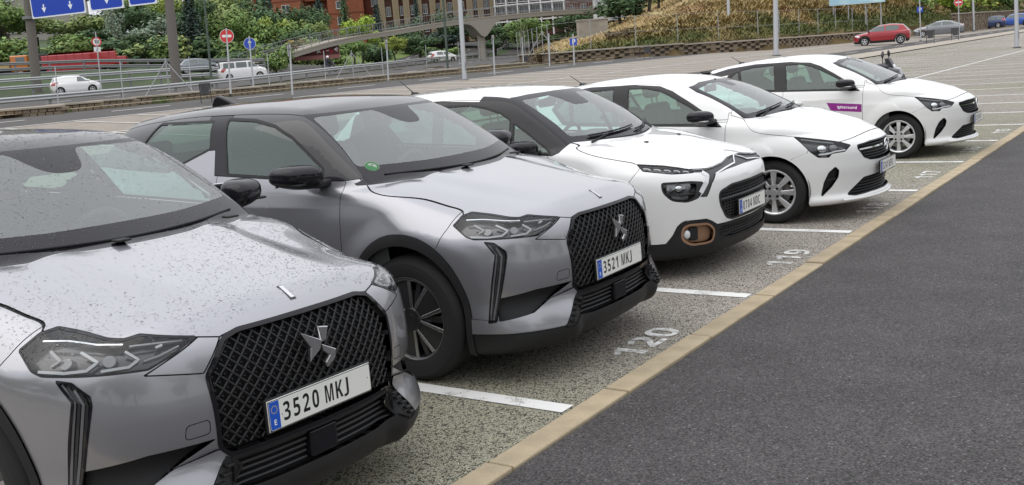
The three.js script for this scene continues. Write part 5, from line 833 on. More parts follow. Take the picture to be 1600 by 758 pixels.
scatter('dry_grass', 'tall dry golden grass covering the bank above the block wall', 'grass', 170000, tuft(9, .34, .02, .36, .8), () => { const x = rr(-86, -24.5), z = rr(-190, -66), [d] = wallSide(x, z); if (d < .5 || d > 42 || x - .64 * z < 0) return; const y = hill(x, z); if (y === null) return; const n = vnoise(x * .22 + 9, z * .22 + 9, 128, 105), m = vnoise(x * .6 + 9, z * .6 + 9, 256, 106), low = sstep(5, 1, d), rt = sstep(-110, -150, z); return [x, y, z, .7 + .9 * m * sstep(1, 5, d), .62 * n + .38 * m + .1 - .5 * low - .4 * rt + .1 * sstep(6, 14, d) * (1 - sstep(20, 30, d))]; }, golds, std(0xffffff, .95));
// wire fence on the wall
{ const t = thing('wire_fence', 'wire fence on thin pale posts along the top of the block wall', 'fence'), tops = []; let acc = 0; for (let i = 2; i < 7; i++) { const [ax, az] = WALL[i - 1], [bx, bz] = WALL[i], L = Math.hypot(bx - ax, bz - az), n = Math.round(L / 3.4); for (let k = 0; k < n; k++) { const u = k / n, x = ax + (bx - ax) * u - .5, z = az + (bz - az) * u - .4, y = H(x, z) + .75, v = rr(-.05, .05); mesh('post', rod([x, y, z], [x + v, y + 2.3, z], .028, .028, 6), G.galv, t); tops.push([x, y, z]); } } for (const h of [.1, 1.15, 2.25]) mesh('wire', tube(tops.map(p => [p[0], p[1] + h, p[2]]), .008, tops.length * 2, 4), G.galv, t); for (const i of [6]) for (const s of [-1, 1]) mesh('strut', rod([tops[i][0], tops[i][1] + 1.8, tops[i][2]], [tops[i][0] + s * 1.1, tops[i][1], tops[i][2] - s * .5], .025), G.galv, t); }
// banner on posts
{ const t = thing('banner', 'pale blue banner on posts on the bank above the red car', 'banner', [-27.85, 3.9, -98.7], Math.atan2(3.0, 4.2)); const tx = canvasTex(1024, 480, (c, w, h) => { c.fillStyle = '#a9cfe0'; c.fillRect(0, 0, w, h); for (let i = 0; i < 60; i++) { c.fillStyle = `rgba(${200 + 40 * hash2(i, 1)},${225 + 20 * hash2(i, 2)},240,.25)`; c.fillRect(hash2(i, 3) * w, hash2(i, 4) * h, 160, 60); } c.fillStyle = '#35506b'; c.font = 'bold 120px sans-serif'; c.textAlign = 'center'; c.fillText('Puerta de la C', w / 2, 190); c.fillStyle = '#5b7f93'; c.font = 'bold 60px sans-serif'; });
  mesh('panel', rbox(5.2, 2.4, .06, .02, 0, 1.2, 0), std([.5, .6, .65], .6), t); mesh('print', new THREE.PlaneGeometry(5.1, 2.3).translate(0, 1.2, .034), std(0xffffff, .6, { map: tx }), t); for (const x of [-2.2, -.8, .8, 2.2]) mesh('post', rod([x, -2.6, -.1], [x, 2.3, -.1], .05), G.galv, t); }
// ---------- footbridge ----------
{ const t = thing('footbridge', 'curving concrete footbridge with railings crossing the highway', 'footbridge', [0, 0, 0]);
  const P = [[-82.6, 3.0, -74.5], [-84.3, 3.9, -80.5], [-85.4, 4.85, -87.5], [-85.0, 5.35, -92], [-83.2, 5.75, -96.5], [-80.6, 6.35, -102.5], [-77.4, 6.75, -108.2], [-72.9, 7.0, -116.3], [-69.5, 6.95, -121.5], [-66.0, 6.8, -126.5]], c = new THREE.CatmullRomCurve3(P.map(p => new THREE.Vector3(...p)), false, 'centripetal'), n = 170, pier = new THREE.Vector3(-77.3, 0, -108);
  const fr = (i, n_) => { const p = c.getPointAt(i / n_), d = c.getTangentAt(i / n_), s = new THREE.Vector3(-d.z, 0, d.x).normalize(); return [p, s]; };
  const sweep = (prof) => { const V = [], I = []; for (let i = 0; i <= n; i++) { const [p, s] = fr(i, n); const dd = Math.hypot(p.x - pier.x, p.z - pier.z), deep = .12 + 1.9 * Math.exp(-Math.pow(dd / 1.25, 2)); for (const [o, y, k] of prof) V.push(p.x + s.x * o, p.y + y - (k ? deep : 0), p.z + s.z * o); } const m = prof.length; for (let i = 0; i < n; i++) for (let k = 0; k < m; k++) { const a = i * m + k, b = i * m + (k + 1) % m; I.push(a, b, a + m, b, b + m, a + m); } const g = new THREE.BufferGeometry(); g.setAttribute('position', new THREE.Float32BufferAttribute(V, 3)); g.setIndex(I); const q = g.toNonIndexed(); q.computeVertexNormals(); return q; };
  mesh('deck', sweep([[-1.5, 0], [-1.5, -.16], [1.5, -.16], [1.5, 0]]), G.pale, t); mesh('girder', sweep([[-1.46, -.165], [-1.42, -.48, 1], [1.42, -.48, 1], [1.46, -.165]]), G.concrete, t);
  mesh('pier', new THREE.LatheGeometry([[.62, 0], [.62, 3.2], [.62, 4.2], [.64, 4.9]].map(p => new THREE.Vector2(...p)), 20).scale(1, 1, .8).rotateY(-.9).translate(-77.3, H(-77.3, -108), -108), G.concrete, t);
  mesh('abutment', [box(6.4, 1.5, .5).rotateY(1.45).translate(-85.0, 3.75, -86.5)], std([.28, .12, .11], .9), t);
  for (const s of [-1.4, 1.4]) { for (const h of [.25, 1.05]) { const pts = []; for (let i = 0; i <= 30; i++) { const [p, q] = fr(i, 30); pts.push([p.x + q.x * s, p.y + h, p.z + q.z * s]); } mesh('handrail', tube(pts, .03, 60, 5), G.galvDull, t); } const bars = []; for (let i = 0; i <= 170; i++) { const [p, q] = fr(i, 170), th = i % 5 === 0; const b = rod([p.x + q.x * s, p.y, p.z + q.z * s], [p.x + q.x * s, p.y + 1.06, p.z + q.z * s], th ? .04 : .012, th ? .04 : .012, 5); if (th) mesh('rail_post', b, G.galvDull, t); else bars.push(b); } tag(mesh('balusters', bars, G.galvDull, t), 0, 0, 0, 'stuff'); }
  const paint = canvasTex(512, 128, (k, w, h) => { k.fillStyle = '#4b2022'; k.fillRect(0, 0, w, h); for (let i = 0; i < 9; i++) { k.fillStyle = ['#c9c6c2', '#b02a33', '#d8a8a8', '#7d1d25'][i % 4]; k.beginPath(); const x = 20 + i * 54; k.moveTo(x, 20 + 40 * hash2(i, 1)); for (let q = 0; q < 6; q++) k.quadraticCurveTo(x + 60 * hash2(i, q, 3), 128 * hash2(i, q, 4), x + 54 * hash2(i, q, 5), 20 + 90 * hash2(i, q, 6)); k.fill(); } });
  mesh('graffiti', new THREE.PlaneGeometry(6.2, 1.0).rotateY(1.45).translate(-85.0 + .265 * Math.sin(1.45), 3.95, -86.5 + .265 * Math.cos(1.45)), std(0xffffff, .8, { map: paint }), t); }
// ---------- overhead signs ----------
{ const t = thing('sign_gantry', 'steel gantry with three blue direction panels above the highway', 'sign gantry', [0, 0, 0]), A = [-85.6, -52.4], B = [-70.4, -55.3], grey = std([.13, .115, .10], .7);
  mesh('column', rod([A[0], 1.7, A[1]], [A[0] - .7, 13, A[1] - 1.1], .42, .36, 20), grey, t); mesh('column', rod([B[0], 1.3, B[1]], [B[0] - .8, 12.5, B[1] - 1.2], .42, .34, 20), grey, t); mesh('flange', new THREE.CylinderGeometry(.6, .6, .25, 20).translate(A[0] - .38, 8.2, A[1] - .6), G.galvDull, t);
  const beamG = []; for (const y of [9.2, 11.8]) beamG.push(rod([A[0] - .5, y, A[1] - 1.2], [B[0] - .5, y, B[1] - 1.2], .16)); beamG.forEach(b => mesh('truss_chord', b, G.galvDull, t)); for (let i = 0; i < 8; i++) { const u = i / 8, v = (i + 1) / 8, X = (q) => A[0] + (B[0] - A[0]) * q - .5, Z = (q) => A[1] + (B[1] - A[1]) * q - 1.2; mesh('truss_brace', rod([X(u), i & 1 ? 9.2 : 11.8, Z(u)], [X(v), i & 1 ? 11.8 : 9.2, Z(v)], .07), G.galvDull, t); }
  const yaw = Math.atan2(2.9, 15.2) ; const panel = (x0, z0, x1, z1, y, draw) => { const w = Math.hypot(x1 - x0, z1 - z0), h = 4.2, g = new THREE.Group(); g.name = 'sign_panel'; g.position.set((x0 + x1) / 2, y + h / 2, (z0 + z1) / 2); g.rotation.y = Math.atan2(-(z1 - z0), x1 - x0); t.add(g); mesh('panel_back', rbox(w, h, .08, .03, 0, 0, -.05), SM.white, g); const px = 100, tx = canvasTex(Math.round(w * px), Math.round(h * px), (c, W, Hh) => { c.fillStyle = '#e8ecf2'; c.fillRect(0, 0, W, Hh); c.fillStyle = '#0a3fb5'; c.beginPath(); c.roundRect(11, 11, W - 22, Hh - 22, 24); c.fill(); c.fillStyle = '#f2f5fa'; const arr = (x, yy) => { c.beginPath(); c.moveTo(x - 8, yy - 36); c.lineTo(x + 8, yy - 36); c.lineTo(x + 8, yy - 6); c.lineTo(x + 28, yy - 10); c.lineTo(x, yy + 34); c.lineTo(x - 28, yy - 10); c.lineTo(x - 8, yy - 6); c.fill(); }; draw(c, W, Hh, arr); }); mesh('panel_print', new THREE.PlaneGeometry(w, h), std(0xffffff, .5, { map: tx }), g); };
  panel(-84.75, -52.5, -78.7, -53.65, 8.0, (c, W, h, arr) => { arr(W * .24, h - 75); arr(W * .73, h - 75); for (const [x, s] of [[W * .38, 'A-6'], [W * .56, 'A-5']]) { c.fillRect(x - 48, h - 235, 92, 74); c.fillStyle = '#0a3fb5'; c.font = 'bold 46px sans-serif'; c.textAlign = 'center'; c.fillText(s, x - 2, h - 180); c.fillStyle = '#f2f5fa'; } });
  panel(-78.3, -53.8, -74.75, -54.5, 8.05, (c, W, h, arr) => { arr(W * .52, h - 80); c.fillRect(W * .1, h - 210, W * .45, 20); }); panel(-74.3, -54.7, -71.5, -55.3, 8.1, (c, W, h, arr) => arr(W * .5, h - 90)); }
// ---------- trees and shrubs: trunk with limbs, crown of many small leaf faces ----------
function leaves(list) {                                // list of [x, y, z, size, outward normal, shade]
  const n = list.length, P = new Float32Array(n * 18), N = new Float32Array(n * 18), C = new Float32Array(n * 18), a = new THREE.Vector3(), b = new THREE.Vector3(), q = new THREE.Vector3(); let o = 0;
  for (const [x, y, z, s, nn, sh] of list) {
    q.set(nn[0] + rr(-.7, .7), nn[1] + rr(-.5, .8), nn[2] + rr(-.7, .7)).normalize(); a.set(rr(-1, 1), rr(-1, 1), rr(-1, 1)).cross(q).normalize(); b.crossVectors(q, a); const u = s * rr(.7, 1.2), w = s * rr(.35, .7);
    const c = [[-u, 0], [0, -w], [u, 0], [-u, 0], [u, 0], [0, w]];
    for (const [i, j] of c) { P.set([x + a.x * i + b.x * j, y + a.y * i + b.y * j, z + a.z * i + b.z * j], o); N.set([q.x * .6 + nn[0] * .4, q.y * .6 + nn[1] * .4, q.z * .6 + nn[2] * .4], o); C.set([sh[0], sh[1], sh[2]], o); o += 3; }
  }
  const g = new THREE.BufferGeometry(); g.setAttribute('position', new THREE.BufferAttribute(P, 3)); g.setAttribute('normal', new THREE.BufferAttribute(N, 3)); g.setAttribute('color', new THREE.BufferAttribute(C, 3)); return g;
}
const tone = () => { const v = rr(.6, 1.35), w = rr(-.12, .12); return [v * (1 + w), v, v * (1 - w)]; };
function crownBlobs(blobs, n, size) { const L = [], tot = blobs.reduce((s, b) => s + b[3] * b[3], 0); for (const [cx, cy, cz, r, ky] of blobs) { const m = Math.round(n * r * r / tot), f = rr(2, 4), ph = rr(0, 9); for (let i = 0; i < m; i++) { const y = rr(-1, 1), t = rr(0, 6.28), h = Math.sqrt(1 - y * y), d = [h * Math.cos(t), y, h * Math.sin(t)], bump = .85 + .22 * Math.sin(f * t + ph + 3 * y) , k = r * bump * Math.pow(rr(.25, 1), .4); L.push([cx + d[0] * k, cy + d[1] * k * (ky || .85), cz + d[2] * k, size, d, tone()]); } } return leaves(L); }
function trunkGeo(h, r, limbs, spread) { const g = [rod([0, -.5, 0], [rr(-.1, .1), h * .5, rr(-.1, .1)], r, r * .7, 8)]; const top = [0, h * .45, 0]; for (let i = 0; i < limbs; i++) { const a = i * 6.28 / limbs + rr(-.4, .4), s = spread * rr(.5, 1), m = [Math.cos(a) * s * .4, h * rr(.6, .75), Math.sin(a) * s * .4], e = [Math.cos(a) * s, h * rr(.8, 1.05), Math.sin(a) * s]; g.push(rod(top, m, r * .5, r * .3, 6), rod(m, e, r * .3, r * .1, 5)); } return g; }
const bark = std([.085, .07, .055], .95), paleBark = std([.34, .31, .26], .9);
const leafM = (r, g, b) => std([r * 1.35, g * 1.45, b * 1.4], .9, { vertexColors: true });
function treeProto(kind) {
  const t = new THREE.Group(); let g;
  if (kind === 'broad' || kind === 'bushy') { const bl = [[0, .66, 0, .28]]; for (let i = 0; i < (kind === 'bushy' ? 11 : 8); i++) { const a = i * 2.4, r = rr(.16, .3); bl.push([Math.cos(a) * r, kind === 'bushy' ? rr(.25, .8) : rr(.48, .86), Math.sin(a) * r, rr(.13, .22)]); } g = crownBlobs(bl, 2600, .030); mesh('trunk', trunkGeo(.7, .03, 5, .25), bark, t); }
  if (kind === 'conifer') { const L = []; for (let k = 0; k < 30; k++) { const y = .1 + .9 * k / 30, R = .25 * Math.pow(1 - (y - .1) / .93, .8) + .012, n = Math.max(4, Math.round(9 * (1 - y) + 4)), ph = rr(0, 6); for (let i = 0; i < n; i++) { const a = ph + i * 6.28 / n, len = R * rr(.65, 1.12); for (let q = 0; q < 10; q++) { const u = (q + .5) / 10, d = len * u; L.push([Math.cos(a) * d + rr(-.015, .015), y - u * u * R * .35 + rr(-.012, .012), Math.sin(a) * d + rr(-.015, .015), .024 * (1.2 - .5 * u), [Math.cos(a) * .5, .8, Math.sin(a) * .5], tone()]); } } } g = leaves(L); mesh('trunk', rod([0, -.1, 0], [0, .98, 0], .02, .003, 7), bark, t); }
  if (kind === 'cypress') { const L = []; for (let i = 0; i < 1500; i++) { const y = Math.pow(rnd(), .9), R = .085 * Math.sin(Math.PI * Math.min(1, .12 + y * .88)) ** .6 * rr(.7, 1.05), a = rr(0, 6.28); L.push([Math.cos(a) * R, y, Math.sin(a) * R, .022, [Math.cos(a), .4, Math.sin(a)], tone()]); } g = leaves(L); mesh('trunk', rod([0, -.1, 0], [0, .5, 0], .015, .008, 7), bark, t); }
  if (kind === 'poplar') { const L = [], lim = [rod([0, -.1, 0], [.01, .95, 0], .018, .003, 7)]; for (let i = 0; i < 26; i++) { const a = rr(0, 6.28), y0 = rr(.15, .6), l = rr(.2, .38), e = [Math.cos(a) * l * .42, y0 + l, Math.sin(a) * l * .42]; lim.push(rod([0, y0, 0], e, .006, .002, 5)); for (let q = 0; q < 34; q++) { const u = rr(.35, 1.05); L.push([e[0] * u + rr(-.05, .05), y0 + l * u + rr(-.05, .05), e[2] * u + rr(-.05, .05), .019, [Math.cos(a), .4, Math.sin(a)], tone()]); } } g = leaves(L); mesh('trunk', lim, paleBark, t); }
  if (kind === 'shrub') { const bl = []; for (let i = 0; i < 9; i++) { const a = i * 2.4, r = rr(0, .42); bl.push([Math.cos(a) * r, rr(.2, .6), Math.sin(a) * r, rr(.22, .36)]); } g = crownBlobs(bl, 1500, .05); mesh('stem', trunkGeo(.6, .03, 5, .35), bark, t); }
  t.userData.crown = g; return t;
}
const PROTO = {}; for (const k of ['broad', 'bushy', 'conifer', 'cypress', 'poplar', 'shrub']) PROTO[k] = [treeProto(k), treeProto(k)];
const LEAF = { deep: leafM(.06, .095, .042), mid: leafM(.12, .17, .05), bright: leafM(.25, .32, .05), olive: leafM(.175, .205, .075), grey: leafM(.16, .19, .14), blue: leafM(.034, .052, .044), autumn: leafM(.30, .20, .04), brown: leafM(.12, .08, .04), yellowgreen: leafM(.20, .235, .05) };
let treeN = 0;
function tree(kind, name, label, leaf, x, z, top, wide, base, group) {
  const pr = PROTO[kind][treeN++ % 2], t = new THREE.Group(); t.name = numbered(name); scene.add(t); const y = base ?? H(x, z), h = top - y; t.position.set(x, y, z); t.rotation.y = treeN * 1.7;
  for (const c of pr.children) t.add(c.clone()); mesh('crown', pr.userData.crown, LEAF[leaf], t); t.scale.set(wide, h, wide); return tag(t, label, kind === 'shrub' ? 'shrub' : 'tree', group);
}
const T = (k, l, leaf, x, z, top, w, base, n) => tree(k, n || { conifer: 'conifer_tree', cypress: 'cypress_tree', poplar: 'poplar_tree', shrub: 'shrub' }[k] || 'broadleaf_tree', l, leaf, x, z, top, w, base);
T('poplar', 'pale thin-limbed tree at the far left edge', 'olive', -127, -74, 14, 11); T('broad', 'olive green tree behind the left gantry column', 'olive', -128, -79, 13, 12); T('bushy', 'low bright green bush tree right of the left gantry column', 'mid', -120, -79, 9.2, 9); T('broad', 'olive tree below the widest blue panel', 'olive', -126, -86, 12.5, 12); T('broad', 'dark tree behind the front of the red lorry', 'deep', -118, -82, 9.5, 9);
T('poplar', 'tall pale-barked poplar behind the weight limit sign', 'grey', -111.7, -79.5, 14.5, 9); T('broad', 'dark green tree below the smallest blue panel', 'deep', -114, -84.5, 12.5, 10); T('bushy', 'grey green bushy tree right of the pale poplar', 'grey', -108, -82, 10, 9); T('broad', 'yellow green tree tops behind the right gantry column', 'yellowgreen', -117, -92, 14, 11); T('bushy', 'dark bushy tree left of the right gantry column', 'deep', -106, -81, 8.2, 8);
T('conifer', 'dark narrow spruce right of the right gantry column', 'blue', -103.4, -84.5, 12.3, 11); T('broad', 'olive tree right of the dark spruce', 'olive', -114, -97, 13.5, 11); T('broad', 'round dark green tree above the no entry sign', 'mid', -110, -95.5, 10.9, 9); T('bushy', 'bright green tree between the two round traffic signs', 'mid', -104.5, -95, 10, 8); T('broad', 'yellow green tree below the orange building corner', 'yellowgreen', -103, -97.5, 9.4, 6.5); T('broad', 'dense green tree left of the footbridge end', 'mid', -101, -98, 9.2, 8); T('bushy', 'dark green tree above the bridge ramp', 'deep', -98, -97, 8, 7.5); T('bushy', 'low dark bushes behind the no entry post', 'deep', -101, -86, 5.6, 7.5);
T('shrub', 'rounded green shrub at the foot of the bridge ramp', 'mid', -81.1, -76.1, 5.3, 4.0, 1.9); T('shrub', 'dark shrub behind the white van roof', 'deep', -95, -83.5, 5.0, 6, 2.6); T('shrub', 'bright shrub below the blue arrow sign', 'bright', -97, -86, 5.0, 4.5, 2.6);
T('conifer', 'brown tipped conifer before the orange wall', 'brown', -121, -121, 12.6, 8, 3); T('conifer', 'dark cedar in the middle of the orange building', 'blue', -126, -130, 14.4, 11, 3); T('conifer', 'second dark cedar before the orange building', 'deep', -119, -128.5, 13.8, 10, 3); T('conifer', 'dark conifer at the right corner of the orange building', 'blue', -111.6, -128, 11.6, 9, 3); T('conifer', 'slim conifer between the two cedars and the lime tree', 'deep', -122, -124, 12, 7, 3);
T('broad', 'bright lime green round tree behind the bridge railing', 'bright', -105, -116, 9.3, 7.5, 3); T('broad', 'olive tree behind the bridge ramp', 'olive', -108.4, -111.3, 9.6, 7, 3); T('shrub', 'orange yellow autumn shrub behind the ramp railing', 'autumn', -97, -97, 6.3, 6, 4.2); T('cypress', 'narrow dark cypress before the orange wall, leftmost', 'deep', -144.8, -128.5, 17, 10, 8); T('cypress', 'second narrow dark cypress before the orange wall', 'blue', -143.2, -129.5, 17.4, 10, 8); T('cypress', 'third narrow dark cypress, beside a balcony', 'deep', -141, -131, 17, 11, 8); T('cypress', 'fourth narrow dark cypress, next to the yellow green tree', 'blue', -139.8, -131.6, 16.6, 10, 8);
T('broad', 'green tree under the left part of the bridge', 'mid', -101, -109.8, 6.2, 6, 2); T('shrub', 'dark bush under the bridge beside the yellow tree', 'deep', -100, -114, 5.6, 6, 2); T('broad', 'yellowing tree under the bridge', 'yellowgreen', -93.5, -110.5, 5.9, 5, 2); T('bushy', 'dark green trees under the bridge left of the tall lamp post', 'deep', -103, -127, 6.6, 9, 2); T('bushy', 'blackish conifer mass under the bridge behind the lamp post', 'blue', -109, -141, 7.6, 13, 2); T('shrub', 'light green bushes at the edge of the lawn', 'mid', -103, -133, 4.6, 8, 2); T('bushy', 'dark green tree right of the bridge pier', 'deep', -101, -144, 8.2, 12, 2); T('bushy', 'dense dark tree left of the dry bank', 'mid', -94, -145, 8.6, 11, 2); T('poplar', 'drooping light green willow at the left end of the bank', 'mid', -84, -127.5, 7.2, 6, 1.5); T('bushy', 'dark tree above the left end of the dry bank', 'deep', -88, -150, 9.2, 11, 2); T('bushy', 'green tree behind the crest of the dry bank', 'mid', -78, -150, 8.6, 11, 3);
T('shrub', 'rounded shrub before the beige building', 'deep', -114.6, -138.3, 10.4, 6, 5); T('conifer', 'bluish conifer before the beige building', 'blue', -114, -141, 13.2, 7, 4); T('shrub', 'dark round bush above the bridge beside the lamp post', 'deep', -107, -142, 11.3, 6, 5); T('shrub', 'shrub right of the white building', 'deep', -62, -117, 9.6, 9, 5); T('broad', 'dark tree above the crest of the bank', 'deep', -59, -118, 11, 9, 6); T('shrub', 'dark green bush high on the bank', 'deep', -54.5, -112, 9.4, 6, 6.5); T('shrub', 'olive bush high on the bank near the slender lamp post', 'olive', -48, -108, 9.3, 6, 7); T('shrub', 'grey green bush left of the banner', 'olive', -40, -108, 10, 6, 7.4);
for (const [x, z, tp, lf] of [[-30, -128, 6.5, 'mid'], [-29, -138, 6.8, 'bright'], [-31, -150, 8, 'mid'], [-29, -162, 7.4, 'yellowgreen'], [-34, -140, 9, 'olive'], [-28, -178, 8, 'mid']]) tree('shrub', 'shrub', 'leafy green shrub in the thicket above the far block wall', lf, x, z, tp, 7, 2.4, 'shrubs above the far block wall');
for (const x of [[-66.5, -78], [-63, -80], [-52, -73.5], [-46, -73], [-39, -73]]) tree('shrub', 'shrub', 'low dry brown shrub among the grass above the block wall', 'brown', x[0], x[1], hill(...x) + 1.3, 2.6, hill(...x), 'low shrubs on the bank');
for (let i = 0; i < 22; i++) { const a = i < 12, x = a ? rr(13, 19) : -22 + (i - 12) * 4 + rr(-1, 1), z = a ? 14 - i * 6 + rr(-1, 1) : rr(13, 19); tree('bushy', 'added_belt_tree', 'unseen bushy tree, added outside the view to darken the reflections on the parked cars', i & 1 ? 'deep' : 'mid', x, z, rr(6, 9), rr(7, 9), 0, 'unseen tree belt added for dark reflections'); }  // belt outside the view, added so the car fronts mirror something dark
for (let i = 0; i < 16; i++) { const u = i / 15, x = -112 + 16 * u + rr(-2, 2), z = -66 - 34 * u + rr(-2, 2); tree('shrub', 'shrub', 'dense green undergrowth shrub at the foot of the trees behind the raised road', ['mid', 'deep', 'olive'][i % 3], x, z, H(x, z) + rr(3.2, 4.8), rr(5.5, 7.5), H(x, z), 'undergrowth behind the raised road'); }
T('bushy', 'tall dense green tree filling the gap left of the red lorry', 'mid', -125, -73, 14.5, 12); T('broad', 'tall green tree behind the weight limit sign, above the lorry', 'mid', -122, -90, 15, 12); T('bushy', 'dense tree between the right gantry column and the spruce', 'deep', -112, -91, 13, 10); T('broad', 'tall tree crown right above the round no entry sign tree', 'olive', -118, -103, 15.5, 12); T('bushy', 'dense dark tree before the left end of the orange building', 'deep', -112, -104, 13, 11); T('bushy', 'dark green tree before the middle of the orange building', 'deep', -112, -113, 12.6, 9, 3);
// ---------- buildings ----------
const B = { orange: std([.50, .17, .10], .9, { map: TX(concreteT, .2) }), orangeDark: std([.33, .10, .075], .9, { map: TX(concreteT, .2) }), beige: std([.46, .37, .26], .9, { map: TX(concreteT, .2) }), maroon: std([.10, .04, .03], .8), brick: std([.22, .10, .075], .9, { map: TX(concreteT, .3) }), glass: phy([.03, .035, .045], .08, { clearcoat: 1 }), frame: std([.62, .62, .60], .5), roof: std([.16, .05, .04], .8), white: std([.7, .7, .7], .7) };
function building(name, label, x, y, z, yaw) { const t = thing(name, label, 'building', [x, y, z], yaw); return t; }
function win(t, x, y, z, w, h) { const g = new THREE.Group(); g.name = 'window'; g.position.set(x, y, z); t.add(g); mesh('frame', [box(w, .08, .12, 0, h / 2, 0), box(w, .08, .12, 0, -h / 2, 0), box(.08, h, .12, -w / 2, 0, 0), box(.08, h, .12, w / 2, 0, 0), box(.06, h, .1, 0, 0, 0)], B.frame, g); mesh('pane', box(w, h, .03, 0, 0, -.03), B.glass, g); mesh('sill', box(w + .2, .08, .25, 0, -h / 2 - .06, .05), B.frame, g); }
{ // orange brick block of flats: stepped volumes
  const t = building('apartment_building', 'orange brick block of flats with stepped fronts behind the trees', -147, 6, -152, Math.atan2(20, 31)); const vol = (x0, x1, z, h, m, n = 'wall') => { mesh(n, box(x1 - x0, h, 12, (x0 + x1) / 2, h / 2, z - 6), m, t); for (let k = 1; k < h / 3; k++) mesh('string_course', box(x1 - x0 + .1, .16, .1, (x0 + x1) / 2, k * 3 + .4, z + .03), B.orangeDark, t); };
  vol(-24, -17, 2, 20, B.orange); vol(-17, -11, .2, 20, B.orangeDark); vol(-11, -3, 3.4, 20, B.orange); vol(-3, 2, 0, 20, B.orangeDark); vol(2, 9, 2.8, 20, B.orange); vol(9, 13, .4, 20, B.orangeDark); vol(13, 22, 3.2, 20, B.orange);  // set-back volumes take the darker orange: their shade is put into the colour
  for (const [x, z] of [[-14, .2], [-6, 3.4], [-.5, 0], [4.5, 2.8], [11, .4], [16, 3.2]]) for (let k = 1; k < 6; k++) win(t, x, k * 3 + 2, z + .06, 1.5, 1.4); for (let k = 1; k < 6; k++) { mesh('balcony', [box(4, .2, 1.6, -.5, k * 3 + .3, .8), box(4, 1, .1, -.5, k * 3 + .8, 1.6)], B.orange, t); } }
{ // beige building with tall piers
  const t = building('office_building', 'beige building with tall piers and dark red recesses above the bridge', -120, 5, -158, Math.atan2(12, 16)); mesh('wall', box(26, 24, 8, 0, 12, -5), B.maroon, t); for (let i = 0; i < 11; i++) { const x = -12.4 + i * 2.3 + (i % 3 === 1 ? .3 : 0); mesh('pier', box(1.15, 24, 1.4, x, 12, -.4), B.beige, t); if (i < 10) for (let k = 1; k < 7; k++) win(t, x + 1.15, k * 3.3, -.95, .8, 1.7); }
  mesh('side_wall', box(3, 24, 7, 14.4, 12, -4.6), B.beige, t); }
{ const t = building('glazed_building', 'building with glazed balconies and white posts behind the bridge pier', -107, 5, -166, Math.atan2(8, 18)); mesh('wall', box(13, 22, 8, 0, 11, -4), B.maroon, t); for (let k = 1; k < 7; k++) { mesh('balcony_slab', box(13.2, .25, 1.4, 0, k * 3, .7), B.white, t); for (let i = 0; i < 6; i++) { win(t, -5.4 + i * 2.15, k * 3 + 1.6, .1, 1.7, 2.2); } } for (let i = 0; i < 7; i++) mesh('post', box(.25, 22, .25, -6.4 + i * 2.15, 11, 1.3), B.white, t); }
{ const t = building('brick_house', 'brown brick building with dark red roof right of the bridge pier', -122, 6, -204, Math.atan2(7, 11)); mesh('wall', box(18, 7, 10, -1, 3.5, -5), B.brick, t); mesh('wall_wing', box(9, 11, 8, -9, 5.5, -3), B.brick, t); for (let i = 0; i < 6; i++) win(t, -11 + i * 3, 5.2, i < 3 ? 1.06 : .06, 1.3, 1.3); mesh('roof', new THREE.CylinderGeometry(.1, 1, 1, 4, 1).rotateY(Math.PI / 4).scale(8.5, 2.4, 7).translate(3, 8.1, -5), B.roof, t); }
{ const t = building('white_house', 'small white building with vertical slats above the end of the bridge', -79, 6, -146, Math.atan2(2, 3)); mesh('wall', box(5.2, 4.5, 4, 0, 2.2, -2), B.white, t); for (let i = 0; i < 9; i++) mesh('slat', box(.12, 2.6, .1, -2.3 + i * .57, 1.9, .05), G.galv, t); mesh('roof', box(5.6, .25, 4.4, 0, 4.55, -2), B.white, t); }
{ const t = thing('concrete_box', 'pale concrete block set into the left shoulder of the dry bank', 'concrete block', [-56.5, 3.3, -99.8], .7); mesh('wall', rbox(3.2, 2.2, 1.6, .04, 0, .4, 0), G.pale, t); mesh('lid', rbox(3.4, .14, 1.8, .03, 0, 1.56, 0), G.pale, t); }
{ const t = building('far_tower', 'pale tower block in the top left corner', -190, 12, -120, .6); mesh('wall', box(14, 40, 10, 0, 12, 0), std([.3, .28, .25], .9), t); for (let k = 0; k < 8; k++) { win(t, -4, k * 3 - 4, 5.05, 2, 1.4); win(t, 3, k * 3 - 4, 5.05, 2, 1.4); } }
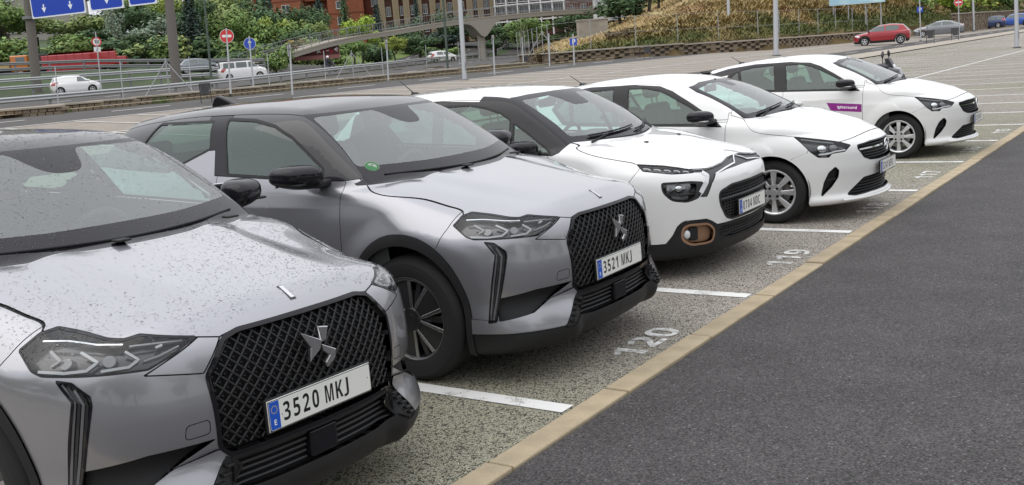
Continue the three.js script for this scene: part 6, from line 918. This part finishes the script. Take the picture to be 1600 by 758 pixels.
// ---------- the smaller vehicles, from the same kit at a coarser cut ----------
function mini(o) {
  const L = o.front, R = o.rear, w = o.w / 2, b = o.belt, t = o.top, wb = [o.wsBase[0], o.wsBase[1]], wt = o.wsTop, rt = o.rwTop, rb = o.rwBase, g0 = .18;
  const S = { deck: sp([[-R - .2, rb[1]], [-R * .8, rb[1]], [wb[0] - .3, b], [wb[0], wb[1]], [wb[0] + (L - wb[0]) * .55, wb[1] - .09], [L - .08, o.nose], [L + .1, o.nose - .1]], .06), crown: () => .06, wide: sp([[-R - .1, w - .1], [-R + .4, w], [0, w], [L - .3, w - .04], [L, w - .12]], .06), sect: sp([[.15, -.05], [.4, 0], [.65, 0], [b - .05, -.03], [b + .15, -.08]], .03),
    nose: sp([[.15, L - .12], [.3, L - .02], [.5, L], [o.nose - .1, L - .02], [o.nose + .05, L - .12]], .03), nosePlan: sp([[0, 0], [.3, .03], [.5, .09], [w - .15, .22], [w, .5]], .03), tail: sp([[.2, -R + .14], [.45, -R + .02], [.7, -R], [b, -R + .04], [b + .2, -R + .12]], .04), tailPlan: sp([[0, 0], [.5, .03], [w - .15, .1], [w, .35]], .04), kTop: () => .1, kNose: .08, under: () => g0,
    roof: sp([[-R, t - .14], [rt[0], rt[1]], [(rt[0] + wt[0]) / 2, t], [wt[0], wt[1]], [wb[0], wt[1] - .25]], .08), roofCrown: .12, glassZ: sp([[b - .1, w - .02], [b, w - .05], [t - .2, w - (o.tumble ?? .2)], [t, w - (o.tumble ?? .2) - .07]], .03), glassPlan: sp([[-R, -.14], [-R * .7, -.02], [-1, 0], [wb[0], -.06], [wb[0] + .5, -.16]], .05),
    ws: sp([[b - .1, wb[0] + .15], [wb[1], wb[0]], [wt[1], wt[0]], [wt[1] + .1, wt[0] - .2]], .05), wsN: .55, wsCurve: .3, rw: sp([[b - .1, rb[0] - .05], [rb[1], rb[0]], [rt[1], rt[0]], [rt[1] + .1, rt[0] + .05]], .03), kRoof: .1, r: o.r, x1: -o.wb };
  const f = shellOf(S), pr = prober(f), car = new THREE.Group(), c = carver(car, f, o.cell || .05); c.car = car; const fine = .025, P = o.paint;
  const arch = (x, y, z) => Math.max(Math.min(Math.hypot(x, y - o.r), Math.hypot(x + o.wb, y - o.r)) - o.r - .05, .4 - z); c.take(arch, 0, fine);
  if (o.clad) { const r = c.take((x, y, z) => Math.max(Math.min(Math.hypot(x, y - o.r), Math.hypot(x + o.wb, y - o.r)) - o.r - .13, .4 - z), 0, fine); c.pair('arch_cladding', r.in, M.plastic); const q = c.take((x, y) => y - .36, 0, fine); c.both('lower_cladding', q.in, M.plastic); }
  const wsA = c.take((x, y, z, nx) => Math.max(z - (w - .16 - (y - b) * .28), b + .04 - y, y - wt[1] + .02, wt[0] - .4 - x, (.25 - nx) * .2), 0, fine); c.both('windscreen', wsA.in, M.blackGloss);
  const rwA = c.take((x, y, z, nx) => Math.max(z - (w - .2 - (y - b) * .22), b + .08 - y, y - rt[1] + .04, x - rt[0] + .0, (nx + .15) * .2), 0, fine); c.both('rear_windscreen', rwA.in, M.privacyDark, -.002);
  o.windows.forEach((poly) => { const r = c.take(onS(poly, .03), 0, fine); c.pair('side_window', r.in, M.privacyDark, -.003); });
  if (o.tailLamp) { const r = c.take((x, y, z) => Math.max(polyD(o.tailLamp)(z, y), x + R - .55), 0, fine); c.pair('tail_lamp', r.in, M.red, .004); }
  { const r = c.take((x, y, z) => Math.max(Math.abs(y - o.nose + .1) - .06, w - .36 - z, L - .5 - x), 0, fine); c.pair('headlight', r.in, M.lampChrome, .002); }
  c.both('body', c.rest, P);
  if (o.plate) mesh('licence_plate', rbox(.012, .11, .52, .003, -R + .0, o.plate, 0), M.lampWhite, car);
  const wg = new THREE.Group(); wg.name = 'wheel'; mesh('tyre', new THREE.LatheGeometry([[o.r * .62, -.1], [o.r * .8, -.105], [o.r - .02, -.1], [o.r, -.07], [o.r, .07], [o.r - .02, .1], [o.r * .8, .105], [o.r * .62, .1]].map(p => new THREE.Vector2(...p)), 28).rotateX(Math.PI / 2), M.tyre, wg); const rg = [new THREE.CylinderGeometry(o.r * .2, o.r * .2, .05, 16).rotateX(Math.PI / 2).translate(0, 0, .06), new THREE.TorusGeometry(o.r * .6, .02, 6, 28).translate(0, 0, .085)]; for (let i = 0; i < 5; i++) rg.push(box(o.r * .18, o.r * .5, .03, 0, o.r * .36, .065).rotateZ(i * 1.2566)); mesh('rim', rg, M.alloy, wg); mesh('brake_disc', new THREE.CylinderGeometry(o.r * .58, o.r * .58, .06, 20).rotateX(Math.PI / 2), M.dark, wg);
  for (const [x, s] of [[0, 1], [-o.wb, 1], [0, -1], [-o.wb, -1]]) { const q = wg.clone(); q.position.set(x, o.r, s * (w - .13)); if (s < 0) q.rotation.y = Math.PI; car.add(q); }
  for (const s of [1, -1]) mesh('door_mirror', new THREE.SphereGeometry(1, 12, 8).scale(.08, .07, .1).translate(wb[0] - .2, b + .08, s * (w + .08)), o.mirror || P, car);
  return car;
}
M.privacyDark = phy([.10, .12, .12], .02, { clearcoat: 1 });
const paint = (r, g, b, m = .4) => phy([r, g, b], .35, { metalness: m, clearcoat: 1, clearcoatRoughness: .04 });
function drive(car, name, label, cat, x, y, z, fx, fz) { car.name = numbered(name); scene.add(car); car.position.set(x, y, z); car.rotation.y = Math.atan2(-fz, fx); return tag(car, label, cat); }
const side = (b, t, x0, x1, x2, x3) => [[x0, t], [x1, b], [x2, b], [x3, t]];
drive(mini({ front: .75, rear: 2.95, w: 1.66, belt: .93, top: 1.47, wsBase: [.0, .98], wsTop: [-.75, 1.42], rwTop: [-2.65, 1.38], rwBase: [-2.86, .98], nose: .74, r: .3, wb: 2.34, windows: [[[-.45, 1.05], [-.1, .95], [-1.05, .95], [-1.0, 1.33], [-.72, 1.31]]], tailLamp: [[.48, .72], [.78, .74], [.76, .98], [.5, .98]], plate: .5, paint: M.white }), 'white_delivery_hatchback', 'small white hatchback with blank rear sides on the road behind the guard rail', 'car', -73.46, 1.4, -49.5, .42, -.907);
drive(mini({ front: .85, rear: 3.55, w: 1.8, belt: 1.08, top: 1.82, wsBase: [.05, 1.12], wsTop: [-.6, 1.72], rwTop: [-3.42, 1.74], rwBase: [-3.5, 1.1], nose: .88, r: .32, wb: 2.73, tumble: .12, windows: [[[-.05, 1.14], [-.95, 1.12], [-.95, 1.62], [-.55, 1.6]], [[-1.1, 1.12], [-2.05, 1.12], [-2.05, 1.62], [-1.1, 1.62]], [[-2.2, 1.12], [-3.2, 1.12], [-3.15, 1.6], [-2.2, 1.62]]], tailLamp: [[.74, .8], [.88, .8], [.88, 1.3], [.74, 1.3]], plate: .6, clad: 0, paint: M.white }), 'white_van', 'white windowed van behind the no entry sign', 'van', -73.0, 1.42, -66.5, .5, -.866);
drive(mini({ front: .85, rear: 3.3, w: 1.8, belt: 1.0, top: 1.62, wsBase: [.1, 1.02], wsTop: [-.8, 1.55], rwTop: [-3.0, 1.52], rwBase: [-3.2, 1.04], nose: .8, r: .32, wb: 2.65, windows: [side(1.03, 1.42, -.7, -.25, -1.3, -1.3), side(1.03, 1.45, -1.4, -1.4, -2.3, -2.3)], tailLamp: [[.6, .8], [.86, .8], [.84, 1.1], [.62, 1.3]], plate: .7, paint: M.white }), 'white_minivan', 'white family car seen from behind, before the bridge pier lawn', 'car', -88.2, 1.55, -115.5, .42, -.9);
drive(mini({ front: .85, rear: 3.4, w: 1.8, belt: .96, top: 1.5, wsBase: [.05, .98], wsTop: [-.9, 1.43], rwTop: [-2.7, 1.4], rwBase: [-3.1, 1.0], nose: .75, r: .32, wb: 2.65, windows: [side(.99, 1.32, -.8, -.3, -1.3, -1.3), side(.99, 1.34, -1.4, -1.4, -2.4, -2.2)], paint: paint(.16, .18, .20) }), 'grey_saloon', 'grey car passing on the raised road behind the white van', 'car', -85.2, 2.45, -71.5, .5, -.866);
drive(mini({ front: .85, rear: 3.35, w: 1.8, belt: 1.0, top: 1.57, wsBase: [-.1, 1.02], wsTop: [-.95, 1.5], rwTop: [-2.85, 1.48], rwBase: [-3.2, 1.08], nose: .84, r: .335, wb: 2.6, windows: [[[-.85, 1.42], [-.35, 1.06], [-1.45, 1.04], [-1.45, 1.46]], [[-1.55, 1.46], [-1.55, 1.04], [-2.35, 1.06], [-2.55, 1.3], [-2.4, 1.42]]], tailLamp: [[.5, .92], [.86, .92], [.86, 1.08], [.6, 1.08]], clad: 1, cell: .035, paint: paint(.34, .012, .02, .25), mirror: M.blackGloss }), 'red_crossover', 'red crossover with black wheel arches parked before the block wall', 'car', -23.0, .3, -83.4, -.97, .24);
drive(mini({ front: .92, rear: 3.95, w: 1.86, belt: .96, top: 1.46, wsBase: [-.15, .98], wsTop: [-1.15, 1.4], rwTop: [-2.6, 1.38], rwBase: [-3.4, 1.02], nose: .72, r: .33, wb: 2.9, windows: [[[-1.0, 1.33], [-.45, 1.01], [-1.6, 1.01], [-1.6, 1.38]], [[-1.7, 1.38], [-1.7, 1.01], [-2.7, 1.03], [-2.75, 1.1], [-2.4, 1.32]]], tailLamp: [[.45, .82], [.88, .82], [.86, .96], [.5, .97]], cell: .035, paint: paint(.22, .225, .24, .6) }), 'silver_saloon', 'silver saloon parked right of the red crossover', 'car', -23.6, .36, -105.2, -.97, .24);
drive(mini({ front: .9, rear: 3.6, w: 1.78, belt: .96, top: 1.5, wsBase: [-.1, .98], wsTop: [-.95, 1.42], rwTop: [-3.3, 1.42], rwBase: [-3.5, 1.02], nose: .76, r: .32, wb: 2.65, windows: [[[-.85, 1.36], [-.35, 1.01], [-1.4, 1.01], [-1.4, 1.4]], [[-1.5, 1.4], [-1.5, 1.01], [-2.3, 1.01], [-2.35, 1.4]], [[-2.45, 1.4], [-2.4, 1.01], [-3.1, 1.03], [-3.2, 1.34]]], tailLamp: [[.6, .85], [.86, .85], [.84, 1.15], [.66, 1.15]], paint: paint(.02, .04, .13) }), 'blue_estate', 'dark blue estate car with silver roof rails before the far block wall', 'car', -25.6, .42, -141.5, -.97, .24);
drive(mini({ front: .85, rear: 3.3, w: 1.8, belt: 1.02, top: 1.6, wsBase: [-.05, 1.04], wsTop: [-.85, 1.52], rwTop: [-2.9, 1.5], rwBase: [-3.2, 1.1], nose: .84, r: .335, wb: 2.62, windows: [side(1.06, 1.44, -.8, -.3, -1.4, -1.4), side(1.06, 1.46, -1.5, -1.5, -2.4, -2.3)], tailLamp: [[.6, .9], [.86, .9], [.84, 1.15], [.66, 1.15]], paint: paint(.03, .10, .42) }), 'blue_hatchback', 'bright blue car half hidden behind the dark blue estate', 'car', -23.6, .42, -149.5, -.97, .24);
{ // red lorry and the orange vehicle before it, on the raised road
  const d = [.66, -.75], red = paint(.42, .015, .02, .1), t = thing('red_lorry', 'red covered lorry passing on the raised road under the blue panels', 'lorry', [-100.5, 3.55, -67], Math.atan2(-d[1], d[0])); mesh('cargo_body', rbox(7.4, 1.35, 2.4, .08, 0, 1.25, 0), red, t); mesh('tarpaulin', new THREE.CylinderGeometry(1.2, 1.2, 6.6, 20, 1, false, 0, Math.PI).rotateX(-Math.PI / 2).rotateY(Math.PI / 2).scale(1, .22, 1).translate(.2, 1.93, 0), red, t); mesh('front_panel', rbox(.9, .9, 2.3, .1, -3.6, 1.7, 0), M.plasticSoft, t); mesh('step_box', rbox(1.0, .8, 2.3, .06, 4.2, .95, 0), red, t); mesh('chassis', box(8.4, .3, 1.6, .2, .5, 0), M.dark, t); mesh('side_skirt', box(6.6, .3, .05, 0, .42, 1.18), red, t); for (const x of [-2.6, 2.0, 3.1]) for (const z of [-1, 1]) { const w = new THREE.Group(); w.name = 'wheel'; w.position.set(x, .45, z); t.add(w); mesh('tyre', new THREE.TorusGeometry(.34, .12, 8, 24), M.tyre, w); mesh('rim', new THREE.CylinderGeometry(.25, .25, .16, 18).rotateX(Math.PI / 2), M.alloy, w); } for (let k = 0; k < 8; k++) mesh('strap', box(.05, 1.36, 2.44, -3 + k * .86, 1.25, 0), std([.3, .01, .015], .6), t);
  const q = thing('orange_truck', 'orange and yellow works truck just behind the red lorry', 'truck', [-106.5, 3.6, -62], Math.atan2(-d[1], d[0])), or = paint(.55, .16, .01, .05); mesh('cab', rbox(1.7, 1.7, 2.1, .15, 1.6, 1.3, 0), or, q); mesh('bed', rbox(3.6, .7, 2.1, .06, -1.2, 1.0, 0), std([.5, .36, .14], .7), q); mesh('cab_window', rbox(.9, .55, 2.14, .05, 1.75, 1.7, 0), M.privacyDark, q); mesh('chassis', box(5.4, .3, 1.4, 0, .55, 0), M.dark, q); for (const x of [-2, 1.6]) for (const z of [-.9, .9]) { const w = new THREE.Group(); w.name = 'wheel'; w.position.set(x, .42, z); q.add(w); mesh('tyre', new THREE.TorusGeometry(.32, .11, 8, 22), M.tyre, w); mesh('rim', new THREE.CylinderGeometry(.23, .23, .15, 16).rotateX(Math.PI / 2), M.alloy, w); } }
// motor scooters
function scooter(label, x, y, z, yaw, s = 1) {
  const t = thing('motor_scooter', label, 'motor scooter', [x, y, z], yaw); t.scale.setScalar(s); const body = std([.035, .035, .038], .42), gl = phy([.09, .09, .095], .3, { clearcoat: .8 });
  for (const X of [.62, -.62]) { const w = new THREE.Group(); w.name = 'wheel'; w.position.set(X, .26, 0); t.add(w); mesh('tyre', new THREE.TorusGeometry(.2, .06, 10, 28), M.tyre, w); mesh('rim', new THREE.CylinderGeometry(.15, .15, .06, 20).rotateX(Math.PI / 2), M.alloy, w); }
  mesh('front_shield', prism([[.5, .42], [.66, .5], [.5, .98], [.36, 1.02], [.3, .9]], -.17, .17, .05), gl, t); mesh('front_mudguard', prism([[.4, .42], [.8, .42], [.72, .56], [.52, .56]], -.08, .08, .03), gl, t); mesh('footboard', rbox(.5, .08, .34, .03, .08, .3, 0), body, t); mesh('rear_body', prism([[-.85, .55], [-.8, .75], [-.1, .72], [-.1, .4], [-.5, .35]], -.15, .15, .05), gl, t); mesh('saddle', rbox(.75, .12, .3, .05, -.42, .8, 0, 3), body, t);
  mesh('handlebar_cover', new THREE.SphereGeometry(1, 20, 14).scale(.13, .09, .16).translate(.3, 1.06, 0), body, t); mesh('windshield_base', prism([[.36, .98], [.48, .94], [.34, 1.2], [.29, 1.2]], -.13, .13, .02), body, t);
  for (const q of [-1, 1]) { mesh('handlebar', rod([.3, 1.04, q * .1], [.2, 1.07, q * .36], .017), M.steel, t); mesh('grip_muff', new THREE.SphereGeometry(1, 18, 12).scale(.12, .075, .14).translate(.24, 1.06, q * .27), body, t); const m = new THREE.Group(); m.name = 'mirror'; t.add(m); mesh('stalk', rod([.26, 1.08, q * .22], [.28, 1.24, q * .3], .007), M.dark, m); mesh('mirror_head', new THREE.SphereGeometry(1, 18, 12).scale(.025, .055, .085).rotateX(q * .5).translate(.28, 1.29, q * .31), body, m); }
  mesh('headlamp', new THREE.SphereGeometry(.08, 16, 10).scale(.5, 1, 1.2).translate(.42, 1.02, 0), M.lampWhite, t); mesh('rear_lamp', rbox(.04, .06, .16, .015, -.86, .68, 0), M.red, t); return t;
}
scooter('grey motor scooter standing behind the white car with the purple sticker', -5.09, 0, -18.75, .08, .95);
scooter('pale motor scooter ridden along the highway', -78.3, 1.5, -81.4, .9, .95);
{ // rider: one continuous body from a field of tapered bones
  const J = { hip: [-.35, .92, 0], chest: [-.2, 1.32, 0], neck: [-.15, 1.5, 0], head: [-.1, 1.63, 0] }, bones = [[J.hip, J.chest, .15, .18], [J.chest, J.neck, .15, .07], [J.neck, J.head, .08, .12]];
  for (const s of [-1, 1]) bones.push([[-.33, .9, s * .09], [.08, .8, s * .17], .09, .075], [[.08, .8, s * .17], [.02, .4, s * .15], .07, .05], [[.02, .38, s * .15], [.16, .36, s * .15], .05, .04], [[-.17, 1.44, s * .2], [-.02, 1.2, s * .27], .065, .05], [[-.02, 1.2, s * .27], [.22, 1.1, s * .28], .05, .035]);
  const f = (x, y, z) => { let d = 9; for (const [a, b, r0, r1] of bones) { const ex = b[0] - a[0], ey = b[1] - a[1], ez = b[2] - a[2], px = x - a[0], py = y - a[1], pz = z - a[2], h = Math.max(0, Math.min(1, (px * ex + py * ey + pz * ez) / (ex * ex + ey * ey + ez * ez))); d = smin(d, Math.hypot(px - ex * h, py - ey * h, pz - ez * h) - (r0 + (r1 - r0) * h), .05); } return d; };
  const b = meshShell(f, .03, [-.7, .5, .2, 1.9, .5]); const t = thing('person', 'person in dark clothes and helmet riding the scooter on the highway', 'person', [-78.3, 1.5, -81.4], .9); mesh('body', soupGeo(b, 0, 0), std([.05, .05, .07], .8), t); mesh('helmet', new THREE.SphereGeometry(.15, 18, 14).scale(1.1, 1, .95).translate(-.09, 1.66, 0), M.white, t); mesh('visor', new THREE.SphereGeometry(.145, 16, 8, -.9, 1.8, 1.1, .7).rotateY(Math.PI).translate(-.065, 1.66, 0), M.blackGloss, t); t.scale.setScalar(.95); }
// ---------- sticker, lamps of the rain: drops on the nearest car ----------
{ const pr = prober(shellOf(CO)), tx = canvasTex(512, 128, (c, w, h) => { c.fillStyle = '#8c1d84'; c.fillRect(0, 0, w, h); c.fillStyle = '#fff'; c.font = 'bold 62px sans-serif'; c.textAlign = 'center'; c.fillText('getaround', w * .56, 82); });
  mesh('door_sticker', patch(pr, (u, v) => { const y0 = .655 - .03 * u, y1 = .762 - .036 * u, x0 = -.85 - .06 * v; return [x0 + (-.452 - x0) * u, y0 + (y1 - y0) * v]; }, 16, 5, .002), std(0xffffff, .4, { map: tx }), co5);
  mesh('door_sticker', patch(pr, (u, v) => { const y0 = .625 + .03 * u, y1 = .726 + .036 * u; return [-.452 + (-.9 + .452) * u, y0 + (y1 - y0) * v]; }, 16, 5, .002, -1), std(0xffffff, .4, { map: tx }), co5); }
{ const pr = prober(shellOf(DS)), q = [-.381, 1.148, .629], n = pr.nor(q), tx = canvasTex(256, 256, (c) => { c.fillStyle = '#dff0dc'; c.fillRect(0, 0, 256, 256); c.strokeStyle = '#2f9a48'; c.lineWidth = 40; c.beginPath(); c.arc(128, 128, 104, 0, 7); c.stroke(); c.fillStyle = '#3aa655'; c.fillRect(40, 128, 176, 90); c.fillStyle = '#3b5f46'; c.font = 'bold 92px sans-serif'; c.textAlign = 'center'; c.fillText('C', 128, 122); });
  mesh('windscreen_sticker', new THREE.CircleGeometry(.042, 32).applyQuaternion(new THREE.Quaternion().setFromUnitVectors(new THREE.Vector3(0, 0, 1), new THREE.Vector3(...n))).translate(q[0] + n[0] * .002, q[1] + n[1] * .002, q[2] + n[2] * .002), std(0xa8a8a8, .5, { map: tx }), ds); }
{ const pr = prober(shellOf(DS)), n = 15000, g = new THREE.SphereGeometry(1, 8, 5, 0, 6.284, 0, 1.35).translate(0, -.22, 0), q = new THREE.InstancedMesh(g, phy([.97, .98, .98], .02, { transmission: 1, thickness: .004, ior: 1.33 }), n), M4 = new THREE.Matrix4(), Q = new THREE.Quaternion(), up = new THREE.Vector3(0, 1, 0); let i = 0, tries = 0;
  while (i < n && tries++ < 80000) { const x = rr(-1.5, .72), z = rr(-.82, .82), p = pr.top(x, z), nn = pr.nor(p); if (nn[1] < .35 || vnoise(x * 3 + 20, z * 3 + 20, 64, 201) < rr(.0, .7)) continue; const big = rnd() < .12, r = big ? rr(.0026, .0042) : rr(.0011, .0025), s = rr(1, 1.9); Q.setFromUnitVectors(up, new THREE.Vector3(...nn)); M4.compose(new THREE.Vector3(...p), Q, new THREE.Vector3(r * s, r * .55, r)); q.setMatrixAt(i++, M4); }
  q.count = i; q.name = 'rain_drops'; q.castShadow = q.receiveShadow = true; q.userData.kind = 'stuff'; ds1.add(q); }
const renderer = new THREE.WebGLRenderer({ antialias: true }); renderer.setSize(1024, 485); renderer.toneMapping = THREE.LinearToneMapping; renderer.toneMappingExposure = EXPOSURE; renderer.shadowMap.enabled = true;
renderer.render(scene, camera);
